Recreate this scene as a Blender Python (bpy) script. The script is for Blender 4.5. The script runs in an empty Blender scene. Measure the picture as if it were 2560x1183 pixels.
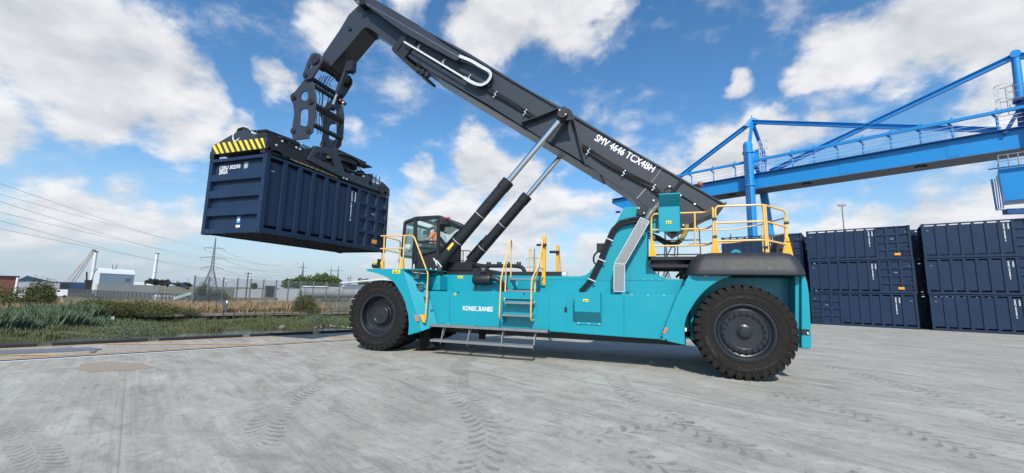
import bpy, bmesh, math, random
from mathutils import Vector, Matrix
random.seed(7)
R = math.radians
SC = bpy.context.scene
COL = SC.collection

# ------------------------------------------------------------------ camera (measured from the photograph)
F_PX, PITCH, ROLL, CAM_H = 1035.0, 0.1358, 0.0227, 1.8593
AXA = R(-19.38485)
CAM = Vector((8.2067, -10.9848, CAM_H))
def _w(v):      # camera-solve frame -> world frame (x along the machine, y away from the viewer)
    a, n = (math.cos(AXA), math.sin(AXA)), (-math.sin(AXA), math.cos(AXA))
    return Vector((v[0]*a[0]+v[1]*a[1], v[0]*n[0]+v[1]*n[1], v[2]))
_c, _s, _cr, _sr = math.cos(PITCH), math.sin(PITCH), math.cos(ROLL), math.sin(ROLL)
C_F = _w((0, _c, _s)); C_R = _w((_cr, -_s*_sr, _c*_sr)); C_U = _w((-_sr, -_s*_cr, _c*_cr))
cd = bpy.data.cameras.new('camera'); co = bpy.data.objects.new('camera', cd); COL.objects.link(co)
cd.sensor_width = 36; cd.lens = 36*F_PX/2560; cd.clip_start = .05; cd.clip_end = 30000
co.matrix_world = Matrix(((C_R.x, C_U.x, -C_F.x, CAM.x), (C_R.y, C_U.y, -C_F.y, CAM.y), (C_R.z, C_U.z, -C_F.z, CAM.z), (0, 0, 0, 1)))
SC.camera = co
# measuring helpers: a pixel of the 2560-wide photograph becomes a point on a known plane
def ray(u, v): return C_F + C_R*((u-1280)/F_PX) + C_U*((591.5-v)/F_PX)
def PY(u, v, y): d = ray(u, v); return CAM + d*((y-CAM.y)/d.y)
def PX(u, v, x): d = ray(u, v); return CAM + d*((x-CAM.x)/d.x)
def PZ(u, v, z): d = ray(u, v); return CAM + d*((z-CAM.z)/d.z)
def PD(u, v, D): d = ray(u, v); return CAM + d*(D/math.hypot(d.x, d.y))
def BD(u, D, z): p = PD(u, 700, D); return Vector((p.x, p.y, z))
def xz(pts, y): return [(p.x, p.z) for p in (PY(u, v, y) for u, v in pts)]

# ------------------------------------------------------------------ light
TO_SUN = Vector((.333, -1.03, 1.0)).normalized()
EL = math.asin(TO_SUN.z); AZ = math.atan2(TO_SUN.x, TO_SUN.y)
sd = bpy.data.lights.new('sun', 'SUN'); so = bpy.data.objects.new('sun', sd); COL.objects.link(so)
sd.energy = 4.8; sd.angle = R(.6); sd.color = (1, .95, .87)
so.rotation_euler = (-TO_SUN).to_track_quat('-Z', 'Y').to_euler()
SC.view_settings.view_transform = 'Standard'; SC.view_settings.look = 'None'
SC.view_settings.exposure = 0.0; SC.view_settings.gamma = 1; SC.view_settings.use_curve_mapping = False

class NT:
    def __init__(s, tree): s.t = tree; s.n = tree.nodes; s.l = tree.links
    def new(s, typ, **kw):
        n = s.n.new(typ)
        for k, v in kw.items():
            if k == 'i':
                for kk, vv in v.items():
                    if isinstance(vv, bpy.types.NodeSocket): s.l.new(vv, n.inputs[kk])
                    else: n.inputs[kk].default_value = vv
            else: setattr(n, k, v)
        return n
    def m(s, op, a, b=0.0, c=0.0, clamp=False):
        return s.new('ShaderNodeMath', operation=op, use_clamp=clamp, i={0: a, 1: b, 2: c}).outputs[0]
    def vm(s, op, a, b=(0, 0, 0), sc=1.0):
        n = s.new('ShaderNodeVectorMath', operation=op)
        s._set(n.inputs[0], a)
        if op == 'SCALE': s._set(n.inputs['Scale'], sc)
        else: s._set(n.inputs[1], b)
        return n
    def _set(s, sock, v):
        if isinstance(v, bpy.types.NodeSocket): s.l.new(v, sock)
        else: sock.default_value = v
    def mix(s, f, a, b): 
        n = s.new('ShaderNodeMix', data_type='RGBA'); 
        for sock, v in ((n.inputs[0], f), (n.inputs[6], a), (n.inputs[7], b)):
            if isinstance(v, bpy.types.NodeSocket): s.l.new(v, sock)
            else: sock.default_value = v if not isinstance(v, tuple) or len(v) == 4 else (*v, 1)
        return n.outputs[2]
    def noise(s, vec, scale, detail=4, rough=.5, dist=0, typ='FBM'):
        n = s.new('ShaderNodeTexNoise', noise_dimensions='3D', i={'Scale': scale, 'Detail': detail, 'Roughness': rough, 'Distortion': dist})
        s.l.new(vec, n.inputs['Vector']); return n.outputs[0]
    def ss(s, x, a, b):
        return s.new('ShaderNodeMapRange', interpolation_type='SMOOTHSTEP', i={0: x, 1: a, 2: b, 3: 0.0, 4: 1.0}).outputs[0]

# ------------------------------------------------------------------ sky: Nishita plus procedural cumulus placed by direction
W = bpy.data.worlds.new('World'); SC.world = W; W.use_nodes = True
k = NT(W.node_tree); k.n.clear()
sky = k.new('ShaderNodeTexSky', sky_type='NISHITA', sun_disc=False, sun_elevation=EL, sun_rotation=AZ, altitude=0, air_density=1.0, dust_density=.6, ozone_density=2.2)
tc = k.new('ShaderNodeTexCoord').outputs['Generated']
sx = k.new('ShaderNodeSeparateXYZ', i={0: tc})
zc = k.m('MAXIMUM', sx.outputs[2], 0.0)
CLOUDS = [  # (u, v, radius px, weight) in the photo's frame, stored as directions
 (120,130,210,1.0),(330,170,170,1.0),(60,30,190,1.0),(470,270,110,.9),(230,280,120,.9),(400,330,100,.8),(600,340,85,.8),(500,200,60,.5),(30,250,80,.3),
 (120,500,120,.75),(260,530,110,.7),(350,560,80,.7),(40,560,90,.5),(200,620,200,.42),(470,550,80,.55),
 (840,25,100,.75),(1000,5,90,.6),(1240,60,130,.85),(1420,40,140,.95),(1530,40,70,.7),(1180,90,80,.6),(1340,120,70,.5),
 (685,205,60,.75),(885,285,45,.5),(1180,360,45,.55),(850,380,60,.3),
 (1040,425,45,.75),(1190,450,95,.95),(1290,480,95,.9),(1390,500,80,.7),(1120,540,130,.85),(1300,580,140,.75),(1480,520,80,.5),(950,560,100,.5),(1060,480,60,.7),(1000,640,160,.5),
 (2130,130,120,.95),(2250,90,140,1.0),(2420,90,160,1.0),(2560,200,150,.95),(2040,190,60,.7),(1875,230,38,.8),(2330,30,150,.9),(2440,280,100,.75),(2260,200,90,.7),(2540,20,160,.9),(2000,225,40,.6),
 (1790,400,90,.9),(1930,365,85,.85),(2030,350,50,.6),(1700,440,70,.7),(1850,480,90,.5),(2130,480,40,.5),(2180,330,50,.4),
 (2080,560,70,.7),(2200,560,95,.85),(2340,545,110,.85),(2480,520,100,.85),(2590,480,90,.7),(1950,560,80,.5),(1500,640,200,.45),(2100,640,200,.5),(2460,640,160,.6),
 (2720,300,200,.8),(-150,300,200,.8),(-200,100,250,.8)]
warpn = k.new('ShaderNodeTexNoise', i={'Scale': 5.0, 'Detail': 5.0, 'Roughness': .6}); k.l.new(tc, warpn.inputs['Vector'])
wv = k.vm('SUBTRACT', warpn.outputs['Color'], (.5, .5, .5))
warp = k.vm('SCALE', wv.outputs[0], sc=.17)
dirw = k.vm('ADD', tc, warp.outputs[0]).outputs[0]
acc = None
for (u, v, r, wgt) in CLOUDS:
    d = ray(u, v).normalized(); ang = r/F_PX*(ray(u, v).dot(C_F)/ray(u, v).length)**1.3
    dist = k.vm('DISTANCE', dirw, tuple(d)).outputs['Value']
    q = k.m('DIVIDE', dist, ang*1.15)
    g = k.m('MULTIPLY', k.m('SUBTRACT', 1.0, k.m('MULTIPLY', q, q), clamp=True), wgt)
    acc = g if acc is None else k.m('SMOOTH_MAX', acc, g, .25)
# cloud-plane coordinates so that the texture shrinks towards the horizon
den = k.m('ADD', zc, .22)
wf = k.m('POWER', k.m('ADD', zc, .18), -.45)
cp = k.new('ShaderNodeCombineXYZ', i={0: k.m('MULTIPLY', sx.outputs[0], wf), 1: k.m('MULTIPLY', sx.outputs[1], wf), 2: k.m('MULTIPLY', sx.outputs[2], k.m('MULTIPLY', wf, 1.9))}).outputs[0]
nf = k.noise(cp, 5.0, 10, .60, .15)
nf2 = k.noise(cp, 2.0, 3, .5)
den_f = k.m('ADD', k.m('ADD', acc, k.m('MULTIPLY', k.m('SUBTRACT', nf, .5), 1.65)), k.m('MULTIPLY', k.m('SUBTRACT', nf2, .5), .5))
mask = k.ss(den_f, .20, .74)
up = k.vm('ADD', cp, (.015, -.04, .06)).outputs[0]
nfu = k.noise(up, 5.0, 6, .55, .15)
shade = k.m('ADD', .62, k.m('MULTIPLY', k.m('SUBTRACT', nf, nfu), 2.4))
thick = k.ss(den_f, .75, 1.5)
shade = k.m('SUBTRACT', shade, k.m('MULTIPLY', thick, .34), clamp=True)
ccol = k.mix(shade, (.56, .585, .63), (.96, .96, .97))
hs = k.new('ShaderNodeHueSaturation', i={'Saturation': 1.22, 'Value': 1.0, 'Color': sky.outputs[0]})
skyc = k.vm('MULTIPLY', k.vm('SCALE', hs.outputs[0], sc=.165).outputs[0], (.86, 1.02, 1.04)).outputs[0]
hz = k.m('SUBTRACT', 1.0, k.ss(sx.outputs[2], -.02, .30))
skyc = k.mix(k.m('MULTIPLY', hz, .74), skyc, (.53, .63, .78))
final = k.mix(k.m('MULTIPLY', mask, .96), skyc, ccol)
haze_w = k.m('SUBTRACT', 1.0, k.ss(sx.outputs[2], -.03, .13))
final = k.mix(k.m('MULTIPLY', haze_w, .45), final, (.58, .66, .76))
bg = k.new('ShaderNodeBackground', i={'Color': final, 'Strength': 1.0})
k.l.new(bg.outputs[0], k.new('ShaderNodeOutputWorld').inputs[0])
W.cycles.sampling_method = 'MANUAL'; W.cycles.sample_map_resolution = 512

# ------------------------------------------------------------------ materials
MATS = {}
def mat(name, col, rough=.5, metal=0, var=.06, dirt=0.0, dirtcol=(.25, .22, .18), coat=0, scale=1.5, bump=0, spec=.5, alpha=None, bscale=None, aniso=None):
    if name in MATS: return MATS[name]
    m = bpy.data.materials.new(name); m.use_nodes = True; k = NT(m.node_tree)
    b = k.n['Principled BSDF']
    g = k.new('ShaderNodeNewGeometry'); pos = g.outputs['Position']
    n1 = k.noise(pos, scale, 5, .6)
    lo = tuple(c*(1-var*2) for c in col); hi = tuple(min(1, c*(1+var*2)) for c in col)
    cc = k.mix(n1, lo, hi)
    if dirt:
        n2 = k.noise(pos, scale*2.7, 8, .7)
        cc = k.mix(k.m('MULTIPLY', k.ss(n2, .5, .75), dirt), cc, dirtcol)
    k.l.new(cc, b.inputs['Base Color'])
    n3 = k.noise(pos, scale*5, 3, .6)
    k.l.new(k.m('ADD', rough-.08, k.m('MULTIPLY', n3, .16)), b.inputs['Roughness'])
    b.inputs['Metallic'].default_value = metal; b.inputs['Coat Weight'].default_value = coat
    b.inputs['Coat Roughness'].default_value = .12; b.inputs['Specular IOR Level'].default_value = spec
    if bump:
        bp = k.new('ShaderNodeBump', i={'Strength': bump, 'Distance': .02, 'Height': k.noise(pos, bscale or scale*12, 4, .6)})
        k.l.new(bp.outputs[0], b.inputs['Normal'])
    MATS[name] = m; return m
CYAN = mat('cyan_paint', (.0, .285, .365), .40, coat=.25, var=.05, dirt=.16, dirtcol=(.10, .31, .35), scale=.8)
DARK = mat('charcoal_paint', (.028, .033, .042), .42, coat=.15, var=.08, dirt=.25, dirtcol=(.05, .05, .052), scale=1.2)
DARK2 = mat('black_steel', (.016, .017, .02), .45, var=.1, dirt=.3, dirtcol=(.04, .038, .035), scale=2)
COVER = mat('cover_plastic', (.018, .021, .026), .58, var=.06, dirt=.2, dirtcol=(.04, .04, .042), scale=2)
YEL = mat('yellow_paint', (.80, .40, .02), .4, coat=.2, var=.04, dirt=.2, dirtcol=(.5, .35, .1), scale=4)
RAILY = mat('rail_yellow_paint', (.78, .46, .12), .4, coat=.2, var=.05, dirt=.2, dirtcol=(.5, .35, .1), scale=4)
RUB = mat('rubber', (.013, .0125, .013), .75, var=.1, dirt=.4, dirtcol=(.032, .029, .027), scale=3, bump=.25, spec=.22)
RUBD = mat('dusty_rubber', (.018, .0165, .016), .85, var=.12, dirt=.6, dirtcol=(.045, .038, .033), scale=4, bump=.25, spec=.18)
RIMM = mat('rim_paint', (.012, .015, .021), .36, var=.06, coat=.25, dirt=.2, dirtcol=(.05, .05, .05), scale=3)
HOSE = mat('hose_rubber', (.012, .012, .014), .4, var=.05)
CHROME = mat('chrome', (.82, .82, .82), .13, metal=1, var=.02)
GALV = mat('galvanised_steel', (.34, .345, .35), .45, metal=.75, var=.12, scale=6, dirt=.2, dirtcol=(.25, .25, .24))
EXH = mat('exhaust_steel', (.34, .30, .25), .4, metal=.8, var=.2, scale=5)
WHITE = mat('white_paint', (.78, .78, .78), .5, var=.02)
SILV = mat('zinc_clip', (.75, .76, .76), .35, metal=.3, var=.05)
ORG = mat('orange_reflector', (.85, .16, .03), .35, var=.05)
HAZY = mat('hazard_yellow', (.85, .62, .03), .45, var=.06, dirt=.25, dirtcol=(.6, .45, .1), scale=5)
NAVY = mat('navy_paint', (.010, .027, .066), .5, coat=.05, spec=.35, var=.14, dirt=.38, dirtcol=(.032, .05, .085), scale=1.6)
NAVYD = mat('navy_underside', (.02, .022, .03), .7, var=.15, dirt=.4, dirtcol=(.05, .045, .04), scale=2)
BLUE = mat('crane_blue_paint', (.01, .245, .60), .42, coat=.2, var=.04, dirt=.1, dirtcol=(.05, .2, .45), scale=.4)
GREYM = mat('grey_metal', (.25, .26, .27), .5, metal=.4, var=.1)
SEATM = mat('seat_fabric', (.02, .02, .022), .9, var=.1)
VEST = mat('orange_fabric', (1.0, .20, .03), .8, var=.08, scale=12)
VGREY = mat('reflective_grey_fabric', (.32, .31, .30), .6, var=.05)
SKIN = mat('skin', (.5, .27, .18), .55, var=.04)
HAIR = mat('hair', (.05, .035, .025), .8, var=.1)
RED = mat('lamp_red', (.35, .03, .03), .3, var=.05)
BRASS = mat('beacon_brown', (.22, .08, .04), .3, var=.2)
YELSTK = mat('sticker_yellow', (.85, .65, .05), .5, var=.03)
STKW = mat('sticker_white', (.7, .7, .68), .5, var=.03)
STKB = mat('sticker_blue', (.1, .3, .7), .5, var=.03)
SLEEVE = mat('tan_sleeve', (.32, .23, .05), .7, var=.25, scale=14)
mat('void_black', (.003, .003, .003), .9, var=0)
def glass_mat():
    m = bpy.data.materials.new('tinted_glass'); m.use_nodes = True; k = NT(m.node_tree); k.n.clear()
    tr = k.new('ShaderNodeBsdfTransparent', i={'Color': (.86, .96, .95, 1)})
    gl = k.new('ShaderNodeBsdfGlossy', i={'Color': (.75, .95, .92, 1), 'Roughness': .03})
    df = k.new('ShaderNodeBsdfDiffuse', i={'Color': (.35, .62, .60, 1)})
    fr = k.new('ShaderNodeFresnel', i={'IOR': 1.5})
    a = k.new('ShaderNodeMixShader', i={0: .07, 1: tr.outputs[0], 2: df.outputs[0]})
    b = k.new('ShaderNodeMixShader', i={0: k.m('MULTIPLY', fr.outputs[0], .7, clamp=True), 1: a.outputs[0], 2: gl.outputs[0]})
    k.l.new(b.outputs[0], k.new('ShaderNodeOutputMaterial').inputs[0]); return m
GLASS = glass_mat()
def mesh_mat(name, col, sc, fill, rough=.5, metal=.5):   # perforated or woven sheet: see-through between the wires
    m = bpy.data.materials.new(name); m.use_nodes = True; k = NT(m.node_tree); b = k.n['Principled BSDF']
    b.inputs['Base Color'].default_value = (*col, 1); b.inputs['Roughness'].default_value = rough; b.inputs['Metallic'].default_value = metal
    g = k.new('ShaderNodeNewGeometry').outputs['Position']
    s = k.new('ShaderNodeSeparateXYZ', i={0: k.vm('SCALE', g, sc=sc).outputs[0]})
    h = k.m('ADD', s.outputs[0], s.outputs[1])
    a = k.m('LESS_THAN', k.m('FRACT', h), fill); c = k.m('LESS_THAN', k.m('FRACT', s.outputs[2]), fill)
    k.l.new(k.m('MAXIMUM', a, c), b.inputs['Alpha']); return m
PERF = mesh_mat('perforated_sheet', (.36, .36, .36), 30, .50)

# ------------------------------------------------------------------ mesh builder
class MB:
    def __init__(s): s.v = []; s.f = []; s.mi = []; s.cur = 0
    def add(s, vs, fs):
        o = len(s.v); s.v += [tuple(v) for v in vs]; s.f += [tuple(i+o for i in f) for f in fs]; s.mi += [s.cur]*len(fs); return s
    def box(s, a, b, M=None):
        x0, y0, z0 = a; x1, y1, z1 = b
        vs = [Vector(p) for p in ((x0,y0,z0),(x1,y0,z0),(x1,y1,z0),(x0,y1,z0),(x0,y0,z1),(x1,y0,z1),(x1,y1,z1),(x0,y1,z1))]
        if M: vs = [M @ v for v in vs]
        return s.add(vs, [(0,3,2,1),(4,5,6,7),(0,1,5,4),(1,2,6,5),(2,3,7,6),(3,0,4,7)])
    def beam(s, p, q, w, h, up=(0, 0, 1), ext=0):
        p = Vector(p); q = Vector(q); d = (q-p); L = d.length; d.normalize()
        u = Vector(up); sd_ = d.cross(u)
        if sd_.length < 1e-4: sd_ = d.cross(Vector((0, 1, 0)))
        sd_.normalize(); u = sd_.cross(d); p = p-d*ext; q = q+d*ext
        vs = []
        for e in (p, q):
            for a, b in ((-1,-1),(1,-1),(1,1),(-1,1)): vs.append(e+sd_*(a*w/2)+u*(b*h/2))
        return s.add(vs, [(0,1,2,3),(7,6,5,4),(0,4,5,1),(1,5,6,2),(2,6,7,3),(3,7,4,0)])
    def cyl(s, p, q, r, r2=None, n=16, cap=True):
        r2 = r if r2 is None else r2; p = Vector(p); q = Vector(q); d = (q-p).normalized()
        a = d.orthogonal().normalized(); b = d.cross(a); vs = []
        for e, rr in ((p, r), (q, r2)):
            for i in range(n): t = 2*math.pi*i/n; vs.append(e+a*(rr*math.cos(t))+b*(rr*math.sin(t)))
        fs = [(i, (i+1) % n, n+(i+1) % n, n+i) for i in range(n)]
        if cap: fs += [tuple(range(n-1, -1, -1)), tuple(range(n, 2*n))]
        return s.add(vs, fs)
    def tube(s, pts, r, n=8, rnd=0, closed=False):
        P = [Vector(p) for p in pts]
        if rnd:
            Q = [P[0]]
            for i in range(1, len(P)-1):
                a, b, c = P[i-1], P[i], P[i+1]; d1 = (a-b); d2 = (c-b)
                rr = min(rnd, d1.length*.45, d2.length*.45); s1 = b+d1.normalized()*rr; s2 = b+d2.normalized()*rr
                for t in (0, .25, .5, .75, 1): Q.append(s1*(1-t)**2+b*2*t*(1-t)+s2*t*t)
            Q.append(P[-1]); P = Q
        vs = []; prev = None
        for i, p in enumerate(P):
            d = (P[min(i+1, len(P)-1)]-P[max(i-1, 0)])
            d = d.normalized() if d.length > 1e-9 else Vector((1, 0, 0))
            if prev is None: a = d.orthogonal().normalized()
            else:
                a = prev - d*prev.dot(d); a = a.normalized() if a.length > 1e-6 else d.orthogonal().normalized()
            prev = a; b = d.cross(a)
            rr = r[min(len(r)-1, i*len(r)//len(P))] if isinstance(r, (list, tuple)) else r
            for j in range(n): t = 2*math.pi*j/n; vs.append(p+a*(rr*math.cos(t))+b*(rr*math.sin(t)))
        fs = [(i*n+j, i*n+(j+1) % n, (i+1)*n+(j+1) % n, (i+1)*n+j) for i in range(len(P)-1) for j in range(n)]
        fs += [tuple(range(n-1, -1, -1)), tuple(range((len(P)-1)*n, len(P)*n))]
        return s.add(vs, fs)
    def lathe(s, prof, c, n=48, axis='y', closed=False):   # prof: (radius, offset along axis)
        c = Vector(c); vs = []; m = len(prof)
        for i in range(n):
            t = 2*math.pi*i/n; ct, st = math.cos(t), math.sin(t)
            for r, o in prof:
                vs.append(c+(Vector((r*ct, o, r*st)) if axis == 'y' else Vector((r*ct, r*st, o)) if axis == 'z' else Vector((o, r*ct, r*st))))
        fs = []
        for i in range(n):
            j = (i+1) % n
            for a in range(m-1 if not closed else m):
                b = (a+1) % m; fs.append((i*m+a, j*m+a, j*m+b, i*m+b))
        return s.add(vs, fs)
    def prism(s, loops, f0, f1):     # loops of 2-D points (first outer, rest holes); f0/f1 map (a, b) to the two faces
        bm = bmesh.new(); allv = []; base = 0; lens = []
        edges = []
        for lp in loops:
            vv = [bm.verts.new((p[0], p[1], 0)) for p in lp]
            edges += [bm.edges.new((vv[i], vv[(i+1) % len(vv)])) for i in range(len(vv))]
            allv += list(lp); lens.append(len(lp))
        bm.verts.index_update()
        bmesh.ops.triangle_fill(bm, use_beauty=True, use_dissolve=False, edges=edges)
        tris = [tuple(v.index for v in f.verts) for f in bm.faces]; bm.free()
        N = len(allv); vs = [f0(*p) for p in allv]+[f1(*p) for p in allv]
        fs = [t for t in tris]+[tuple(i+N for i in reversed(t)) for t in tris]
        o = 0
        for L in lens:
            fs += [(o+i, o+(i+1) % L, N+o+(i+1) % L, N+o+i) for i in range(L)]; o += L
        return s.add(vs, fs)
    def py(s, loop, y0, y1, holes=()): return s.prism([loop]+list(holes), lambda a, b: (a, y0, b), lambda a, b: (a, y1, b))
    def px(s, loop, x0, x1, holes=()): return s.prism([loop]+list(holes), lambda a, b: (x0, a, b), lambda a, b: (x1, a, b))
    def pz(s, loop, z0, z1, holes=()): return s.prism([loop]+list(holes), lambda a, b: (a, b, z0), lambda a, b: (a, b, z1))
    def build(s, name, m, parent=None, bevel=0, smooth=True, ang=35, label=None, recalc=True):
        me = bpy.data.meshes.new(name); me.from_pydata(s.v, [], s.f)
        ms = m if isinstance(m, (list, tuple)) else [m]
        for x in ms: me.materials.append(x)
        if len(ms) > 1: me.polygons.foreach_set('material_index', s.mi)
        if recalc:
            bm = bmesh.new(); bm.from_mesh(me); bmesh.ops.recalc_face_normals(bm, faces=bm.faces); bm.to_mesh(me); bm.free()
        if smooth:
            me.polygons.foreach_set('use_smooth', [True]*len(me.polygons)); me.set_sharp_from_angle(angle=R(ang))
        me.update()
        o = bpy.data.objects.new(name, me); COL.objects.link(o)
        if parent is not None: attach(o, parent)
        if bevel:
            b = o.modifiers.new('bevel', 'BEVEL'); b.width = bevel; b.segments = 2; b.limit_method = 'ANGLE'; b.angle_limit = R(40); b.harden_normals = True
        if label: o['label'] = label
        return o
def pieces(mb, tol=.02):
    """the separate pieces of a builder, as builders of their own"""
    par = list(range(len(mb.v)))
    def find(a):
        while par[a] != a: par[a] = par[par[a]]; a = par[a]
        return a
    for f in mb.f:
        r = find(f[0])
        for i in f[1:]: par[find(i)] = r
    gr = {}
    for i in range(len(mb.v)): gr.setdefault(find(i), []).append(i)
    bx = []
    for g in gr.values():
        P = [mb.v[i] for i in g]; bx.append([[min(p[k] for p in P)-tol for k in range(3)], [max(p[k] for p in P)+tol for k in range(3)], set(g)])
    done = False
    while not done:
        done = True
        for i in range(len(bx)):
            for j in range(i+1, len(bx)):
                if all(bx[i][0][k] <= bx[j][1][k] and bx[j][0][k] <= bx[i][1][k] for k in range(3)):
                    bx[i] = [[min(bx[i][0][k], bx[j][0][k]) for k in range(3)], [max(bx[i][1][k], bx[j][1][k]) for k in range(3)], bx[i][2] | bx[j][2]]; del bx[j]; done = False; break
            if not done: break
    out = []
    for b in bx:
        ids = sorted(b[2]); mp = {q: n for n, q in enumerate(ids)}; m = MB(); m.v = [mb.v[q] for q in ids]; m.f = [tuple(mp[i] for i in f) for f in mb.f if f[0] in b[2]]; m.mi = [0]*len(m.f); out.append(m)
    return out
def build_each(mb, name, m, parent, tol=.02, **kw):
    return [p.build(name, m, parent, **kw) for p in pieces(mb, tol)]
def attach(o, p):
    M = o.matrix_world.copy(); o.parent = p; o.matrix_parent_inverse = world(p).inverted()
def world(o):
    return world(o.parent) @ o.matrix_parent_inverse @ o.matrix_basis if o.parent else o.matrix_basis.copy()
def thing(name, label, cat, loc=(0, 0, 0), group=None, rz=0):
    o = bpy.data.objects.new(name, None); COL.objects.link(o); o.location = loc; o.rotation_euler = (0, 0, rz)
    o.empty_display_size = .3; o['label'] = label; o['category'] = cat
    if group: o['group'] = group
    return o
def tag(o, label, cat, group=None):
    o['label'] = label; o['category'] = cat
    if group: o['group'] = group
    return o
def struct(o): o['kind'] = 'structure'; return o
def stuff(o, label, cat): o['kind'] = 'stuff'; return tag(o, label, cat)
def copy_tree(o, parent=None):
    c = o.copy(); COL.objects.link(c)
    if parent is not None: c.parent = parent; c.matrix_parent_inverse = o.matrix_parent_inverse.copy()
    for ch in list(o.children): copy_tree(ch, c)
    return c
def circ(c, r, n=20): return [(c[0]+r*math.cos(2*math.pi*i/n), c[1]+r*math.sin(2*math.pi*i/n)) for i in range(n)]
def text_mesh(body, size, bold=0, spacing=1, extrude=.001, align='LEFT'):
    cu = bpy.data.curves.new('t', 'FONT'); cu.body = body; cu.size = size; cu.space_character = spacing
    cu.extrude = extrude; cu.align_x = align; cu.resolution_u = 3
    to = bpy.data.objects.new('t', cu); COL.objects.link(to)
    dg = bpy.context.evaluated_depsgraph_get(); dg.update()
    me = bpy.data.meshes.new_from_object(to.evaluated_get(dg)); bpy.data.objects.remove(to); bpy.data.curves.remove(cu)
    if bold:
        bm = bmesh.new()
        for i, (dx, dy) in enumerate(((0, 0), (1, 0), (-1, 0), (0, 1), (0, -1), (.7, .7), (-.7, .7), (.7, -.7), (-.7, -.7))):
            m2 = me.copy(); m2.transform(Matrix.Translation((dx*bold, dy*bold, -.0003*i))); bm.from_mesh(m2); bpy.data.meshes.remove(m2)
        bm.to_mesh(me); bm.free()
    return me
def text(name, body, size, origin, xdir, updir, m, parent, bold=0, spacing=1, align='LEFT', xs=1.0, fit=None):
    me = text_mesh(body, size, bold, spacing, align=align)
    if fit: X_ = [v.co.x for v in me.vertices]; xs = fit/(max(X_)-min(X_)); me.transform(Matrix.Translation((-min(X_), 0, 0)))
    me.name = name; me.materials.clear(); me.materials.append(m)
    xd = Vector(xdir).normalized(); ud = Vector(updir); ud = (ud-xd*ud.dot(xd)).normalized(); nd = xd.cross(ud)
    M = Matrix(((xd.x*xs, ud.x, nd.x, origin[0]), (xd.y*xs, ud.y, nd.y, origin[1]), (xd.z*xs, ud.z, nd.z, origin[2]), (0, 0, 0, 1)))
    me.transform(M); o = bpy.data.objects.new(name, me); COL.objects.link(o)
    if parent is not None: attach(o, parent)
    return o

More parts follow.
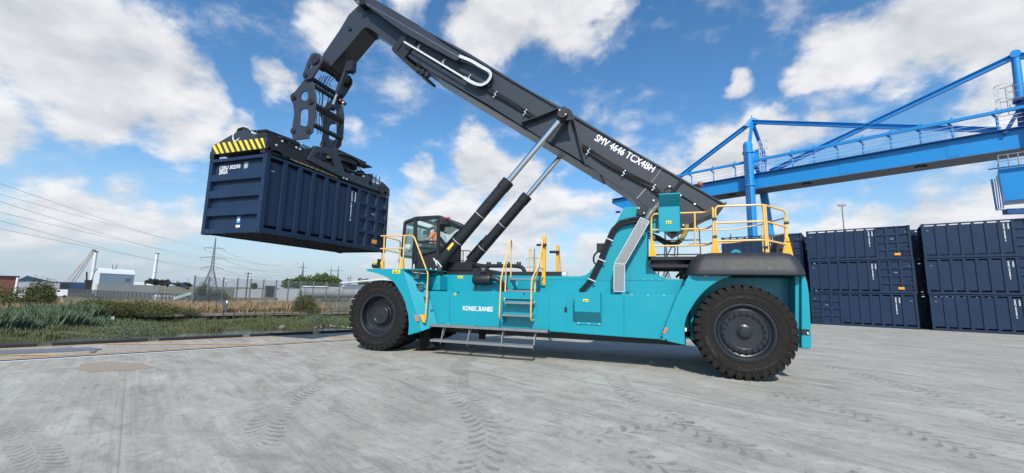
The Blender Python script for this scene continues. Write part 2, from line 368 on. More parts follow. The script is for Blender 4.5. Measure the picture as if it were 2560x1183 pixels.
# ------------------------------------------------------------------ ground, quay, river, far bank
UR = Vector((.477, .879, 0)).normalized(); TR = Vector((-UR.y, UR.x, 0))     # along the river / across it
def ST(s, t, z=0): return UR*s+TR*t+Vector((0, 0, z))
def concrete_mat(name, tone=1.0):
    m = bpy.data.materials.new(name); m.use_nodes = True; k = NT(m.node_tree); b = k.n['Principled BSDF']
    g = k.new('ShaderNodeNewGeometry').outputs['Position']
    mp = k.new('ShaderNodeMapping', i={0: g, 'Rotation': (0, 0, -math.atan2(TR.y, TR.x))}).outputs[0]   # x = across the quay
    sc = lambda v, s: k.vm('MULTIPLY', v, s).outputs[0]
    big = k.noise(g, .22, 5, .6, .3); mid = k.noise(sc(mp, (.35, 1.2, 1)), 1.1, 7, .65, .4)
    broom = k.noise(sc(mp, (.10, 22, 1)), 1.0, 5, .75); broom2 = k.noise(sc(mp, (.06, 4, 1)), 1.0, 4, .7)
    grain = k.noise(g, 55, 3, .7); fine = k.noise(g, 9, 6, .7, .5)
    # dusty sweeps running along the traffic direction on the right of the yard
    trf = k.new('ShaderNodeMapping', i={0: g, 'Rotation': (0, 0, R(24))}).outputs[0]
    sweep = k.noise(sc(trf, (.35, 1.3, 1)), 1.0, 10, .70, 1.6)
    sweep2 = k.noise(sc(trf, (1.0, 4.0, 1)), 1.2, 9, .74, 1.2)
    c = k.mix(big, (.29*tone, .274*tone, .232*tone), (.475*tone, .456*tone, .396*tone))
    c = k.mix(k.m('MULTIPLY', k.ss(mid, .45, .68), .6), c, (.52*tone, .51*tone, .455*tone))
    c = k.mix(k.m('MULTIPLY', k.ss(sweep, .47, .68), .62), c, (.20*tone, .19*tone, .165*tone))
    c = k.mix(k.m('MULTIPLY', k.ss(sweep2, .52, .70), .50), c, (.20*tone, .19*tone, .165*tone))
    bm_ = k.m('MULTIPLY', k.ss(broom, .5, .66), k.m('MULTIPLY', k.ss(big, .32, .55), .5))
    def mul(col, f_): return k.vm('SCALE', col, sc=f_).outputs[0]
    patch = k.m('ADD', .35, k.m('MULTIPLY', k.ss(k.noise(g, .5, 4, .6), .35, .65), .65))
    c = mul(c, k.m('SUBTRACT', 1.0, k.m('MULTIPLY', k.ss(broom, .42, .62), k.m('MULTIPLY', patch, .17))))
    c = mul(c, k.m('SUBTRACT', 1.0, k.m('MULTIPLY', k.ss(k.noise(sc(mp, (.05, 7, 1)), 1.0, 4, .8), .50, .62), k.m('MULTIPLY', patch, .06))))
    c = k.mix(k.m('MULTIPLY', k.ss(broom2, .50, .68), .40), c, (.27*tone, .265*tone, .25*tone))
    c = k.mix(k.m('MULTIPLY', k.ss(fine, .54, .64), .50), c, (.20*tone, .19*tone, .175*tone))
    c = k.mix(k.m('MULTIPLY', k.ss(grain, .35, .8), .16), c, (.25*tone, .25*tone, .24*tone))
    blot = k.noise(g, 1.7, 10, .78, .6)
    c = k.mix(k.m('MULTIPLY', k.ss(blot, .52, .64), .42), c, (.19*tone, .178*tone, .15*tone)); c = k.mix(k.m('MULTIPLY', k.ss(blot, .46, .36), .30), c, (.56*tone, .55*tone, .50*tone))
    spots = k.new('ShaderNodeTexVoronoi', i={'Vector': g, 'Scale': 1.3, 'Randomness': 1.0}).outputs['Distance']
    c = k.mix(k.m('MULTIPLY', k.m('LESS_THAN', spots, .022), .8), c, (.04, .038, .035))
    # saw-cut joints every 5 m both ways
    sp = k.new('ShaderNodeSeparateXYZ', i={0: mp})
    def joint(x, off): 
        fr = k.m('ABSOLUTE', k.m('SUBTRACT', k.m('FRACT', k.m('ADD', k.m('MULTIPLY', x, .2), off)), .5))
        return k.m('LESS_THAN', fr, .0014)
    jj = k.m('MAXIMUM', joint(sp.outputs[0], .13), joint(sp.outputs[1], .37))
    c = k.mix(k.m('MULTIPLY', jj, .40), c, (.12, .115, .11))
    k.l.new(c, b.inputs['Base Color']); b.inputs['Roughness'].default_value = .8; b.inputs['Specular IOR Level'].default_value = .35
    hgt = k.m('ADD', k.m('MULTIPLY', broom, .5), k.m('ADD', k.m('MULTIPLY', grain, .35), k.m('MULTIPLY', fine, .6)))
    bp = k.new('ShaderNodeBump', i={'Strength': .35, 'Distance': .012, 'Height': hgt}); k.l.new(bp.outputs[0], b.inputs['Normal'])
    return m
CONC = concrete_mat('yard_concrete'); CONCW = mat('clean_concrete', (.62, .64, .65), .8, var=.04, dirt=.2, dirtcol=(.45, .44, .42), scale=3)
CONCG = mat('old_concrete', (.17, .155, .13), .9, var=.2, dirt=.7, dirtcol=(.07, .075, .05), scale=.6)
RUST = mat('rusty_steel', (.05, .028, .022), .7, var=.2, metal=.2)
T_EDGE, T_RAIL = 6.02, 2.80
m_ = MB(); Q = 3900
m_.add([ST(-Q, T_EDGE), ST(Q, T_EDGE), ST(Q, T_RAIL+.34), ST(-Q, T_RAIL+.34), ST(-Q, T_EDGE, -6), ST(Q, T_EDGE, -6)], [(0, 1, 2, 3), (0, 4, 5, 1)])
m_.add([ST(-Q, T_RAIL+.20), ST(Q, T_RAIL+.20), ST(Q, -Q), ST(-Q, -Q)], [(0, 1, 2, 3)])
m_.add([ST(-Q, T_RAIL+.34), ST(Q, T_RAIL+.34), ST(Q, T_RAIL+.34, -.12), ST(-Q, T_RAIL+.34, -.12), ST(-Q, T_RAIL+.20, -.12), ST(Q, T_RAIL+.20, -.12), ST(Q, T_RAIL+.20), ST(-Q, T_RAIL+.20)], [(0, 1, 2, 3), (3, 2, 5, 4), (4, 5, 6, 7)])
struct(m_.build('ground', CONC, recalc=False, smooth=False))
tag(MB().beam(ST(-60, T_RAIL+.27, -.05), ST(60, T_RAIL+.27, -.05), .075, .13).build('crane_rail', RUST), 'rusty brown steel crane rail sunk in its slot along the quay', 'rail')
m_ = MB(); s0 = -60
while s0 < 60:
    w = random.uniform(.10, .17); L = random.uniform(1.5, 3.2)
    m_.add([ST(s0, T_RAIL+.195, .004), ST(s0+L, T_RAIL+.195, .004), ST(s0+L, T_RAIL+.195-w, .004), ST(s0, T_RAIL+.195-w*random.uniform(.8, 1), .004)], [(0, 1, 2, 3)]); s0 += L
struct(m_.build('rail_kerb_strip', CONCW, smooth=False, recalc=False))
# orange road-marking lines on the quay strip
PAINT = mat('faded_orange_paint', (.66, .34, .10), .7, var=.15, dirt=.75, dirtcol=(.45, .40, .32), scale=3)
m_ = MB()
def strip(m, s0, t0, s1, t1, w, z=.004):
    a = ST(s0, t0, z); b = ST(s1, t1, z); d = (b-a).normalized(); n = Vector((-d.y, d.x, 0))*w/2
    m.add([a-n, b-n, b+n, a+n], [(0, 1, 2, 3)])
strip(m_, -60, T_EDGE-.16, 80, T_EDGE-.16, .13); strip(m_, -60, T_RAIL+.72, 80, T_RAIL+.72, .13, .008)
for i in range(-12, 20): strip(m_, i*4.4-2.6, T_RAIL+.80, i*4.4-6.2, T_EDGE-.25, .12, .012)
struct(m_.build('quay_markings', PAINT, smooth=False, recalc=False))
# black timber and rubber beams along the quay edge
BEAMM = mat('black_beam', (.012, .012, .014), .6, var=.2, dirt=.3, dirtcol=(.05, .05, .05), scale=3)
segs = []
def s_at(u, v): p = PZ(u, v, 0); return p.dot(UR)
for a, b in ((-90, 88), (128, 370), (397, 600), (619, 768), (785, 905)):
    va = 872-a*.0535; vb = 872-b*.0535
    segs.append((s_at(a, va), s_at(b, vb)))
L0 = segs[-1][1]-segs[-1][0]
segs[-1] = (segs[-1][0], segs[-1][0]+3.9); 
for i in range(4): segs.append((segs[-1][1]+.45, segs[-1][1]+4.35))
wh = ['first black beam on the quay edge from the left, cut by the frame', 'second black beam on the quay edge, beside the steel cover plate', 'third black beam on the quay edge, below the broken concrete wall',
      'fourth black beam on the quay edge, short, below the river stone', 'fifth black beam on the quay edge, running behind the front tyre']
for i, (a, b) in enumerate(segs):
    m_ = MB(); m_.beam(ST(a, T_EDGE+.14, -.02), ST(b, T_EDGE+.14, -.02), .22, .22)
    o = m_.build('edge_beam', BEAMM, bevel=.012)
    tag(o, wh[i] if i < 5 else 'black beam on the quay edge hidden beyond the machine', 'beam', 'black beams along the quay edge')
# grey steel cover plate with a short leg
STEELP = mat('grey_steel_plate', (.13, .15, .18), .45, metal=.3, var=.12, dirt=.3, dirtcol=(.2, .2, .2))
pts = [PZ(u, v, .012) for u, v in ((-60, 880), (0, 876), (228, 869), (256, 873), (243, 874.5), (236, 881.5), (224, 882.5), (227, 876), (0, 886), (-60, 890))]
m_ = MB(); m_.pz([(p.x, p.y) for p in pts], .004, .022); tag(m_.build('cover_plate', STEELP, smooth=False), 'dark grey steel cover plate lying flat on the quay at far left', 'steel plate')
# dry sand puddle
SAND = mat('wet_sand', (.30, .25, .19), .85, var=.06, scale=5, dirt=.2, dirtcol=(.36, .32, .26))
pts = []
for i in range(44):
    t = 2*math.pi*i/44; u = 278+94*math.cos(t); v = 917-.018*(u-278)+11.5*math.sin(t)
    rr = 1+.10*math.sin(3*t+1)+.06*math.sin(7*t)+.03*random.random()
    pts.append(PZ(278+(u-278)*rr, 917+(v-917)*rr, .004))
m_ = MB(); m_.add(pts, [tuple(range(44))]); struct(m_.build('sand_patch', SAND, smooth=False, recalc=False))
# tyre marks: rows of lug prints pressed in dust, as thin sheets on the concrete
def mark_mat():
    m = bpy.data.materials.new('tyre_dust'); m.use_nodes = True; k = NT(m.node_tree); b = k.n['Principled BSDF']
    g = k.new('ShaderNodeNewGeometry').outputs['Position']
    n = k.noise(g, 1.3, 5, .6, .3); n2 = k.noise(g, 14, 5, .7)
    k.l.new(k.mix(n2, (.15, .14, .125), (.24, .23, .21)), b.inputs['Base Color']); b.inputs['Roughness'].default_value = .9
    k.l.new(k.m('MULTIPLY', k.ss(n, .36, .60), k.m('MULTIPLY', k.ss(n2, .26, .62), .46)), b.inputs['Alpha']); return m
MARK = mark_mat(); BANDS = []
def tread_track(m, pts, w, both=True, pitch=.20):
    P = [PZ(u, v, .004) for u, v in pts]
    # resample with Catmull-Rom
    Q_ = []
    for i in range(len(P)-1):
        p0, p1, p2, p3 = P[max(i-1, 0)], P[i], P[i+1], P[min(i+2, len(P)-1)]
        nn = max(2, int((p2-p1).length/.03))
        for j in range(nn):
            t = j/nn; Q_.append(.5*((2*p1)+(p2-p0)*t+(2*p0-5*p1+4*p2-p3)*t*t+(3*p1-p0-3*p2+p3)*t**3))
    BANDS.append((Q_[::6], w)); acc_ = 0; side = 0; last = Q_[0]
    for i in range(1, len(Q_)):
        acc_ += (Q_[i]-last).length; last = Q_[i]
        if acc_ < pitch: continue
        acc_ = 0
        d = (Q_[i]-Q_[i-1]).normalized(); n = Vector((-d.y, d.x, 0)); c = Q_[i]
        for sgn in ((1, -1) if both else (1,)):
            off = 0 if sgn > 0 else pitch*.5; a = []
            prof = [(.04, -.05), (.35, .03), (.68, .09), (1.0, .10)]
            th = pitch*random.uniform(.34, .46); jj = random.uniform(.86, 1.04)
            for x, y in prof: a.append(c+n*(sgn*x*w/2*jj)+d*(y+off))
            b_ = [p+d*th*(1 if i2 else .7) for i2, p in enumerate(a)]
            m.add(a+b_, [(0, 1, 5, 4), (1, 2, 6, 5), (2, 3, 7, 6)])
m_ = MB()
tread_track(m_, [(1215, 868), (1160, 905), (1143, 945), (1150, 985), (1185, 1030), (1215, 1080), (1212, 1130), (1180, 1183), (1120, 1260)], .52)
tread_track(m_, [(1530, 935), (1555, 965), (1600, 1000), (1680, 1050), (1800, 1100), (1960, 1150), (2150, 1200)], .52)
tread_track(m_, [(1390, 1098), (1500, 1088), (1600, 1075), (1700, 1050)], .50, pitch=.24)
tread_track(m_, [(1500, 1125), (1600, 1150), (1700, 1185), (1800, 1230)], .45)
tread_track(m_, [(930, 905), (820, 950), (740, 990), (680, 1045), (650, 1110)], .50, pitch=.15)
tread_track(m_, [(2030, 905), (2150, 935), (2300, 975), (2450, 1020), (2600, 1070)], .5)
tread_track(m_, [(1900, 975), (2050, 1010), (2250, 1070), (2450, 1140)], .5)
tread_track(m_, [(20, 1050), (70, 1100), (110, 1183)], .4, pitch=.13)
for v_i in range(len(m_.v)): m_.v[v_i] = (m_.v[v_i][0], m_.v[v_i][1], .008)
struct(m_.build('tyre_marks', MARK, smooth=False, recalc=False))
DUSTB = bpy.data.materials.new('pressed_dust'); DUSTB.use_nodes = True; k = NT(DUSTB.node_tree); b = k.n['Principled BSDF']; g = k.new('ShaderNodeNewGeometry').outputs['Position']
b.inputs['Base Color'].default_value = (.52, .51, .46, 1); b.inputs['Roughness'].default_value = .9; k.l.new(k.m('MULTIPLY', k.ss(k.noise(g, 1.1, 6, .7, .4), .40, .64), .30), b.inputs['Alpha'])
m_ = MB()
for c_ in BANDS:
    w = c_[1]; P = c_[0]; vs = []
    for i in range(len(P)):
        d = (P[min(i+1, len(P)-1)]-P[max(i-1, 0)]); d.z = 0; d.normalize(); n = Vector((-d.y, d.x, 0)); vs += [P[i]+n*w*.52, P[i]-n*w*.52]
    m_.add(vs, [(2*i, 2*i+1, 2*i+3, 2*i+2) for i in range(len(P)-1)])
struct(m_.build('dust_tracks', DUSTB, smooth=False, recalc=False))

# river and far bank
def water_mat():
    m = bpy.data.materials.new('river_water'); m.use_nodes = True; k = NT(m.node_tree); b = k.n['Principled BSDF']
    g = k.new('ShaderNodeNewGeometry').outputs['Position']
    k.l.new(k.mix(k.noise(g, .3, 3), (.045, .040, .022), (.065, .058, .034)), b.inputs['Base Color']); b.inputs['Roughness'].default_value = .12
    bp = k.new('ShaderNodeBump', i={'Strength': .25, 'Distance': .05, 'Height': k.noise(g, 3.5, 4, .6)}); k.l.new(bp.outputs[0], b.inputs['Normal']); return m
m_ = MB(); m_.add([ST(-1500, T_EDGE-.02, -3.1), ST(3000, T_EDGE-.02, -3.1), ST(3000, 50, -3.1), ST(-1500, 50, -3.1)], [(0, 1, 2, 3)])
struct(m_.build('river', water_mat(), smooth=False, recalc=False))
def ground_mat(name, a, b_, c_, s1=.12, s2=.9):
    m = bpy.data.materials.new(name); m.use_nodes = True; k = NT(m.node_tree); b = k.n['Principled BSDF']
    g = k.new('ShaderNodeNewGeometry').outputs['Position']
    c = k.mix(k.ss(k.noise(g, s1, 5, .6), .35, .65), a, b_); c = k.mix(k.ss(k.noise(g, s2, 6, .7), .45, .7), c, c_)
    k.l.new(c, b.inputs['Base Color']); b.inputs['Roughness'].default_value = .95; return m
MUD = ground_mat('marsh_soil', (.10, .09, .045), (.07, .085, .03), (.14, .11, .065)); SCRUB = ground_mat('scrub_soil', (.13, .12, .07), (.09, .10, .045), (.21, .17, .11), .05, .3)
def hz_(s, t): return .18*math.sin(s*.31+t*.5)+.12*math.sin(s*.83-t*.7)+.07*math.sin(s*1.9+t*1.3)
m_ = MB(); ns, nt = 260, 14; s0, s1 = -60, 130
vs = []; fs = []
for i in range(ns+1):
    s = s0+(s1-s0)*i/ns
    for j in range(nt+1):
        t = 41.6+(60.2-41.6)*j/nt; f = min(1, j/3.0)
        edge = 1.0*math.sin(s*.16+.8)+.45*math.sin(s*.5)
        vs.append(ST(s, t+edge*(1-j/nt), -3.35+.32*(j/nt)+f*(.16+hz_(s, t)*.7)))
for i in range(ns):
    for j in range(nt): a = i*(nt+1)+j; fs.append((a, a+1, a+nt+2, a+nt+1))
m_.add(vs, fs); struct(m_.build('marsh', MUD, recalc=False))
m_ = MB(); m_.add([ST(-3900, 60.6, -2.15), ST(3900, 60.6, -2.15), ST(3900, 6500, -2.15), ST(-3900, 6500, -2.15)], [(0, 1, 2, 3)])
struct(m_.build('far_land', SCRUB, smooth=False, recalc=False))
m_ = MB(); m_.add([ST(-400, 41, -3.4), ST(-60, 41, -3.4), ST(-60, 62, -2.15), ST(-400, 62, -2.15), ST(130, 41, -3.4), ST(3000, 41, -3.4), ST(3000, 62, -2.15), ST(130, 62, -2.15)], [(0, 1, 2, 3), (4, 5, 6, 7)])
struct(m_.build('far_bank', MUD, smooth=False, recalc=False))
# low concrete river wall with old piles under a broken cap
def wall_pt(u, v, z): return PZ(u, v, z)
a = PZ(287, 787, -1.95); b = PZ(1000, 782, -1.95); a = ST(a.dot(UR), 60.4, 0); b = ST(b.dot(UR)+30, 60.4, 0)
t = thing('river_wall', 'low mossy concrete river wall with dark timber piles below its cap', 'wall', (a.x, a.y, -2.9))
MB().beam(a+Vector((0, 0, -2.12)), b+Vector((0, 0, -2.12)), .7, .42).build('cap', CONCG, t, bevel=.04)
m_ = MB(); m_.beam(a+Vector((0, 0, -2.75))+TR*.2, b+Vector((0, 0, -2.75))+TR*.2, .3, .9); n_ = 60
for i in range(n_):
    p = a.lerp(b, (i+.5)/n_)-TR*.2; m_.box((p.x-.13, p.y-.13, -3.3), (p.x+.13, p.y+.13, -2.33))
m_.build('piling', mat('dark_timber', (.035, .03, .022), .9, var=.2), t)

# ------------------------------------------------------------------ the reach stacker
CY = 2.12                      # its centre plane
RS = thing('reach_stacker', 'large turquoise reach stacker with charcoal boom lifting a navy container', 'reach stacker', (5, CY, 0))
def mir(y): return 2*CY-y
TYRE_L = [(.0, .0)]
def wheel(cx, y0, y1, Rr, deep, out, nlug=35, mtyre=RUB):
    """wheel whose outer side faces `out` (-1 toward the viewer); y0<y1; returns the rim object"""
    cyy = (y0+y1)/2; w = (y1-y0); cz = Rr; c = (cx, cyy, cz)
    rim_r = Rr*.56; h = w/2
    tyre = MB()
    prof = [(rim_r-.02, -h*.80), (rim_r+.03, -h*.90), (rim_r+.14, -h*1.0), (rim_r+.24, -h*1.03), (Rr-.16, -h*.99), (Rr-.085, -h*.93), (Rr-.055, -h*.80), (Rr-.045, -h*.4), (Rr-.045, 0)]
    prof = prof+[(r, -o) for r, o in reversed(prof[:-1])]
    tyre.lathe(prof, c, 96)
    for s in (-1, 1):     # raised ring and shoulder step on the sidewalls
        tyre.lathe([(Rr-.20, s*h*.985), (Rr-.19, s*(h*.985+.022)), (Rr-.165, s*(h*.985+.012)), (Rr-.15, s*h*.95)], c, 96)
        tyre.lathe([(rim_r+.05, s*h*.90), (rim_r+.065, s*h*1.0), (rim_r+.095, s*h*1.0), (rim_r+.11, s*h*.96)], c, 96)
    for s in (-1, 1):
        for i in range(nlug):
            t0 = 2*math.pi*(i+(0 if s < 0 else .5))/nlug; dt = 2*math.pi/nlug
            rows = []   # (offset across, radius top, angular start, angular width)
            for f, rt, rb, sk, wd in ((1.02, Rr-.15, Rr-.21, 0, .64), (1.015, Rr-.06, Rr-.13, 0, .66), (.95, Rr-.012, Rr-.08, .0, .68), (.6, Rr, Rr-.07, .06, .66), (.25, Rr+.002, Rr-.07, .35, .60), (-.08, Rr+.002, Rr-.07, .42, .45)):
                a0 = t0+sk*dt; a1 = a0+wd*dt; y = s*h*f
                ring = []
                for r_, a_ in ((rb, a0), (rt, a0), (rt, (a0+a1)/2), (rt, a1), (rb, a1)): ring.append((cx+r_*math.cos(a_), cyy+y, cz+r_*math.sin(a_)))
                rows.append(ring)
            vs = [p for r_ in rows for p in r_]; fs = []
            for a in range(len(rows)-1):
                for b in range(4): fs.append((a*5+b, a*5+b+1, (a+1)*5+b+1, (a+1)*5+b))
            fs += [(0, 1, 2, 3, 4), tuple(len(vs)-5+q for q in (4, 3, 2, 1, 0))]
            tyre.add(vs, fs)
    rim = MB(); o = out
    yo = h*.80
    if deep:   # drive wheel: deep dish with a planetary hub inside
        rim.lathe([(rim_r+.045, o*yo*1.10), (rim_r+.05, o*yo*1.16), (rim_r+.02, o*yo*1.18), (rim_r-.02, o*yo*1.10), (rim_r-.035, o*yo*.9), (rim_r-.04, o*yo*.2), (rim_r-.10, -o*yo*.15), (rim_r-.16, -o*yo*.2), (.30, -o*yo*.2), (.01, -o*yo*.2)], c, 72)
        rim.lathe([(rim_r+.02, -o*yo*1.15), (rim_r-.03, -o*yo), (rim_r-.06, -o*yo*.2)], c, 48)
        hub = MB()
        hub.lathe([(.34, -o*yo*.25), (.34, o*yo*.02), (.325, o*yo*.06), (.285, o*yo*.08), (.285, o*yo*.42), (.27, o*yo*.48), (.235, o*yo*.50), (.225, o*yo*.47), (.12, o*yo*.47), (.11, o*yo*.52), (.05, o*yo*.53), (.04, o*yo*.58), (.0001, o*yo*.58)], c, 48)
        for i in range(30):
            t = 2*math.pi*i/30; p = Vector((cx+.312*math.cos(t), cyy+o*yo*.05, cz+.312*math.sin(t))); hub.cyl(p, p+Vector((0, o*.045, 0)), .016, n=6)
            p = Vector((cx+.262*math.cos(t), cyy+o*yo*.46, cz+.262*math.sin(t))); hub.cyl(p, p+Vector((0, o*.02, 0)), .011, n=6)
        hm = [(hub, 'hub')]
    else:      # steered wheel: disc with nuts and a round cap
        rim.lathe([(rim_r+.045, o*yo*1.10), (rim_r+.05, o*yo*1.17), (rim_r+.01, o*yo*1.18), (rim_r-.03, o*yo*1.05), (rim_r-.05, o*yo*.86), (rim_r-.085, o*yo*.80), (rim_r-.12, o*yo*.88), (rim_r-.13, o*yo*.93), (.40, o*yo*.93), (.375, o*yo*.86), (.17, o*yo*.82), (.01, o*yo*.82)], c, 72)
        hub = MB()
        hub.lathe([(.175, o*yo*.80), (.165, o*yo*.92), (.13, o*yo*.98), (.125, o*yo*1.16), (.10, o*yo*1.24), (.0001, o*yo*1.26)], c, 32)
        for i in range(20):
            t = 2*math.pi*(i+.3)/20; p = Vector((cx+.435*math.cos(t), cyy+o*yo*.93, cz+.435*math.sin(t))); hub.cyl(p, p+Vector((0, o*.065, 0)), .036, .028, n=8); hub.cyl(p, p+Vector((0, o*.018, 0)), .050, n=10)
        hm = [(hub, 'hub')]
    r = rim.build('wheel', RIMM, RS, ang=30)
    tyre.build('tyre', mtyre, r, ang=28)
    for mb, nm in hm: mb.build(nm, RIMM, r, ang=30)
    return r
FX, FR, RX, RR = -.06, 1.085, 10.09, 1.085
w1 = wheel(FX, .0, .56, FR, True, -1)
wheel(FX, .68, 1.24, FR, True, -1)
w2 = wheel(RX, .0, .58, RR, False, -1, mtyre=RUBD)
wheel(FX, mir(.56), mir(0), FR, True, 1); wheel(FX, mir(1.24), mir(.68), FR, True, 1); wheel(RX, mir(.58), mir(0), RR, False, 1)
# raised tyre lettering on the sidewalls, bent round the wheel
TLET = mat('tyre_lettering', (.045, .04, .038), .8, var=.05)
def arc_text(body, cx, cz, y, r, a0, size, parent, flip=False, bold=.006):
    st = size*.80
    for i, ch in enumerate(body):
        if ch == ' ': continue
        a = a0+(-1 if not flip else 1)*i*st/r
        p = Vector((cx+r*math.cos(a), y, cz+r*math.sin(a))); rad = Vector((math.cos(a), 0, math.sin(a))); tan = Vector((-math.sin(a), 0, math.cos(a)))
        up = rad if not flip else -rad; xd = -tan if not flip else tan
        yield ch, p, xd, up
def letters(body, cx, cz, y, r, a0, size, parent, flip=False):
    bm = bmesh.new()
    for ch, p, xd, up in arc_text(body, cx, cz, y, r, a0, size, parent, flip):
        me = text_mesh(ch, size, .003, extrude=.004, align='CENTER'); nd = xd.cross(up)
        me.transform(Matrix(((xd.x, up.x, nd.x, p.x), (xd.y, up.y, nd.y, p.y), (xd.z, up.z, nd.z, p.z), (0, 0, 0, 1)))); bm.from_mesh(me); bpy.data.meshes.remove(me)
    me = bpy.data.meshes.new('lettering'); bm.to_mesh(me); bm.free(); me.materials.append(TLET)
    o = bpy.data.objects.new('lettering', me); COL.objects.link(o); attach(o, parent); return o
ys = .29-.29*1.03-.002
letters('ContiTerminal', RX, RR, ys, .86, R(-100), .085, w2, True)
letters('ContiTerminal', RX, RR, ys, .78, R(135), .085, w2)
letters('TERMINAL', RX, RR, ys, .86, R(190), .085, w2, True)
ys = .28-.28*1.03-.002
letters('ContiTerminal', FX, FR, ys, .86, R(-125), .085, w1, True); letters('Continental', FX, FR, ys, .78, R(110), .085, w1)
# axles
MB().cyl((FX, .6, FR), (FX, mir(.6), FR), .30, n=20).build('front_axle', DARK2, RS)
MB().beam((RX, .5, RR), (RX, mir(.5), RR), .55, .5).build('steer_axle', DARK2, RS, bevel=.03)

# --- chassis with its two boom towers
TW = [(1050, 686), (1450, 691), (1463, 688), (1473, 681), (1484, 668), (1492, 657), (1500, 642), (1516, 601), (1561, 518), (1600, 517), (1614, 522), (1622, 537), (1618.5, 560), (1618.5, 640), (1622, 658), (1632, 675), (1648, 689), (1670, 697), (1716, 699)]
tw = xz(TW, 1.25); tw += [(9.0, 1.0), (1.0, 1.0)]
m_ = MB(); m_.py(tw, 1.25, 1.33); m_.py(tw, mir(1.33), mir(1.25))
ch = m_.build('chassis', CYAN, RS, bevel=.012, ang=25)
m_ = MB(); m_.box((.9, 1.40, 2.05), (6.4, mir(1.40), 2.20)); m_.box((.9, 1.35, .80), (9.2, mir(1.35), .95)); m_.box((6.3, 1.40, 2.1), (9.0, mir(1.40), 2.28))
m_.box((1.4, 1.45, .55), (8.9, mir(1.45), .82)); m_.build('frame_plates', DARK2, RS)
# seam line along the chassis side and weld lips
a = PY(1180, 690, 1.24); b = PY(1700, 698, 1.24)
m_ = MB(); m_.beam((4.9, 1.245, 2.30), (8.4, 1.245, 2.30), .012, .012); m_.build('weld_seam', CYAN, ch)
# --- side boxes below the walkway line
SBY = .42
sb = xz([(1069, 727.5), (1691, 739.5), (1650, 849), (1560, 843), (1372, 829), (1094, 812)], SBY)
m_ = MB(); m_.py(sb, SBY, 1.245); m_.build('side_box', CYAN, RS, bevel=.018)
m_ = MB(); m_.py(sb, mir(1.245), mir(SBY)); m_.build('side_box', CYAN, RS, bevel=.018)
def panel(name, px, y0, y1, m=CYAN, parent=RS, bevel=.01): return MB().py(xz(px, y0), y0, y1).build(name, m, parent, bevel=bevel)
dr = panel('access_door', [(1374, 729), (1417, 730), (1416.5, 831), (1373, 829)], SBY-.012, SBY+.01, bevel=.006)
MB().box(tuple(PY(1411, 780, SBY-.03))[0:1]+(SBY-.03, PY(1411, 780, SBY).z), (PY(1415, 780, SBY).x+.03, SBY-.01, PY(1411, 768, SBY).z)).build('handle', DARK2, dr)
panel('side_panel', [(1181, 728), (1373, 731), (1373, 829), (1181, 816)], SBY-.006, SBY+.01, bevel=.004)
# battery cover with an inward-slanting lower face
p0 = PY(1436, 730, SBY-.30); p1 = PY(1500, 732, SBY-.30); zb = PY(1468, 780, SBY-.30).z; z2 = PY(1468, 806, SBY).z
m_ = MB(); m_.px([(SBY-.30, p0.z-.01), (SBY-.30, zb), (SBY-.025, z2), (SBY-.025, z2-.06), (SBY-.004, z2-.06), (SBY-.004, p0.z-.01)], p0.x, p1.x)
cvr = m_.build('battery_cover', CYAN, RS, bevel=.008)
m_ = MB()
for i in range(3): x = p0.x+.06+(p1.x-p0.x-.12)*i/2; m_.cyl((x, SBY-.04, z2-.03), (x, SBY-.02, z2-.03), .016, n=8)
build_each(m_, 'bolt', SILV, cvr)
def sticker(px0, px1, y, parent=RS, m=YELSTK):
    a = PY(*px0, y); b = PY(*px1, y); o = MB().box((a.x, y-.004, b.z), (b.x, y+.004, a.z)).build('warning_sticker', m, parent)
    m2 = MB(); w = b.x-a.x; h = a.z-b.z
    m2.py([(a.x+w*.12, b.z+h*.15), (a.x+w*.30, b.z+h*.8), (a.x+w*.48, b.z+h*.15)], y-.006, y-.003); m2.box((a.x+w*.56, y-.006, b.z+h*.25), (a.x+w*.88, y-.003, b.z+h*.45)); m2.box((a.x+w*.62, y-.006, b.z+h*.58), (a.x+w*.80, y-.003, b.z+h*.78))
    m2.build('symbol', DARK2, o); return o
sticker((1458, 748), (1471, 755), SBY-.308, cvr)
sticker((1145, 690), (1157, 696.5), 1.24); sticker((1135, 733), (1140, 739), SBY-.01, m=YELSTK)
# --- maker's name on the side box
text('lettering', 'KONE', .185, tuple(PY(1157, 776, SBY-.012)), (1, 0, 0), (0, 0, 1), WHITE, RS, bold=.004, fit=PY(1186, 776, SBY).x-PY(1157, 776, SBY).x)
pp = PY(1157, 776, SBY-.012)
xC = PY(1186.5, 776, SBY-.012).x
m_ = MB(); zc_ = pp.z+.064; ro = .068
arc = []
for i in range(17): t = R(62+i*262/16); arc.append((xC+.080+ro*1.18*math.cos(t), zc_+ro*math.sin(t)))
for i in range(16, -1, -1): t = R(62+i*262/16); rr = ro-(.022 if 3 < i < 13 else .022*(16-i)/4 if i >= 13 else .022*(i+.3)/4); arc.append((xC+.080+rr*1.18*math.cos(t), zc_+rr*math.sin(t)))
m_.py(arc, SBY-.013, SBY-.011); m_.build('lettering', WHITE, RS)
text('lettering', 'RANES', .185, (PY(1197.5, 776, SBY).x, SBY-.012, pp.z), (1, 0, 0), (0, 0, 1), WHITE, RS, bold=.005, fit=PY(1232, 776, SBY).x-PY(1197.5, 776, SBY).x)
text('lettering', '´', .16, (PY(1232, 776, SBY).x, SBY-.012, pp.z+.02), (1, 0, 0), (0, 0, 1), WHITE, RS, xs=.7)
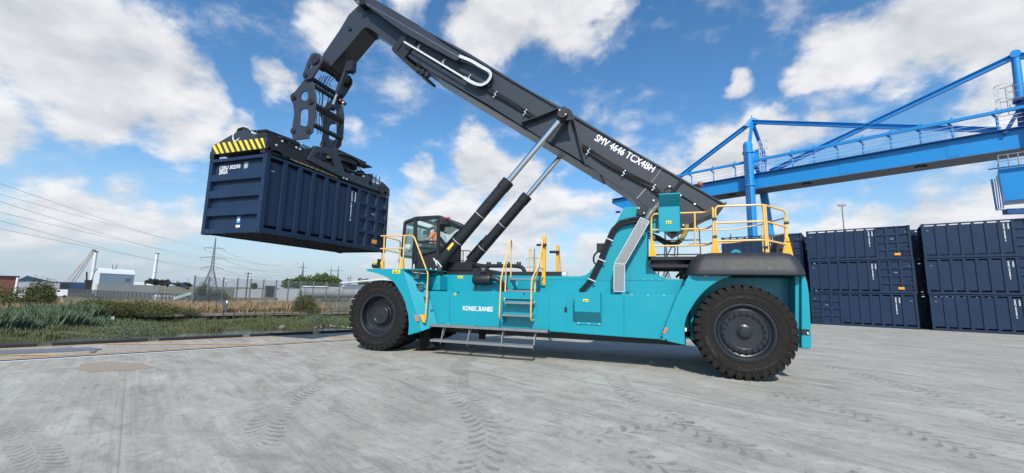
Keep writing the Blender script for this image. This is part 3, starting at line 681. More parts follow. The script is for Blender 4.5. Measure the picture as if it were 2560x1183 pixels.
# --- front fender, ladder panel and its steps
FO = [(915, 672), (1004, 673), (1051, 829), (1020, 838), (1022, 812), (1020, 786), (1012, 757), (1000, 730), (985, 707), (968, 694), (945, 684), (918, 678)]
for sgn in (0, 1):
    f = (lambda y: y) if sgn == 0 else mir
    o_ = xz(FO, .02)
    m_ = MB(); m_.py(o_, *sorted((f(.02), f(.09))))
    inner = o_[3:]; top = o_[0:2]      # inner arch skin going inboard
    vs = []; th = .03
    for p in inner: vs += [(p[0], f(.05), p[1]), (p[0], f(1.24), p[1]), (p[0]+.02, f(1.24), p[1]+th), (p[0]+.02, f(.05), p[1]+th)]
    fs = []
    for i in range(len(inner)-1):
        for j in range(4): fs.append((i*4+j, i*4+(j+1) % 4, (i+1)*4+(j+1) % 4, (i+1)*4+j))
    m_.add(vs, fs); x0, x1 = o_[0][0]+.02, o_[1][0]+.9
    m_.box((x0, min(f(.05), f(1.3)), o_[0][1]-.03), (x1, max(f(.05), f(1.3)), o_[0][1]-.002))
    m_.build('front_fender', CYAN, RS, bevel=.01)
# ladder panel: slanted sheet between fender band and the side box, with four step pockets
a = PY(1004, 673.5, .05); b = PY(1051, 829, .05); c = PY(1094, 813, SBY); d = PY(1069, 727.5, SBY); e = PY(1066, 690, .62)
m_ = MB(); m_.add([a, b, c, d, e, PY(1060, 688, .62)], [(0, 1, 2, 3), (0, 3, 4, 5)])
m_.add([a+Vector((0, .03, 0)), b+Vector((0, .03, 0)), c+Vector((0, .05, 0)), d+Vector((0, .05, 0))], [(3, 2, 1, 0)])
m_.py(xz([(1052, 687), (1070, 686), (1069, 728), (1048, 728)], .66), .66, 1.26)
lp = m_.build('ladder_panel', CYAN, RS, smooth=False)
m_ = MB(); m_.py(xz([(1060, 692), (1099, 688), (1099, 727), (1070, 727), (1056, 727)], .72), .72, 1.30); m_.build('mud_box', CYAN, RS, bevel=.05)
DTEAL = mat('step_grip', (.03, .09, .11), .6, var=.1)
for (u0, u1, vt, vb) in ((1031, 1051, 683, 696), (1035, 1063, 709, 724), (1047, 1068, 741, 757), (1057, 1082, 773, 786)):
    yy = .20+.002*(vt-683); p = PY(u0, vt, yy-.01); q = PY(u1, vb, yy-.01); w = q.x-p.x; h = p.z-q.z
    s_ = MB(); s_.py([(p.x, p.z), (q.x, p.z), (q.x-w*.25, q.z), (p.x+w*.25, q.z)], yy-.01, yy+.004)
    st_ = s_.build('step', DTEAL, RS)
    MB().py([(p.x, p.z), (p.x+w*.5, p.z), (p.x+w*.28, q.z+.02)], yy-.014, yy-.008).build('opening', DARK2, st_); MB().beam((p.x, yy-.015, p.z), (q.x, yy-.015, p.z), .02, .014).build('tread', GREYM, st_); MB().beam((p.x+w*.2, yy-.018, q.z), (q.x-w*.2, yy-.018, q.z), .03, .014).build('tread', GREYM, st_)
o = MB().py(xz([(1037, 788), (1043, 789), (1047, 803), (1041, 804)], .01), .0, .03).build('side_reflector', ORG, RS, bevel=.004)
sticker((982, 674.5), (1000, 684), .012)
# --- rear fender
RO = [(1727, 680), (1866, 680.5), (1868, 684), (1848, 686.5), (1830, 690), (1811, 696.5), (1793, 704), (1778, 714), (1763, 726), (1750, 740), (1738, 755), (1728, 771), (1720, 785), (1715, 798), (1712, 810), (1711, 822), (1713, 863), (1650, 849), (1692, 741)]
for sgn in (0, 1):
    f = (lambda y: y) if sgn == 0 else mir
    ro = xz(RO, .30); m_ = MB(); m_.py(ro, *sorted((f(.30), f(.36))))
    inner = ro[2:17]; vs = []; fs = []
    for p in inner: vs += [(p[0], f(.33), p[1]), (p[0], f(1.25), p[1]), (p[0]-.02, f(1.25), p[1]+.03), (p[0]-.02, f(.33), p[1]+.03)]
    for i in range(len(inner)-1):
        for j in range(4): fs.append((i*4+j, i*4+(j+1) % 4, (i+1)*4+(j+1) % 4, (i+1)*4+j))
    m_.add(vs, fs); m_.box((ro[0][0]+.02, min(f(.32), f(1.4)), ro[0][1]-.06), (11.3, max(f(.32), f(1.4)), ro[0][1]-.005))
    m_.build('rear_fender', CYAN, RS, bevel=.01)
MB().py(xz([(1663, 819), (1669, 820), (1662, 835), (1656, 834)], .29), .275, .31).build('side_reflector', ORG, RS, bevel=.004)
sticker((1760, 682.5), (1769, 690), .292)
MB().box((PY(1712, 820, .3).x, .35, PY(1712, 829, .3).z), (PY(1717, 820, .3).x, .40, PY(1712, 820, .3).z)).build('marker_lamp', STKW, RS)
# --- counterweight: inner mass, outer cheek at the tail, big cover on top
m_ = MB(); m_.box((9.0, 1.0, .75), (11.42, mir(1.0), 2.40)); m_.box((8.8, 1.35, .75), (9.3, mir(1.35), 2.2)); cw = m_.build('counterweight', CYAN, RS, bevel=.03)
tl = xz([(2003, 686), (2012, 687), (2019, 705), (2024, 740), (2027.5, 800), (2029.5, 868), (2026, 873), (2003, 872)], .35)
m_ = MB(); m_.py(tl, .35, mir(.35)); m_.build('counterweight_tail', CYAN, RS, bevel=.03)
pn = xz([(1988, 686), (2002, 686), (2002, 868), (1996, 868), (1988, 800)], .45); m_ = MB(); m_.py(pn, .45, 1.0); m_.build('counterweight_panel', CYAN, RS, bevel=.01)
a = PY(2004, 823, .34); b = PY(2024, 838, .34); o = MB().box((a.x, .335, b.z), (b.x, .36, a.z)).build('tail_lamp', DARK2, RS); MB().beam((a.x+.12, .33, a.z-.11), (b.x-.04, .33, a.z-.06), .012, .025).build('lamp_strip', WHITE, o)
# smooth cover, as stacked rounded outlines
def rrect(x0, x1, y0, y1, r, z, n=6):
    pts = []
    for cx_, cy_, a0 in ((x1-r, y1-r, 0), (x0+r, y1-r, 90), (x0+r, y0+r, 180), (x1-r, y0+r, 270)):
        for i in range(n+1): t = R(a0+90*i/n); pts.append((cx_+r*math.cos(t), cy_+r*math.sin(t), z))
    return pts
def loft(rings):
    m = MB(); n = len(rings[0]); vs = [p for r in rings for p in r]
    fs = [(a*n+i, a*n+(i+1) % n, (a+1)*n+(i+1) % n, (a+1)*n+i) for a in range(len(rings)-1) for i in range(n)]
    fs += [tuple(range(n-1, -1, -1)), tuple(range((len(rings)-1)*n, len(rings)*n))]; m.add(vs, fs); return m
cvx0, cvx1 = PY(1720, 685, .12).x, PY(2013, 690, .30).x+.03
rings = []
for d, z in ((.05, 2.40), (0, 2.42), (0, 2.50), (.02, 2.56), (.09, 2.74), (.16, 2.86), (.26, 2.94), (.42, 2.975), (.7, 2.985)):
    rings.append(rrect(cvx0+d*1.05, cvx1-d*.85, .14+d*.8, mir(.14+d*.8), .28, z))
loft(rings).build('engine_cover', COVER, RS, ang=50)
MB().py([(p[0], p[1]) for p in circ((PY(1840, 632, 1.2).x, 3.0), .13, 20)], 1.18, 1.24, holes=[circ((PY(1840, 632, 1.2).x, 3.0), .06, 14)]).build('lifting_eye', CYAN, RS)

# --- boom
BY0, BY1 = 1.55, mir(1.55)
outer = xz([(1018, 52), (1171, 132), (1315, 220), (1411, 272), (1540, 350), (1654, 416), (1811, 508), (1808, 514), (1792, 530), (1772, 537), (1720, 566), (1700, 575), (1683, 586), (1660, 566), (1635, 540), (1605, 528), (1585, 503), (1578, 494), (1567, 483), (1550, 470), (1513, 445), (1464, 410), (1352, 345), (1220, 262), (1072, 177), (1044, 160), (990, 118)], BY0)
# straighten the long edges in world space
m_ = MB(); m_.py(outer, BY0, BY1); bo = m_.build('boom', DARK, RS, bevel=.012, ang=20)
bdir = Vector((outer[6][0]-outer[1][0], 0, outer[6][1]-outer[1][1])).normalized(); bnrm = Vector((-bdir.z, 0, bdir.x))
if bnrm.z < 0: bnrm = -bnrm
def B(u, v, y=BY0): return PY(u, v, y)
# top and bottom flanges standing proud of the web
m_ = MB(); a = B(1060, 75); b = B(1809, 511)
m_.beam(Vector((a.x, CY, a.z))+bnrm*.0, Vector((b.x, CY, b.z))+bnrm*.0, BY1-BY0+.12, .035, up=bnrm)
a = B(1072, 180); b = B(1500, 437); m_.beam(Vector((a.x, CY, a.z)), Vector((b.x, CY, b.z)), BY1-BY0+.06, .03, up=bnrm)
m_.build('boom_flanges', DARK, bo)
# doubler plates and their bright edges near the tail
m_ = MB(); m_.py(xz([(1656, 418), (1808, 511), (1790, 531), (1720, 563), (1684, 583), (1640, 540), (1600, 505), (1590, 498), (1618, 468)], BY0-.012), BY0-.012, BY0+.01); m_.build('doubler_plate', DARK, bo, bevel=.004)
m_ = MB()
for p, q in (((1655, 418), (1640, 442)), ((1640, 442), (1627, 458)), ((1617, 470), (1592, 498)), ((1616, 469), (1591, 497))): m_.beam(B(*p, BY0-.018), B(*q, BY0-.018), .014, .016)
m_.build('edge_seal', GREYM, bo)
m_ = MB(); m_.tube([B(1706, 449, BY0-.03), B(1690, 470, BY0-.03), B(1673, 492, BY0-.03)], .05, 8); m_.build('rear_stiffener', DARK2, bo)
m_ = MB(); m_.tube([B(1701, 488, BY0-.03), B(1737, 510, BY0-.03), B(1763, 528, BY0-.03)], .018, 6); m_.tube([B(1657, 492, BY0-.03), B(1662, 474, BY0-.03), B(1674, 467, BY0-.03), B(1684, 475, BY0-.03), B(1693, 487, BY0-.03)], .018, 6); m_.build('cable', HOSE, bo)
m_ = MB()
for p in ((1701, 488.5), (1737, 510), (1674, 466), (1634, 501), (1709, 563)): q = B(*p, BY0-.05); m_.cyl(q, q+Vector((0, .04, 0)), .03, n=8)
build_each(m_, 'cable_clip', SILV, bo)
# tail end plate
m_ = MB(); a = B(1813, 507, BY0); b = B(1792, 533, BY0); m_.beam(Vector((a.x+.02, CY, a.z)), Vector((b.x+.02, CY, b.z)), BY1-BY0+.10, .05, up=bdir); m_.build('tail_plate', DARK2, bo)
p = B(1750, 465, BY0+.25); m_ = MB(); m_.cyl(p-Vector((0, 0, .16)), p, .02); m_.lathe([(.001, -.07), (.06, -.055), (.085, 0), (.06, .07), (.001, .085)], p+Vector((0, 0, .03)), 16, 'z'); m_.build('beacon', BRASS, bo)
# front collar
ax_ = bdir; cpt = B(1008, 118)
m_ = MB()
col = xz([(1010, 82), (1020, 90), (992, 129), (1030, 160), (1046, 172), (1041, 177), (1026, 168), (984, 131), (979, 122)], BY0-.10)
m_.py(col, BY0-.12, BY1+.12)
col2 = xz([(1010, 82), (1034, 64), (1062, 76), (1048, 96), (1010, 148), (992, 129)], BY0-.05); m_.py(col2, BY0-.08, BY1+.08)
m_.build('boom_collar', DARK2, bo, bevel=.02)
m_ = MB(); m_.py(xz([(1028, 58), (1052, 68), (1046, 80), (1022, 72)], BY0-.1), BY0-.10, BY0+.25); m_.build('top_bracket', DARK2, bo, bevel=.01)
m_ = MB()
for dx in (0, 10, 22): m_.box(tuple(B(1046+dx, 172+dx*.55, BY0-.08)-Vector((.09, .03, .12))), tuple(B(1046+dx, 172+dx*.55, BY0-.08)+Vector((.07, .1, .06))))
m_.tube([B(1040, 172, BY0-.1), B(1046, 150, BY0-.12), B(1050, 146, BY0-.12), B(1044, 172, BY0-.1)], .012, 6); m_.build('sensor_bracket', DARK2, bo)
# inner boom and goose-neck head
IY0, IY1 = 1.70, mir(1.70)
inn = xz([(1120, 185), (984, 112.5), (930, 76), (920, 70), (914, 69), (907, 72), (860, 128), (824, 168), (812, 164), (803, 150), (808, 134), (848, 76), (860, 56), (871, 37), (894, 15), (908, 1), (930, 0), (1180, 140)], IY0)
m_ = MB(); m_.py(inn, IY0, IY1); ib = m_.build('inner_boom', DARK, RS, bevel=.02, ang=25)
m_ = MB(); q = [(871, 37), (894, 15)]; m_.beam(PY(926, 68, IY0-.004), PY(927, 48, IY0-.004), .01, .012); m_.build('weld_line', DARK2, ib)
o = MB().py(xz([(868, 66), (873, 65), (879, 73), (872, 76)], IY0-.04), IY0-.06, IY0).build('bracket', DARK2, ib)
# hose channel along the top edge, reaching back over the outer boom
HY = 1.30
m_ = MB(); m_.py(xz([(913, 3), (930, -6), (1046, 62), (1150, 140), (1146, 150), (1138, 151), (1010, 82), (914, 12)], HY), HY, HY+.14)
hc = m_.build('hose_channel', DARK, RS, bevel=.008)
m_ = MB(); m_.beam(PY(915, 8, HY-.005), PY(1148, 143, HY-.005), .01, .016); m_.build('channel_lip', GREYM, hc)
m_ = MB(); m_.box((PY(905, 8, 1.4).x-.1, 1.35, PY(905, 8, 1.4).z-.1), (PY(925, 4, 1.4).x, 2.4, PY(905, 8, 1.4).z+.18))
for dx in range(4): m_.tube([PY(895+dx*3, 12, 1.5), PY(886+dx*4, 2, 1.5+dx*.1), PY(896+dx*4, -6, 1.7), PY(912, 4, 1.8)], .02, 6)
m_.build('head_hoses', HOSE, ib)
# cable guide chain and its tray
m_ = MB(); tp = [(1011, 106), (1060, 136), (1100, 160), (1140, 184), (1166, 199)]
m_.beam(PY(1010, 104.5, BY0-.22), PY(1166, 198, BY0-.22), .03, .06); 
m_.build('chain_tray', SILV, bo)
cp_ = [(1163, 197), (1178, 206), (1194, 213), (1207, 214), (1219, 208), (1227, 197), (1228, 187), (1222, 179), (1206, 170), (1178, 154), (1150, 143)]
m_ = MB(); m2 = MB(); pts = [PY(u, v, BY0-.17) for u, v in cp_]
Q_ = []
for i in range(len(pts)-1):
    p0, p1, p2, p3 = pts[max(i-1, 0)], pts[i], pts[i+1], pts[min(i+2, len(pts)-1)]
    for j in range(4): t = j/4; Q_.append(.5*((2*p1)+(p2-p0)*t+(2*p0-5*p1+4*p2-p3)*t*t+(3*p1-p0-3*p2+p3)*t**3))
Q_.append(pts[-1])
for i in range(len(Q_)-1):
    m_.beam(Q_[i]-Vector((0, .075, 0)), Q_[i+1]-Vector((0, .075, 0)), .012, .105, up=(0, 1, 0) if 0 else Vector((Q_[i+1]-Q_[i])).cross(Vector((0, 1, 0))), ext=.004); m2.beam(Q_[i], Q_[i+1], .14, .09, up=Vector((Q_[i+1]-Q_[i])).cross(Vector((0, 1, 0))), ext=.002)
m_.build('cable_chain', SILV, bo); m2.build('chain_links', DARK2, bo)
# hoses along the boom, held by clips
hp = [(1012, 100), (1060, 130), (1100, 154), (1140, 178), (1195, 208), (1232, 230), (1270, 252), (1312, 279), (1345, 301)]
hp2 = [(1455, 366), (1470, 376), (1515, 405), (1558, 430), (1600, 452), (1632, 467), (1645, 480), (1657, 494)]
m_ = MB()
for j in range(4):
    for path in (hp, hp2):
        pts = []
        for i, (u, v) in enumerate(path):
            sp = (j-1.5)*(3.0 if path is hp2 else 2.4); pts.append(PY(u-sp*.5, v+sp, BY0-.06-.015*math.sin(i*2.1+j)))
        m_.tube(pts, .024, 6, rnd=.4)
m_.build('boom_hoses', HOSE, bo)
m_ = MB()
for u, v in ((1045, 118), (1107, 155), (1172, 193), (1237, 235), (1312, 280), (1470, 378), (1559, 432), (1634, 468)):
    for j, (du, dv) in enumerate(((4, -5), (0, -1), (1, 3), (-3, 7))):
        p = PY(u+du, v+dv, BY0-.10); m_.box(p-Vector((.022, .012, .018)), p+Vector((.022, .03, .018)))
build_each(m_, 'hose_clip', SILV, bo, bevel=.006)
# trunnion bracket where the lift cylinders meet the boom
TY = 1.22
m_ = MB(); pl = xz([(1303, 305), (1352, 288), (1392, 271), (1411, 267), (1427, 277), (1436, 305), (1456, 385), (1465, 411), (1420, 382), (1352, 345), (1300, 310)], BY0-.06)
m_.py(pl, BY0-.06, BY0+.02); mB = MB(); mB.py(pl, BY1-.02, BY1+.06)
def flange(m, pix, y0, y1, w):
    for (a, b) in zip(pix[:-1], pix[1:]):
        A = PY(*a, y0); Bq = PY(*b, y0); m.beam(Vector((A.x, (y0+y1)/2, A.z)), Vector((Bq.x, (y0+y1)/2, Bq.z)), abs(y1-y0), w, up=(Bq-A).cross(Vector((0, 1, 0))), ext=.01)
flange(m_, [(1303, 305), (1352, 288), (1392, 271), (1411, 267), (1427, 277), (1436, 305), (1456, 385), (1464, 411)], TY+.06, BY0, .035)
flange_far = [(xz([q], TY+.06)[0]) for q in ((1303, 305), (1352, 288), (1392, 271), (1411, 267), (1427, 277), (1436, 305), (1456, 385), (1464, 411))]
for qa, qb in zip(flange_far[:-1], flange_far[1:]): mB.beam((qa[0], (mir(TY+.06)+mir(BY0))/2, qa[1]), (qb[0], (mir(TY+.06)+mir(BY0))/2, qb[1]), BY0-TY-.06, .035, up=(-(qb[1]-qa[1]), 0, qb[0]-qa[0]), ext=.01)
mB.build('lift_bracket', DARK, RS, bevel=.006)
tb = m_.build('lift_bracket', DARK, RS, bevel=.006)
PIN = PY(1410, 288, 1.10)
m_ = MB(); m_.cyl((PIN.x, .93, PIN.z), (PIN.x, mir(.93), PIN.z), .11, n=24); m_.cyl((PIN.x, .90, PIN.z), (PIN.x, .95, PIN.z), .17, n=24)
m_.py(xz([(1395, 278), (1411, 270), (1425, 279), (1431, 300), (1408, 302), (1396, 298)], 1.0), .99, 1.03); m_.build('cylinder_pin', DARK2, tb, bevel=.006)
m_ = MB()
for dx, dz in ((-.09, .09), (.1, -.08)): m_.cyl((PIN.x+dx, .88, PIN.z+dz), (PIN.x+dx, .91, PIN.z+dz), .025, n=10)
build_each(m_, 'bolt', SILV, tb)
# lettering on the boom
A = PY(1485, 350, BY0-.008); Bv = PY(1634, 433, BY0-.008)
dirx = (Bv-A).normalized(); wid = (Bv-A).length
text('lettering', 'SMV 4646 TCX4BH', .31, tuple(A), tuple(dirx), tuple(bnrm), WHITE, bo, bold=.007, fit=wid*.98)
# lift cylinders
BASE = PY(1096, 662, 1.10)
def lift(y):
    a = Vector((BASE.x, y, BASE.z)); b = Vector((PIN.x, y, PIN.z)); d = (b-a).normalized(); g = PY(1272, 453, 1.10); top = a+d*((Vector((g.x, y, g.z))-a).dot(d))
    m = MB(); m.cyl(a-d*.05, top-d*.02, .19, n=28); m.cyl(top-d*.32, top, .205, n=28); m.cyl(top-d*.02, top+d*.015, .17, n=28); m.cyl((a.x, y-.20, a.z), (a.x, y+.20, a.z), .22, n=24)
    c = m.build('lift_cylinder', DARK2, RS, ang=30)
    m = MB()
    for f in (.28, .60): p = a.lerp(top, f); m.cyl(p, p+d*.018, .198, n=28)
    build_each(m, 'clamp_band', SILV, c)
    MB().cyl(top-d*.3, b-d*.12, .095, n=28).build('rod', CHROME, c)
    m = MB(); m.cyl(b-d*.25, b-d*.05, .12, n=20); m.cyl((b.x, y-.10, b.z), (b.x, y+.10, b.z), .15, n=20); m.build('rod_eye', DARK2, c)
    m = MB(); n_ = d.cross(Vector((0, 1, 0))).normalized(); n_ = n_ if n_.z > 0 else -n_
    m.tube([a+d*.35+n_*.20+Vector((0, -.06, 0)), a+d*1.5+n_*.195+Vector((0, -.06, 0))], .022, 8); m.tube([a+d*.35+n_*.20+Vector((0, -.12, 0)), a+d*1.25+n_*.19+Vector((0, -.12, 0))], .022, 8); build_each(m, 'oil_pipe', DARK2, c)
    return c, a, d
lc, la, ld = lift(1.10); lift(mir(1.10))
m_ = MB(); p = la+ld*.78+Vector((0, -.187, 0)); s_ = ld.cross(Vector((0, -1, 0))).normalized()
m_.add([p+ld*x+s_*y+Vector((0, -.012, 0)) for x, y in ((-.14, -.045), (.10, -.045), (.17, 0), (.10, .045), (-.14, .045))], [(0, 1, 2, 3, 4)])
m_.build('warning_sticker', YELSTK, lc, smooth=False)
# cylinder foot brackets and valves
m_ = MB(); m_.py(xz([(1066, 691), (1074, 676), (1083, 668), (1094, 674), (1108, 691)], 1.0), .92, 1.30); m_.build('cylinder_foot', CYAN, RS, bevel=.02)
m_ = MB(); q = PY(1083, 672, .85); m_.cyl((q.x, .84, q.z), (q.x, .94, q.z), .13, n=24); m_.build('pin_cap', DARK2, RS, bevel=.01)
m_ = MB()
for u, v in ((1077, 672), (1090, 673), (1085, 650), (1093, 657)): q = PY(u, v, .83); m_.cyl(q, q+Vector((0, .05, 0)), .025, n=8)
m_.tube([PY(1084, 646, .84), PY(1088, 652, .8), PY(1092, 664, .84)], .022, 8); m_.tube([PY(1091, 652, .84), PY(1098, 660, .8), PY(1104, 668, .84)], .022, 8); build_each(m_, 'valve_fitting', SILV, RS)
m_ = MB()
for i in range(3): m_.tube([PY(1094+i*3, 662, .88), PY(1100+i*2, 680, .84), PY(1100+i*2, 700, .95), PY(1105+i*1.5, 728, 1.1)], .03, 8, rnd=.2)
m_.box(tuple(PY(1102, 676, 1.35)), tuple(PY(1180, 655, 1.35)+Vector((0, 1.5, 0)))); m_.build('hydraulic_hoses', HOSE, RS)
m_ = MB()
m_.cyl(PY(1150, 676, 1.6), PY(1190, 676, 1.6), .09); m_.box(tuple(PY(1120, 684, 1.4)), tuple(PY(1210, 672, 1.4)+Vector((0, 1.4, 0)))); m_.build('valve_block', DARK2, RS)
# long black beam and hose loop on the chassis deck
m_ = MB(); a = PY(1105, 685.5, 1.38); b = PY(1405, 686.5, 1.38); m_.beam(a, b, .12, .17); m_.build('deck_rail', DARK2, RS, bevel=.01)
m_ = MB(); m_.box(tuple(PY(1404, 689, 1.36)), tuple(PY(1416, 681, 1.36)+Vector((0, .15, 0)))); m_.build('beam_end', SILV, RS)
m_ = MB(); m_.tube([PY(1150, 672, 1.7), PY(1165, 665, 1.7), PY(1230, 665, 1.7), PY(1290, 665, 1.7), PY(1306, 668, 1.7), PY(1312, 680, 1.7), PY(1312, 690, 1.7)], .065, 10, rnd=.25)
for u in (1219, 1225, 1245, 1251, 1272, 1294, 1300): p = PY(u, 663, 1.7); m_.box(p-Vector((.02, .05, .0)), p+Vector((.02, .05, .10)))
m_.build('hose_loop', DARK2, RS)
# air cleaner
p = PY(1213, 698, 1.0); q = PY(1223, 698, 1.0)
m_ = MB(); a = PY(1184, 699, 1.0); b = PY(1229, 699, 1.0); c = (a+b)/2
m_.lathe([(.001, a.x-c.x), (.13, a.x-c.x), (.165, a.x-c.x+.03), (.175, a.x-c.x+.10), (.175, b.x-c.x-.06), (.16, b.x-c.x-.02), (.10, b.x-c.x), (.001, b.x-c.x)], c, 28, 'x')
m_.cyl((c.x+.02, 1.0, c.z), (c.x+.02, 1.0, c.z+.29), .075, n=20)
m_.lathe([(.001, .40), (.10, .395), (.165, .35), (.19, .29), (.185, .27), (.08, .27)], (c.x+.02, 1.0, c.z), 28, 'z'); m_.cyl((a.x+.1, 1.0, a.z-.16), (a.x+.1, 1.0, a.z-.30), .03, n=10)
ac = m_.build('air_cleaner', DARK2, RS, ang=30)
m_ = MB(); m_.cyl((c.x+.02, 1.0, c.z+.255), (c.x+.02, 1.0, c.z+.272), .082, n=20); m_.build('clamp', SILV, ac)
m_ = MB(); m_.tube([PY(1229, 695, 1.0), PY(1240, 697, 1.0), PY(1250, 703, 1.02), PY(1258, 714, 1.08), PY(1263, 726, 1.15)], .085, 12); m_.build('intake_pipe', DARK2, ac)
# exhaust, shields and hoses on the tower
XY = 1.0
m_ = MB()
p = [PY(1617, 548, XY), PY(1628, 530, XY), PY(1640, 518, XY), PY(1649, 510, XY)]
m_.tube(p, [.085, .08, .085, .09], 14, rnd=.12); ex = m_.build('exhaust_pipe', EXH, RS)
def shield(pix, name='heat_shield'):
    P = xz(pix, XY-.12); m = MB(); n = len(P)
    m.py(P, XY-.15, XY-.147); 
    for i in range(n):
        a_, b_ = P[i], P[(i+1) % n]
        m.beam((a_[0], XY-.15, a_[1]), (b_[0], XY-.15, b_[1]), .012, .012)
    return m
m_ = shield([(1602, 544), (1624, 554), (1563, 661), (1536, 659)]); o1 = m_.build('heat_shield', PERF, RS, smooth=False)
P = xz([(1602, 544), (1624, 554), (1563, 661), (1536, 659)], XY-.12)
m_ = MB(); m_.add([(P[0][0], XY-.15, P[0][1]), (P[3][0], XY-.15, P[3][1]), (P[3][0], XY+.12, P[3][1]), (P[0][0], XY+.12, P[0][1])], [(0, 1, 2, 3)]); m_.add([(P[1][0], XY-.15, P[1][1]), (P[2][0], XY-.15, P[2][1]), (P[2][0], XY+.12, P[2][1]), (P[1][0], XY+.12, P[1][1])], [(0, 1, 2, 3)])
build_each(m_, 'shield_side', GALV, o1, smooth=False)
m_ = MB()
for i in range(4):
    a_, b_ = P[i], P[(i+1) % 4]; m_.beam((a_[0], XY-.153, a_[1]), (b_[0], XY-.153, b_[1]), .014, .014)
for u, v in ((1606, 549), (1619, 557), (1603, 556), (1615, 561)): q = PY(u, v, XY-.16); m_.cyl(q, q+Vector((0, .01, 0)), .012, n=8)
m_.build('shield_frame', SILV, o1)
m_ = shield([(1535, 663), (1562, 663), (1562, 729), (1535, 729)]); o2 = m_.build('heat_shield', PERF, RS, smooth=False)
P2 = xz([(1535, 663), (1562, 663), (1562, 729), (1535, 729)], XY-.12); m_ = MB()
for i in range(4):
    a_, b_ = P2[i], P2[(i+1) % 4]; m_.beam((a_[0], XY-.153, a_[1]), (b_[0], XY-.153, b_[1]), .014, .014)
m_.build('shield_frame', SILV, o2)
m_ = MB(); m_.tube([PY(1550, 728, XY+.05), PY(1550, 665, XY+.05), PY(1612, 552, XY+.05)], .09, 12, rnd=.2); m_.build('inner_pipe', EXH, ex)
m_ = MB()
for j in range(4):
    o_ = (j-1.5)*3.3; pts = [(1452+o_*.7, 728), (1478+o_, 700), (1500+o_, 655), (1512+o_, 625), (1522+o_, 600), (1535+o_*1.0, 573), (1552+o_*.4, 558+o_*.9), (1575, 552+o_*1.0), (1598, 549+o_)]
    m_.tube([PY(u, v, 1.16-.02*(j % 2)) for u, v in pts], .034, 8)
for j in range(7): u = 1572+j*4.3; m_.tube([PY(u, 552+2*math.sin(j), 1.15), PY(u+3, 545+3*math.sin(j*2), 1.1), PY(u+8, 550, 1.14)], .016, 6)
m_.build('tower_hoses', HOSE, RS)
m_ = MB()
for u, v in ((1523, 598), (1504, 650), (1480, 700)):
    for j in range(4): p = PY(u-7+j*4.6, v-2.5+j*2, 1.10); m_.box(p-Vector((.03, .015, .016)), p+Vector((.03, .03, .016)))
build_each(m_, 'hose_clip', SILV, RS, bevel=.006)
# pivot pin of the boom
m_ = MB(); q = PY(1604, 528, 1.15); m_.cyl((q.x, 1.12, q.z), (q.x, mir(1.12), q.z), .135, n=28); m_.build('boom_pivot', DARK2, RS, bevel=.012)
m_ = MB()
for u, v in ((1597, 520.5), (1610.5, 532.5)): p = PY(u, v, 1.11); m_.cyl(p, p+Vector((0, .04, 0)), .022, n=8)
build_each(m_, 'bolt', SILV, RS)
# box on the tower's left (lamp) 
m_ = MB(); a = PY(1492, 609, 1.5); b = PY(1514, 630, 1.5); m_.box((a.x, 1.45, b.z), (b.x, 1.75, a.z)); m_.tube([PY(1494, 629, 1.5), PY(1484, 640, 1.5), PY(1484, 655, 1.5), PY(1490, 661, 1.5)], .03, 8, rnd=.1); m_.build('work_lamp', DARK2, RS, bevel=.01)
# deflector box behind the rail, with a bent top
DY = .95
a = PY(1646, 516, DY); b = PY(1700, 580, DY); tp_ = PY(1646, 490, DY-.0)
m_ = MB(); x0, x1 = PY(1648, 540, DY).x, PY(1701, 540, DY).x; zt, zb2, zz = PY(1670, 516, DY).z, PY(1670, 579, DY).z, PY(1670, 490, DY).z
m_.box((x0, DY, zb2), (x1, DY+.03, zt)); m_.px([(DY, zt-.01), (DY-.28, zz-.02), (DY-.28, zz+.01), (DY+.03, zt+.01)], x0, x1)
m_.box((x0-.28, DY+.25, zb2), (x0, DY+.28, zt)); m_.box((x0-.02, DY, zb2), (x0, DY+.28, zt)); m_.box((x1-.02, DY, zb2), (x1, DY+.12, zt))
db = m_.build('deflector_box', CYAN, RS, bevel=.006); sticker((1665, 552.5), (1678.5, 559.5), DY-.006, db)
m_ = MB(); m_.py(xz([(1670, 580), (1696, 580), (1683, 587)], 1.3), 1.2, 1.9); m_.build('lower_bracket', DARK2, RS)
m_ = MB()
for j in range(3): m_.tube([PY(1620, 583+j*6, 1.3), PY(1645, 590+j*5, 1.3), PY(1665, 603+j*5, 1.3), PY(1685, 608+j*5, 1.3), PY(1703, 600+j*2, 1.3)], .028, 8, rnd=.3)
m_.build('slack_hoses', HOSE, RS)
MB().tube([PY(1701, 602, 1.3), PY(1712, 585, 1.3), PY(1716, 570, 1.3), PY(1717, 560, 1.3)], .065, 10, rnd=.2).build('hose_sleeve', SLEEVE, RS)

# small fastenings and slots in the side plating
m_ = MB()
for u, v, y in ((1146, 731, SBY), (1310, 735, SBY), (1532, 726, 1.24), (1569, 731, 1.24), (1708, 711, .29), (1654, 843, .29), (1665, 850, .29)): q = PY(u, v, y); m_.box(q-Vector((.03, .012, .018)), q+Vector((.03, .01, .018)))
build_each(m_, 'fastener', DARK2, RS)
m_ = MB()
for u in (1386, 1405, 1580, 1620, 1660): q = PY(u, 735+(u-1386)*.012, SBY-.01); m_.cyl(q, q+Vector((0, .02, 0)), .014, n=8)
for u in (1120, 1180, 1240, 1300): q = PY(u, 808+(u-1094)*.066, SBY-.006); m_.cyl(q, q+Vector((0, .02, 0)), .014, n=8)
for i in range(12): q = PY(1066+i*0, 0, 1) if 0 else PY(1430+i*20, 692.5+i*.5, 1.243); m_.cyl(q, q+Vector((0, .02, 0)), .010, n=6) if i in (0, 9, 10, 11) else None
build_each(m_, 'bolt', SILV, RS)
m_ = MB()
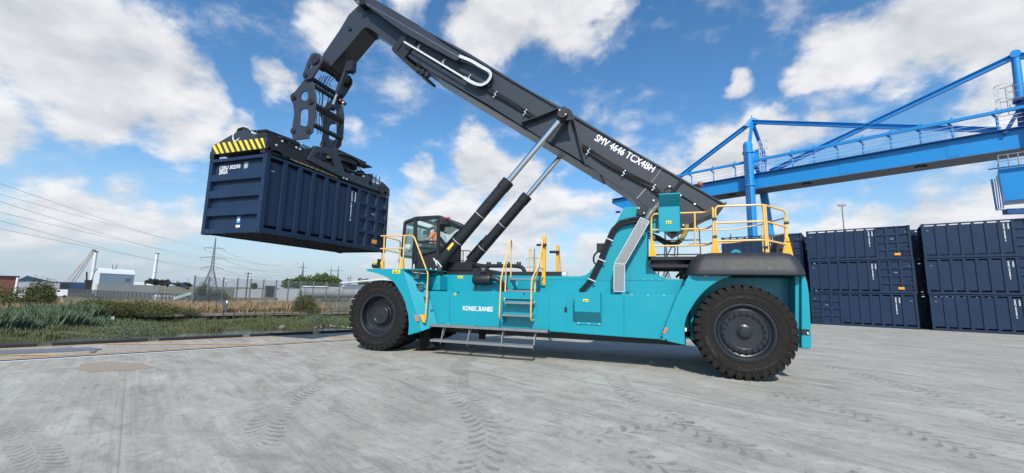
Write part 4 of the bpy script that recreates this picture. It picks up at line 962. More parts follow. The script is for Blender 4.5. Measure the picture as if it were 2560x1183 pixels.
for u in (1560, 1124): a_ = PY(u, 742, SBY-.0025); b2 = PY(u, 806 if u < 1200 else 838, SBY-.0025); m_.beam(a_, b2, .006, .006)
build_each(m_, 'panel_gap', DARK2, RS)

# --- mast between boom tip and spreader
PN, PF = 1.33, mir(1.33)
plate = xz([(765, 196), (759, 204), (744, 223), (737, 231), (730, 235), (726.5, 243), (729, 253), (734.5, 263), (736.5, 287), (734, 303), (732, 318), (727.5, 329), (732, 338), (732, 352), (774, 347), (772.5, 340), (782, 331), (784, 316), (787.5, 309), (791, 252), (788, 225), (781, 199), (774, 192)], PN)
def h_(pix, y=PN): return xz(pix, y)
hD = h_([(752, 245), (753, 237), (757, 231), (763, 229), (768, 230), (771.5, 236), (771.5, 245), (768, 251), (762, 253), (757, 250)])
hR = h_([(750.5, 285), (752, 278), (756, 274), (762, 273), (771.5, 273.5), (771.5, 300), (769, 314), (764, 317), (750, 312)])
mst = MB().py(plate, PN-.03, PN+.03, holes=[hD, hR]).build('mast_plate', DARK, RS, bevel=.008, ang=25); MB().py(plate, PF-.03, PF+.03, holes=[hD, hR]).build('mast_plate', DARK, RS, bevel=.008, ang=25)
m_ = MB()
def cross_tube(m, u, v, r, y0=PN, y1=PF):
    p = PY(u, v, PN); m.cyl((p.x, y0, p.z), (p.x, y1, p.z), r, n=16); return p
cross_tube(m_, 783, 214, .09); cross_tube(m_, 786, 262, .10); cross_tube(m_, 784, 268, .07); cross_tube(m_, 783, 312, .10); build_each(m_, 'cross_tube', DARK2, mst)
m_ = MB()
for u, v in ((735, 244), (778.5, 255), (735, 328), (772, 326)):
    p = PY(u, v, PN); m_.cyl((p.x, PN-.07, p.z), (p.x, PN+.06, p.z), .13, n=20); m_.cyl((p.x, PF-.06, p.z), (p.x, PF+.07, p.z), .13, n=20)
build_each(m_, 'pin_boss', DARK2, mst, bevel=.01)
m_ = MB()
for u, v in ((735, 244), (778.5, 255)): p = PY(u, v, PN-.08); m_.cyl((p.x, PN-.075, p.z), (p.x, PN-.072, p.z), .075, n=16)
build_each(m_, 'pin_hole', mat('void_black', (.003, .003, .003), .9, var=0), mst)
# boom-tip links
lk = xz([(780, 137), (790, 133), (800, 136), (806, 146), (806, 158), (800, 168), (782, 196), (776, 200), (767, 201), (760, 196), (759, 187), (763, 178), (772, 152)], PN-.08)
hL = xz([(777, 162), (782, 164), (777, 175), (772, 173)], PN-.08)
MB().py(lk, PN-.13, PN-.05, holes=[hL]).build('tip_link', DARK, mst, bevel=.01, ang=25); MB().py(lk, PF+.05, PF+.13, holes=[hL]).build('tip_link', DARK, mst, bevel=.01, ang=25)
m_ = MB(); p = PY(791, 151, PN-.1); m_.cyl((p.x, PN-.2, p.z), (p.x, PF+.2, p.z), .20, n=28); m_.cyl((p.x, PN-.0, p.z), (p.x, IY0, p.z), .26, n=28); m_.cyl((p.x, IY1, p.z), (p.x, PF, p.z), .26, n=28)
p = PY(766, 189, PN-.1); m_.cyl((p.x, PN-.18, p.z), (p.x, PF+.18, p.z), .10, n=20); m_.build('tip_pins', DARK2, mst, bevel=.012)
# damping cylinder
m_ = MB(); a = PY(868, 168, 2.0); b = PY(842, 236, 2.0); c = PY(829, 268, 2.0); m_.cyl(a, b, .095, n=20); dc = m_.build('damper_cylinder', DARK2, mst); MB().cyl(b, c, .05, n=16).build('rod', CHROME, dc)
m_ = MB(); m_.cyl(c-Vector((0, .12, 0)), c+Vector((0, .12, 0)), .13, n=16); m_.box(PY(862, 178, 1.9)-Vector((0, 0, 0)), PY(882, 150, 1.9)+Vector((0, .25, 0))); m_.build('damper_mount', DARK2, mst)
m_ = MB()
random.seed(3)
for i in range(5):
    u0 = 803+i*6; y = 1.7+.2*i
    m_.tube([PY(u0, 190, y), PY(u0-10+random.uniform(-6, 6), 215, y), PY(u0+random.uniform(-8, 4), 240, y), PY(u0-12, 290, y), PY(u0-8, 335, y)], .016, 6, rnd=.2)
m_.tube([PY(868, 180, 2.2), PY(886, 187, 2.2), PY(880, 181, 2.2), PY(866, 186, 2.2)], .018, 6, rnd=.05); m_.tube([PY(840, 190, 1.8), PY(826, 204, 1.8), PY(822, 212, 1.8), PY(830, 216, 1.8)], .014, 6, rnd=.1)
m_.build('mast_hoses', HOSE, mst)
m_ = MB(); m_.beam(PY(846, 245, 2.2), PY(864, 262, 2.2), .05, .14); m_.build('lamp_bar', DARK2, mst); 
m_ = MB(); q = PY(857, 256, 2.12); m_.cyl(q, q+Vector((0, .04, 0)), .04, n=12); m_.build('indicator_lamp', STKW, mst); q = PY(850, 250, 2.12); MB().cyl(q, q+Vector((0, .04, 0)), .035, n=12).build('indicator_lamp', ORG, mst)
# rotator and spreader
SPX = -4.02
ZT = 5.90                      # container roof
m_ = MB(); pc = Vector((SPX-1.2, CY-.3, 0)); rc = PY(790, 352, CY-.1); rx, ry = SPX-.15, CY-.15
rz0 = PX(800, 356, rx).z
m_.cyl((rx, ry, 6.85), (rx, ry, 7.05), .95, n=40); m_.cyl((rx, ry, 7.05), (rx, ry, 7.12), 1.05, n=40); m_.cyl((rx, ry, 6.6), (rx, ry, 6.9), .7, n=32)
m_.box((rx-.95, PN-.05, 7.10), (rx+.85, PF+.05, 7.22)); m_.box((rx+.7, ry+.5, 6.95), (rx+1.15, ry+1.0, 7.0)); rt = m_.build('rotator', DARK2, RS, ang=30)
def XYp(pix, x): return [(p.y, p.z) for p in (PX(u, v, x) for u, v in pix)]
SX0, SX1 = -4.98, -3.06
spn = MB()
side_n = XYp([(668, 344), (690, 344), (704, 352), (742, 366), (760, 372), (778, 372), (786, 364), (800, 382), (800, 392), (812, 402), (830, 412), (838, 430), (824, 437), (742, 406), (720, 392), (708, 392), (704, 383), (694, 378), (668, 372)], SX1)
spn.px(side_n, SX1-.05, SX1); spn.px(side_n, SX0, SX0+.05)
spn.box((SX0+.05, side_n[0][0]+.1, 6.02), (SX1-.05, 3.9, 6.10))
sp = spn.build('spreader', DARK2, RS, bevel=.008, ang=25)
m_ = MB(); ce = XYp([(770, 392), (790, 364), (800, 358), (836, 366), (846, 376), (866, 440), (850, 432), (838, 405), (824, 388), (796, 378), (782, 395), (852, 437), (856, 446), (770, 404)], SX1+.07)
ce = XYp([(768, 399), (789, 365), (842, 373), (846, 386), (864, 436), (858, 445)], SX1+.07); hce = XYp([(783, 391), (795, 381), (815, 384), (830, 392), (838, 418)], SX1+.07)
MB().px(ce, SX1+.01, SX1+.07, holes=[hce]).build('centre_frame', DARK, sp, bevel=.008, ang=25); MB().px(ce, SX0-.07, SX0-.01, holes=[hce]).build('centre_frame', DARK, sp, bevel=.008, ang=25)
m_ = MB(); far = XYp([(838, 428), (852, 424), (862, 430), (900, 441), (912, 440), (920, 437), (926, 455), (935, 458), (950, 462), (955, 454), (960, 458), (974, 472), (974, 493), (965, 490), (955, 482), (914, 467), (862, 447), (838, 436)], SX1)
MB().px(far, SX1-.05, SX1+.0).build('extension_arm', DARK, sp, bevel=.008, ang=25); MB().px(far, SX0, SX0+.05).build('extension_arm', DARK, sp, bevel=.008, ang=25)
m_ = MB()   # telescopic beams, rollers, upper clutter
m_.box((SX0+.25, -1.9, 6.12), (SX0+.65, 3.8, 6.45)); m_.box((SX1-.65, -1.9, 6.12), (SX1-.25, 3.8, 6.45)); m_.box((SX0+.3, -1.7, 6.45), (SX1-.3, .2, 6.55)); m_.box((SX0+.3, 3.0, 6.1), (SX1-.3, 3.9, 6.5))
m_.box((SX0, .3, 6.3), (SX1, .5, 6.75)); m_.box((SX0, 2.9, 6.2), (SX1, 3.05, 6.6)); m_.build('telescopic_beams', DARK2, sp, bevel=.01)
m_ = MB(); a = PX(706, 346, SX1+.02); b = PX(748, 362, SX1+.02); m_.cyl(a, b, .055, n=12); m_.cyl(PX(870, 425, SX1-.2), PX(905, 440, SX1-.2), .07, n=12)
for i in range(7):
    x = SX1-.1-i*.13; m_.tube([(x, -1.8, 6.72+.02*i), (x-.05, -.9, 6.78), (x, -.1, 6.72), (x, .5, 6.85)], .02, 6, rnd=.3); m_.tube([(x, 2.2, 6.85), (x, 2.7, 6.62), (x, 3.3, 6.66+.03*(i % 3)), (x, 3.8, 6.55)], .02, 6, rnd=.3)
for y in (.95, 1.3, 3.2, 3.45, 3.7): m_.cyl((SX1-.1, y, 6.4), (SX1-.1, y, 6.78), .022, n=8)
for y in (-1.6, -1.2, -.7, 2.6, 3.1): m_.box((SX1-.35, y-.09, 6.55), (SX1-.1, y+.09, 6.72))
m_.build('spreader_hoses', HOSE, sp)
m_ = MB()
for u, v in ((690, 363), (705, 353), (740, 369), (749, 373), (752, 360), (858, 445), (866, 448), (908, 441)): q = PX(u, v, SX1+.05); m_.cyl(q, q+Vector((.03, 0, 0)), .035, n=8)
build_each(m_, 'fitting', SILV, sp)
m_ = MB()   # roller slots along the lower edge
for i in range(9): p = PX(726+i*13, 397+i*5.1, SX1+.02); m_.beam(p, p+Vector((.01, .28, -.04)), .02, .03)
m_.build('guide_rope', mat('dull_brass', (.35, .27, .12), .5, metal=.5), sp)
# near end beam: hazard board and grey gable plate
EY = -2.13
brd = xz([(530, 364), (546, 357), (668, 343), (662, 371), (527, 388)], EY); m_ = MB(); m_.py(brd, EY, EY+.10); eb = m_.build('end_beam', DARK, sp, bevel=.006)
m_ = MB()
# slanted stripes clipped to the board
def interp(u, top): 
    if top: return 364-(u-530)*7/16 if u < 546 else 357-(u-546)*14/122
    return 388-(u-527)*17/135
for i in range(10):
    ut = 528+i*13.6+(0 if i else 2); ub = ut+11.5
    c_ = [(max(ut, 530), interp(max(ut, 530), True)+1), (min(ut+6.6, 666.5), interp(min(ut+6.6, 666.5), True)+1), (min(ub+6.4, 663), interp(ub+6, False)-1.2), (min(ub, 662.5), interp(ub, False)-1.2)]
    m_.py(xz(c_, EY-.004), EY-.006, EY+.002)
m_.build('hazard_stripes', HAZY, eb, smooth=False)
gb = xz([(546, 357), (560, 348), (595, 328), (606, 325), (618, 327), (644, 341), (644, 347)], EY+.12); m_ = MB(); m_.py(gb, EY+.12, EY+.16); gp = m_.build('gable_plate', DARK, sp, bevel=.005)
hook = []; hc_ = PY(590, 340, EY+.11)
for i in range(19): t = R(118+i*222/18); hook.append((hc_.x+.17*math.cos(t)*.95, hc_.z+.19*math.sin(t)))
for i in range(18, -1, -1): t = R(118+i*222/18); rr = .135 if 1 < i < 17 else .16; hook.append((hc_.x+rr*math.cos(t)*.95, hc_.z+(rr+.012)*math.sin(t)))
MB().py(hook, EY+.112, EY+.121).build('hook_mark', WHITE, gp)
m_ = MB(); m_.tube([PY(594, 331, EY+.2), PY(598, 324, EY+.2), PY(608, 321, EY+.2), PY(618, 324, EY+.2), PY(624, 330, EY+.2)], .05, 8); m_.box((SX0+.9, EY+.2, 6.2), (SX1-.05, EY+.9, 6.62)); m_.box(tuple(PY(651, 325, EY+.4)-Vector((.1, 0, .35))), tuple(PY(660, 323, EY+.4)+Vector((.08, .2, 0)))); m_.build('end_bracket', DARK2, sp, bevel=.01)
m_ = MB()
for x in (SX0-.19, SX1+.07):
    for y in (-2.03, 3.80): m_.box((x-.09, y-.08, 5.9), (x+.09, y+.12, 6.12)); m_.cyl((x, y, 5.86), (x, y, 6.0), .05, n=10)
build_each(m_, 'twist_lock', DARK2, sp, bevel=.01)
m_ = MB(); m_.box((SX0-.28, -2.11, 6.02), (SX1+.16, -1.85, 6.14)); m_.box((SX0-.28, 3.7, 6.0), (SX1+.16, 3.95, 6.35)); build_each(m_, 'end_crossbeam', DARK2, sp, bevel=.01)

# --- cab
CX0 = PY(1012, 600, 1.25).x; CX1 = PY(1098, 600, 1.25).x; CYN, CYF = 1.28, 2.90
cab = MB()
def post(m, a, b, w=.07): m.beam(a, b, w, w)
Zt, Zb = PY(1098, 546, CYN).z, PY(1098, 655, CYN).z
N = lambda u, v: PY(u, v, CYN)
zr = Zt
fr = {}
A0 = N(1013, 556); A1 = N(1041, 545); A2 = N(1098, 542)          # roof line
G0 = N(1005, 640); G1 = N(1008, 655)
cx_f, cx_b = A0.x, A2.x
B_ = lambda p: Vector((p.x, CYF, p.z))
for P0, P1 in ((A0, A1), (A1, A2), (N(1038, 548), N(1036, 660)), (N(1098, 543), N(1094, 655)), (A0, G0)):
    post(cab, P0, P1, .09); post(cab, B_(P0), B_(P1), .09)
for p in (A0, A1, A2, G0): post(cab, p, B_(p), .09)
cab.box((A2.x-.05, CYN-.02, A2.z-.05), (A2.x+.05, CYF+.02, A2.z+.04))
roof = [(A0.x, A0.z), (A1.x, A1.z+.02), (A2.x, A2.z+.04), (A2.x, A2.z-.05), (A1.x, A1.z-.09), (A0.x, A0.z-.05)]; cab.py(roof, CYN-.03, CYN+.14); cab.py(roof, CYF-.14, CYF+.03); cab.box((A2.x-.22, CYN+.14, A2.z-.05), (A2.x-.05, CYF-.14, A2.z+.03)); cab.box((A1.x-.06, CYN+.14, A1.z-.05), (A1.x+.06, CYF-.14, A1.z+.01))
# rear roof visor hanging over the back window
cab.add([(A2.x, CYN-.02, A2.z+.03), (A2.x+.12, CYN+.02, A2.z+.02), (A2.x+.48, CYN+.45, A2.z-.22), (A2.x+.50, CYF-.05, A2.z-.26), (A2.x+.1, CYF, A2.z+.02), (A2.x, CYF, A2.z+.03),
         (A2.x, CYN-.02, A2.z-.12), (A2.x+.12, CYN+.02, A2.z-.16), (A2.x+.46, CYN+.45, A2.z-.36), (A2.x+.48, CYF-.05, A2.z-.40), (A2.x+.1, CYF, A2.z-.12), (A2.x, CYF, A2.z-.12)],
        [(0, 1, 2, 3, 4, 5), (11, 10, 9, 8, 7, 6), (0, 6, 7, 1), (1, 7, 8, 2), (2, 8, 9, 3), (3, 9, 10, 4), (4, 10, 11, 5), (5, 11, 6, 0)])
low = xz([(1010, 640), (1038, 640), (1094, 628), (1094, 672), (1010, 672)], CYN)
cab.box((G1.x, CYN, PY(1040, 678, CYN).z), (A2.x+.05, CYF, PY(1040, 672, CYN).z))
zf = PY(1060, 676, CYN).z; zl = PY(1060, 640, CYN).z; zm = N(1096, 630).z
cab.box((A2.x-.02, CYN+.02, zf), (A2.x+.05, CYF-.02, zm+.22))                   # rear wall, lower part
cab.box((G0.x+.02, CYF-.03, zf), (A2.x, CYF, zl)); cab.py(xz([(1036, 646), (1096, 628), (1096, 676), (1036, 676)], CYN), CYN-.0, CYN+.03)
cb = cab.build('cab', DARK2, RS, bevel=.012)
dr = MB()
for P0, P1 in ((N(1043, 548), N(1092, 547)), (N(1043, 548), N(1041, 655)), (N(1042, 604), N(1093, 604)), (N(1042, 618), N(1093, 622)), (N(1040, 640), N(1093, 626))): dr.beam(P0+Vector((0, -.03, 0)), P1+Vector((0, -.03, 0)), .04, .05)
dr.tube([N(1038, 600)+Vector((0, -.08, 0)), N(1036, 630)+Vector((0, -.10, 0)), N(1034, 672)+Vector((0, -.08, 0)), N(1028, 690)+Vector((0, -.3, 0)), N(1018, 705)+Vector((0, -.5, 0))], .022, 8, rnd=.1)
door = dr.build('door', DARK2, cb)
def pane(vs, name='window'): m = MB(); m.add(vs, [tuple(range(len(vs)))]); return m.build(name, GLASS, cb, smooth=False, recalc=False)
pane([N(1016, 560), N(1038, 549), N(1036, 655), N(1008, 648), N(1006, 640)]); pane([N(1043, 549), N(1092, 547), N(1092, 627), N(1041, 645)])
pane([A0, B_(A0), B_(G0), G0], 'windscreen'); pane([A1+Vector((0, .1, 0)), A2+Vector((-.1, .1, 0)), B_(A2)+Vector((-.1, -.1, 0)), B_(A1)+Vector((0, -.1, 0))], 'roof_window')
pane([(A2.x+.03, CYN+.08, A2.z-.1), (A2.x+.03, CYF-.08, A2.z-.1), (A2.x+.03, CYF-.08, zm+.22), (A2.x+.03, CYN+.08, zm+.22)], 'rear_window')
pane([B_(N(1016, 560)), B_(N(1038, 549)), B_(N(1036, 655)), B_(N(1008, 648))]); pane([B_(N(1043, 549)), B_(N(1092, 547)), B_(N(1092, 627)), B_(N(1041, 645))])
MB().box((A2.x+.14, CYN+.06, A2.z-.07), (A2.x+.38, CYN+.09, A2.z-.02), ).build('rear_lamp', RED, cb)
# seat, console, wheel, mirror
m_ = MB(); sx_, sy_, sz_ = PY(1091, 590, 1.80).x-.04, 1.80, PY(1085, 622, 1.80).z-.11
m_.box((sx_-.30, sy_-.26, sz_-.05), (sx_+.25, sy_+.26, sz_+.10)); m_.box((sx_+.18, sy_-.25, sz_+.05), (sx_+.32, sy_+.25, sz_+.72)); m_.box((sx_+.20, sy_-.13, sz_+.74), (sx_+.30, sy_+.13, sz_+.92)); m_.box((sx_-.15, sy_-.12, zf), (sx_+.15, sy_+.12, sz_-.05)); m_.box((sx_-.30, sy_-.42, sz_+.20), (sx_+.18, sy_-.32, sz_+.26)); m_.box((sx_-.30, sy_+.32, sz_+.20), (sx_+.18, sy_+.42, sz_+.26)); m_.build('seat', SEATM, cb, bevel=.04)
m_ = MB(); wc = Vector((sx_-.46, sy_, sz_+.32)); m_.lathe([(.17+.017*math.cos(2*math.pi*i/8), .017*math.sin(2*math.pi*i/8)) for i in range(8)], wc, 28, 'z', closed=True); m_.cyl(wc, wc-Vector((.15, 0, .5)), .04, n=10)
for i in range(3): t = 2*math.pi*i/3; m_.cyl(wc, wc+Vector((.17*math.cos(t), .17*math.sin(t), 0)), .012, n=6)
m_.box((wc.x-.14, sy_-.5, wc.z-.5), (wc.x-.02, sy_+.5, wc.z-.15)); m_.build('steering_wheel', SEATM, cb)
m_ = MB(); q = N(1059, 580)+Vector((0, .15, 0)); m_.box(q-Vector((.10, .02, .075)), q+Vector((.10, .02, .075))); m_.cyl(q-Vector((0, 0, .07)), q-Vector((.12, 0, .42)), .01, n=6); m_.build('mirror', DARK2, cb, bevel=.02)
m_ = MB(); q = Vector((G0.x-.02, 1.9, G0.z+.10)); m_.lathe([(.001, -.10), (.10, -.08), (.14, 0), (.10, .05), (.001, .07)], PY(1024, 620, 1.6), 20, 'x'); m_.build('work_lamp', STKW, cb)
m_ = MB(); m_.beam(Vector((A0.x-.03, CYN+.3, A0.z-.25)), Vector((G0.x-.06, CYN+.15, G0.z+.3)), .03, .03); m_.build('wiper', DARK2, cb)

# --- driver in the cab (seen from behind on the right)
def skin_mesh(name, joints, edges, m, parent=None, sub=2):
    me = bpy.data.meshes.new(name); me.from_pydata([j[0] for j in joints], edges, []); o = bpy.data.objects.new(name, me); COL.objects.link(o)
    o.modifiers.new('skin', 'SKIN'); sv = me.skin_vertices[0].data if me.skin_vertices else None
    if sv is None:
        bm = bmesh.new(); bm.from_mesh(me); bm.verts.layers.skin.verify(); bm.to_mesh(me); bm.free(); sv = me.skin_vertices[0].data
    for i, j in enumerate(joints): r = j[1]; sv[i].radius = r if isinstance(r, tuple) else (r, r); sv[i].use_root = (i == 0)
    s_ = o.modifiers.new('sub', 'SUBSURF'); s_.levels = sub; s_.render_levels = sub; me.materials.append(m)
    # freeze the modifiers into a plain mesh
    dg = bpy.context.evaluated_depsgraph_get(); dg.update(); nm = bpy.data.meshes.new_from_object(o.evaluated_get(dg)); nm.name = name
    o.modifiers.clear(); o.data = nm; nm.polygons.foreach_set('use_smooth', [True]*len(nm.polygons))
    if not nm.materials: nm.materials.append(m)
    if parent is not None: attach(o, parent)
    return o
hx, hy, hz0 = sx_+.05, sy_, sz_+.18     # hip centre; faces -x
V = lambda x, y, z: (hx+x, hy+y, hz0+z)
J = [(V(0, 0, 0), (.15, .13)), (V(.02, 0, .18), (.14, .12)), (V(.0, 0, .36), (.17, .12)), (V(-.02, 0, .50), (.13, .10)), (V(-.04, 0, .60), .055), (V(-.06, 0, .68), .075), (V(-.065, 0, .78), .095), (V(-.06, 0, .86), .085),
     (V(-.02, -.20, .46), .065), (V(-.14, -.27, .24), .05), (V(-.40, -.22, .20), .038), (V(-.50, -.20, .20), .035),
     (V(-.02, .20, .46), .065), (V(-.14, .27, .24), .05), (V(-.40, .18, .22), .038), (V(-.60, .12, .24), .035),
     (V(-.06, -.11, -.02), .095), (V(-.48, -.13, .0), .075), (V(-.50, -.13, -.44), .05), (V(-.62, -.13, -.48), .04),
     (V(-.06, .11, -.02), .095), (V(-.48, .13, .0), .075), (V(-.50, .13, -.44), .05), (V(-.62, .13, -.48), .04)]
E_ = [(0, 1), (1, 2), (2, 3), (3, 4), (4, 5), (5, 6), (6, 7), (3, 8), (8, 9), (9, 10), (10, 11), (3, 12), (12, 13), (13, 14), (14, 15), (0, 16), (16, 17), (17, 18), (18, 19), (0, 20), (20, 21), (21, 22), (22, 23)]
body = skin_mesh('person', J, E_, SKIN)
tag(body, 'driver in orange and grey hi-vis top sitting in the machine cab', 'person')
Jt = [(J[i][0], tuple(r*1.24 for r in (J[i][1] if isinstance(J[i][1], tuple) else (J[i][1],)*2))) for i in (1, 2, 3, 8, 9, 12, 13)]
skin_mesh('jacket', [(J[0][0], (.16, .14))]+[(p, (r[0]*1.04, r[1]*1.04)) for p, r in Jt], [(0, 1), (1, 2), (2, 3), (3, 4), (4, 5), (3, 6), (6, 7)], VEST, body)
skin_mesh('trousers', [(J[i][0], tuple(r*1.12 for r in (J[i][1] if isinstance(J[i][1], tuple) else (J[i][1],)*2))) for i in (0, 16, 17, 18, 20, 21, 22)], [(0, 1), (1, 2), (2, 3), (0, 4), (4, 5), (5, 6)], SEATM, body)
m_ = MB(); hd = Vector(V(-.065, 0, .81))
for i in range(7):
    pass
m_.lathe([(.001, .135), (.05, .125), (.088, .09), (.107, .04), (.110, -.01), (.10, -.05)], hd+Vector((.018, 0, 0)), 20, 'z'); m_.build('hair', HAIR, body)
m_ = MB()   # nose, ears, reflective bands, and fingers round the wheel rim
m_.add([hd+Vector(v) for v in ((-.115, 0, -.0), (-.14, 0, -.045), (-.11, .018, -.05), (-.11, -.018, -.05))], [(0, 1, 2), (0, 3, 1), (1, 3, 2)])
for s in (-1, 1): m_.cyl(hd+Vector((0, s*.095, -.05)), hd+Vector((.005, s*.112, -.02)), .02, .026, n=8)
for (bx, by, bz) in (J[11][0], J[15][0]):
    for f in range(4): y = by-.03+f*.02; m_.tube([(bx-.02, y, bz+.01), (bx-.075, y, bz+.02), (bx-.10, y, bz-.005), (bx-.085, y, bz-.03)], .009, 6, rnd=.01)
    m_.tube([(bx-.01, by-.035, bz), (bx-.04, by-.055, bz-.01), (bx-.07, by-.045, bz-.02)], .010, 6, rnd=.01)
bm = bmesh.new(); bm.from_mesh(body.data); tmp = bpy.data.meshes.new('t'); tmp.from_pydata(m_.v, [], m_.f); bm.from_mesh(tmp); bm.to_mesh(body.data); bm.free(); bpy.data.meshes.remove(tmp)
body.data.polygons.foreach_set('use_smooth', [True]*len(body.data.polygons))
m_ = MB()
for s in (-1, 1): m_.beam(Vector(V(.185, s*.09, .08)), Vector(V(.165, s*.10, .42)), .035, .01, up=(1, 0, 0))
m_.build('reflective_bands', VGREY, body)

# --- yellow rails
def rail(name, runs, r=.022, m=RAILY, feet=(), y=None):
    mb = MB()
    for run in runs: mb.tube([Vector(p) for p in run], r, 8, rnd=.12)
    return mb.build(name, m, RS)
def Y(u, v, y): return PY(u, v, y)
rail('cab_handrail', [[Y(953, 590, .1), Y(1034, 589, .1), Y(1066, 674, .1), Y(1070, 684, .1), Y(1064, 800, .12)], [Y(951, 622, .1), Y(1009, 621, .1)], [Y(1011, 590, .1), Y(1007, 668, .1)], [Y(961, 592, .1), Y(958, 668, .1)],
     [Y(961, 592, .1), Y(1001, 602, .7), Y(1000, 616, .9), Y(996, 670, .9)], [Y(958, 624, .1), Y(999, 633, .75)]])
m_ = MB(); m_.py(xz([(955, 652), (960, 652), (960, 671), (953, 671)], .09), .05, .12); m_.py(xz([(1003, 646), (1009, 646), (1010, 672), (1003, 672)], .09), .05, .12); m_.py(xz([(1050, 787), (1064, 787), (1063, 807), (1058, 806)], .09), .06, .14); build_each(m_, 'rail_foot', YEL, RS, bevel=.005)
rail('far_cab_rail', [[Y(1146, 627, 3.6), Y(1175, 627, 3.6), Y(1182, 636, 3.6), Y(1184, 645, 3.6), Y(1184, 672, 3.6)], [Y(1158, 628, 3.6), Y(1157, 672, 3.6)], [Y(1146, 652, 3.6), Y(1160, 652, 3.6)]], r=.02)
# middle ladder
def tread(u0, u1, v, y0, y1, h=.05, name='tread'):
    a = PY(u0, v, y0); b = PY(u1, v, y0); m = MB(); m.box((a.x, y0, a.z-h), (b.x, y1, a.z)); return m.build(name, GALV, RS, bevel=.008)
tread(1272, 1338, 696, .62, .95); tread(1264, 1336, 725, .52, .80); tread(1260, 1333, 755, .16, .42); tread(1255, 1326, 786, .10, .38)
m_ = MB()
for (u, v0, v1, y) in ((1262, 752, 768, .4), (1331, 752, 768, .4)):
    a = PY(u, v0, y); m_.box((a.x-.015, .2, a.z-.18), (a.x+.015, SBY, a.z)); 
for u in (1256, 1329): a = PY(u, 786, .2); m_.px([(.14, a.z-.03), (SBY, a.z-.03), (SBY, a.z-.26), (SBY-.05, a.z-.24)], a.x-.012, a.x+.012)
for u in (1277, 1336): a = PY(u, 697, .7); m_.px([(.65, a.z-.04), (1.25, a.z-.04), (1.25, a.z-.35), (.95, a.z-.2)], a.x-.012, a.x+.012)
build_each(m_, 'ladder_bracket', CYAN, RS)
q = PY(1289, 708, 1.23); MB().box((q.x-.04, 1.22, q.z-.07), (q.x+.05, 1.24, q.z+.04)).build('warning_sticker', STKW, RS)
m_ = MB(); a = PY(1262, 747, .40); b = PY(1332, 751, .40); m_.box((a.x, .40, b.z-.02), (b.x, .43, a.z)); m_.build('toe_slot', DARK2, RS); 
rail('ladder_handrail', [[Y(1254, 799, .30), Y(1248, 797, .12), Y(1249, 780, .10), Y(1252, 700, .15), Y(1262, 655, .25), Y(1275, 603, .75), Y(1278, 600, .9), Y(1279, 605, 1.1), Y(1277, 694, 1.1)], [Y(1265, 652, .35), Y(1264, 700, .5), Y(1262, 753, .42)]])
rail('ladder_handrail', [[Y(1334, 800, .38), Y(1327, 803, .12), Y(1327, 780, .10), Y(1329, 698, .15), Y(1346, 665, .25), Y(1357, 600, .8)], [Y(1357, 600, .8), Y(1350, 664, .5), Y(1338, 698, .5), Y(1336, 765, .42)], [Y(1349, 670, .5), Y(1358, 674, .9)]])
m_ = MB(); m_.py(xz([(1355, 592.5), (1364.5, 592), (1362.5, 713.5), (1354, 713.5)], 1.16), 1.16, 1.24); ym = m_.build('yellow_mast', YEL, RS, bevel=.006)
m_ = MB(); q = PY(1353, 612.5, 1.1); m_.cyl(q-Vector((.14, 0, 0)), q+Vector((.12, 0, 0)), .035, n=12); m_.cyl(q+Vector((.12, 0, 0)), q+Vector((.16, 0, 0)), .05, n=12)
for v in (602, 607, 617, 696, 710): q = PY(1358, v, 1.15); m_.cyl(q, q+Vector((0, .02, 0)), .016, n=8)
m_.build('camera_fitting', DARK2, ym)
m_ = MB(); m_.py(xz([(1390, 613), (1397, 613), (1397, 684), (1389, 684)], mir(1.24)), mir(1.24), mir(1.16)); ym2 = m_.build('yellow_mast', YEL, RS, bevel=.006)
q = PY(1387, 630, mir(1.3)); MB().cyl(q-Vector((.18, 0, 0)), q+Vector((.16, 0, 0)), .045, n=12).build('camera_fitting', DARK2, ym2)
rail('far_ladder_rail', [[Y(1323, 680, 3.4), Y(1324, 625, 3.4), Y(1327, 621, 3.4), Y(1331, 640, 3.4), Y(1336, 680, 3.4)], [Y(1397, 616, 3.4), Y(1403, 684, 3.6)]], r=.02)
# rear platform and its rails
PZf = PY(1700, 644, 1.6).z
m_ = MB(); a = PY(1621, 642, 1.0); b = PY(1792, 642, 1.0); m_.box((a.x, 1.0, a.z-.09), (b.x, mir(1.0), a.z+.0)); m_.box((a.x, 1.0, a.z-.22), (a.x+.06, 1.1, a.z)); 
for y in (1.1, 1.8, 2.5, 3.1): m_.beam((a.x+.03, y, a.z-.25), (b.x, y, a.z-.25), .06, .08)
for u in (1630, 1700, 1702): p = PY(u, 646, 1.4); m_.beam(p, Vector((p.x, 1.4, 2.25)), .07, .07)
m_.beam(PY(1702, 690, 1.5), PY(1735, 655, 1.5), .07, .07); m_.beam(PY(1690, 694, 2.6), PY(1728, 652, 2.6), .07, .07); plf = m_.build('rear_platform', DARK2, RS)
R1 = 1.0
rail('rear_guard_rail', [[Y(1630, 640, R1), Y(1628, 560, R1), Y(1629, 541, R1), Y(1636, 535, R1), Y(1765, 531, R1), Y(1774, 527, .8), Y(1782, 517, .62), Y(1784, 633, .60)], [Y(1629, 575, R1), Y(1767, 572, R1), Y(1782, 563, .62)], [Y(1630, 616, R1), Y(1766, 613, R1), Y(1782, 606, .62)], [Y(1736.5, 532, R1), Y(1738, 612, R1)]], r=.024)
m_ = MB()
for u, v, y in ((1631, 641, R1), (1788.5, 633, .60)): p = PY(u, v, y); m_.py([(p.x-.10, p.z), (p.x+.10, p.z), (p.x+.035, p.z+.45), (p.x-.035, p.z+.45)], y-.03, y+.03)
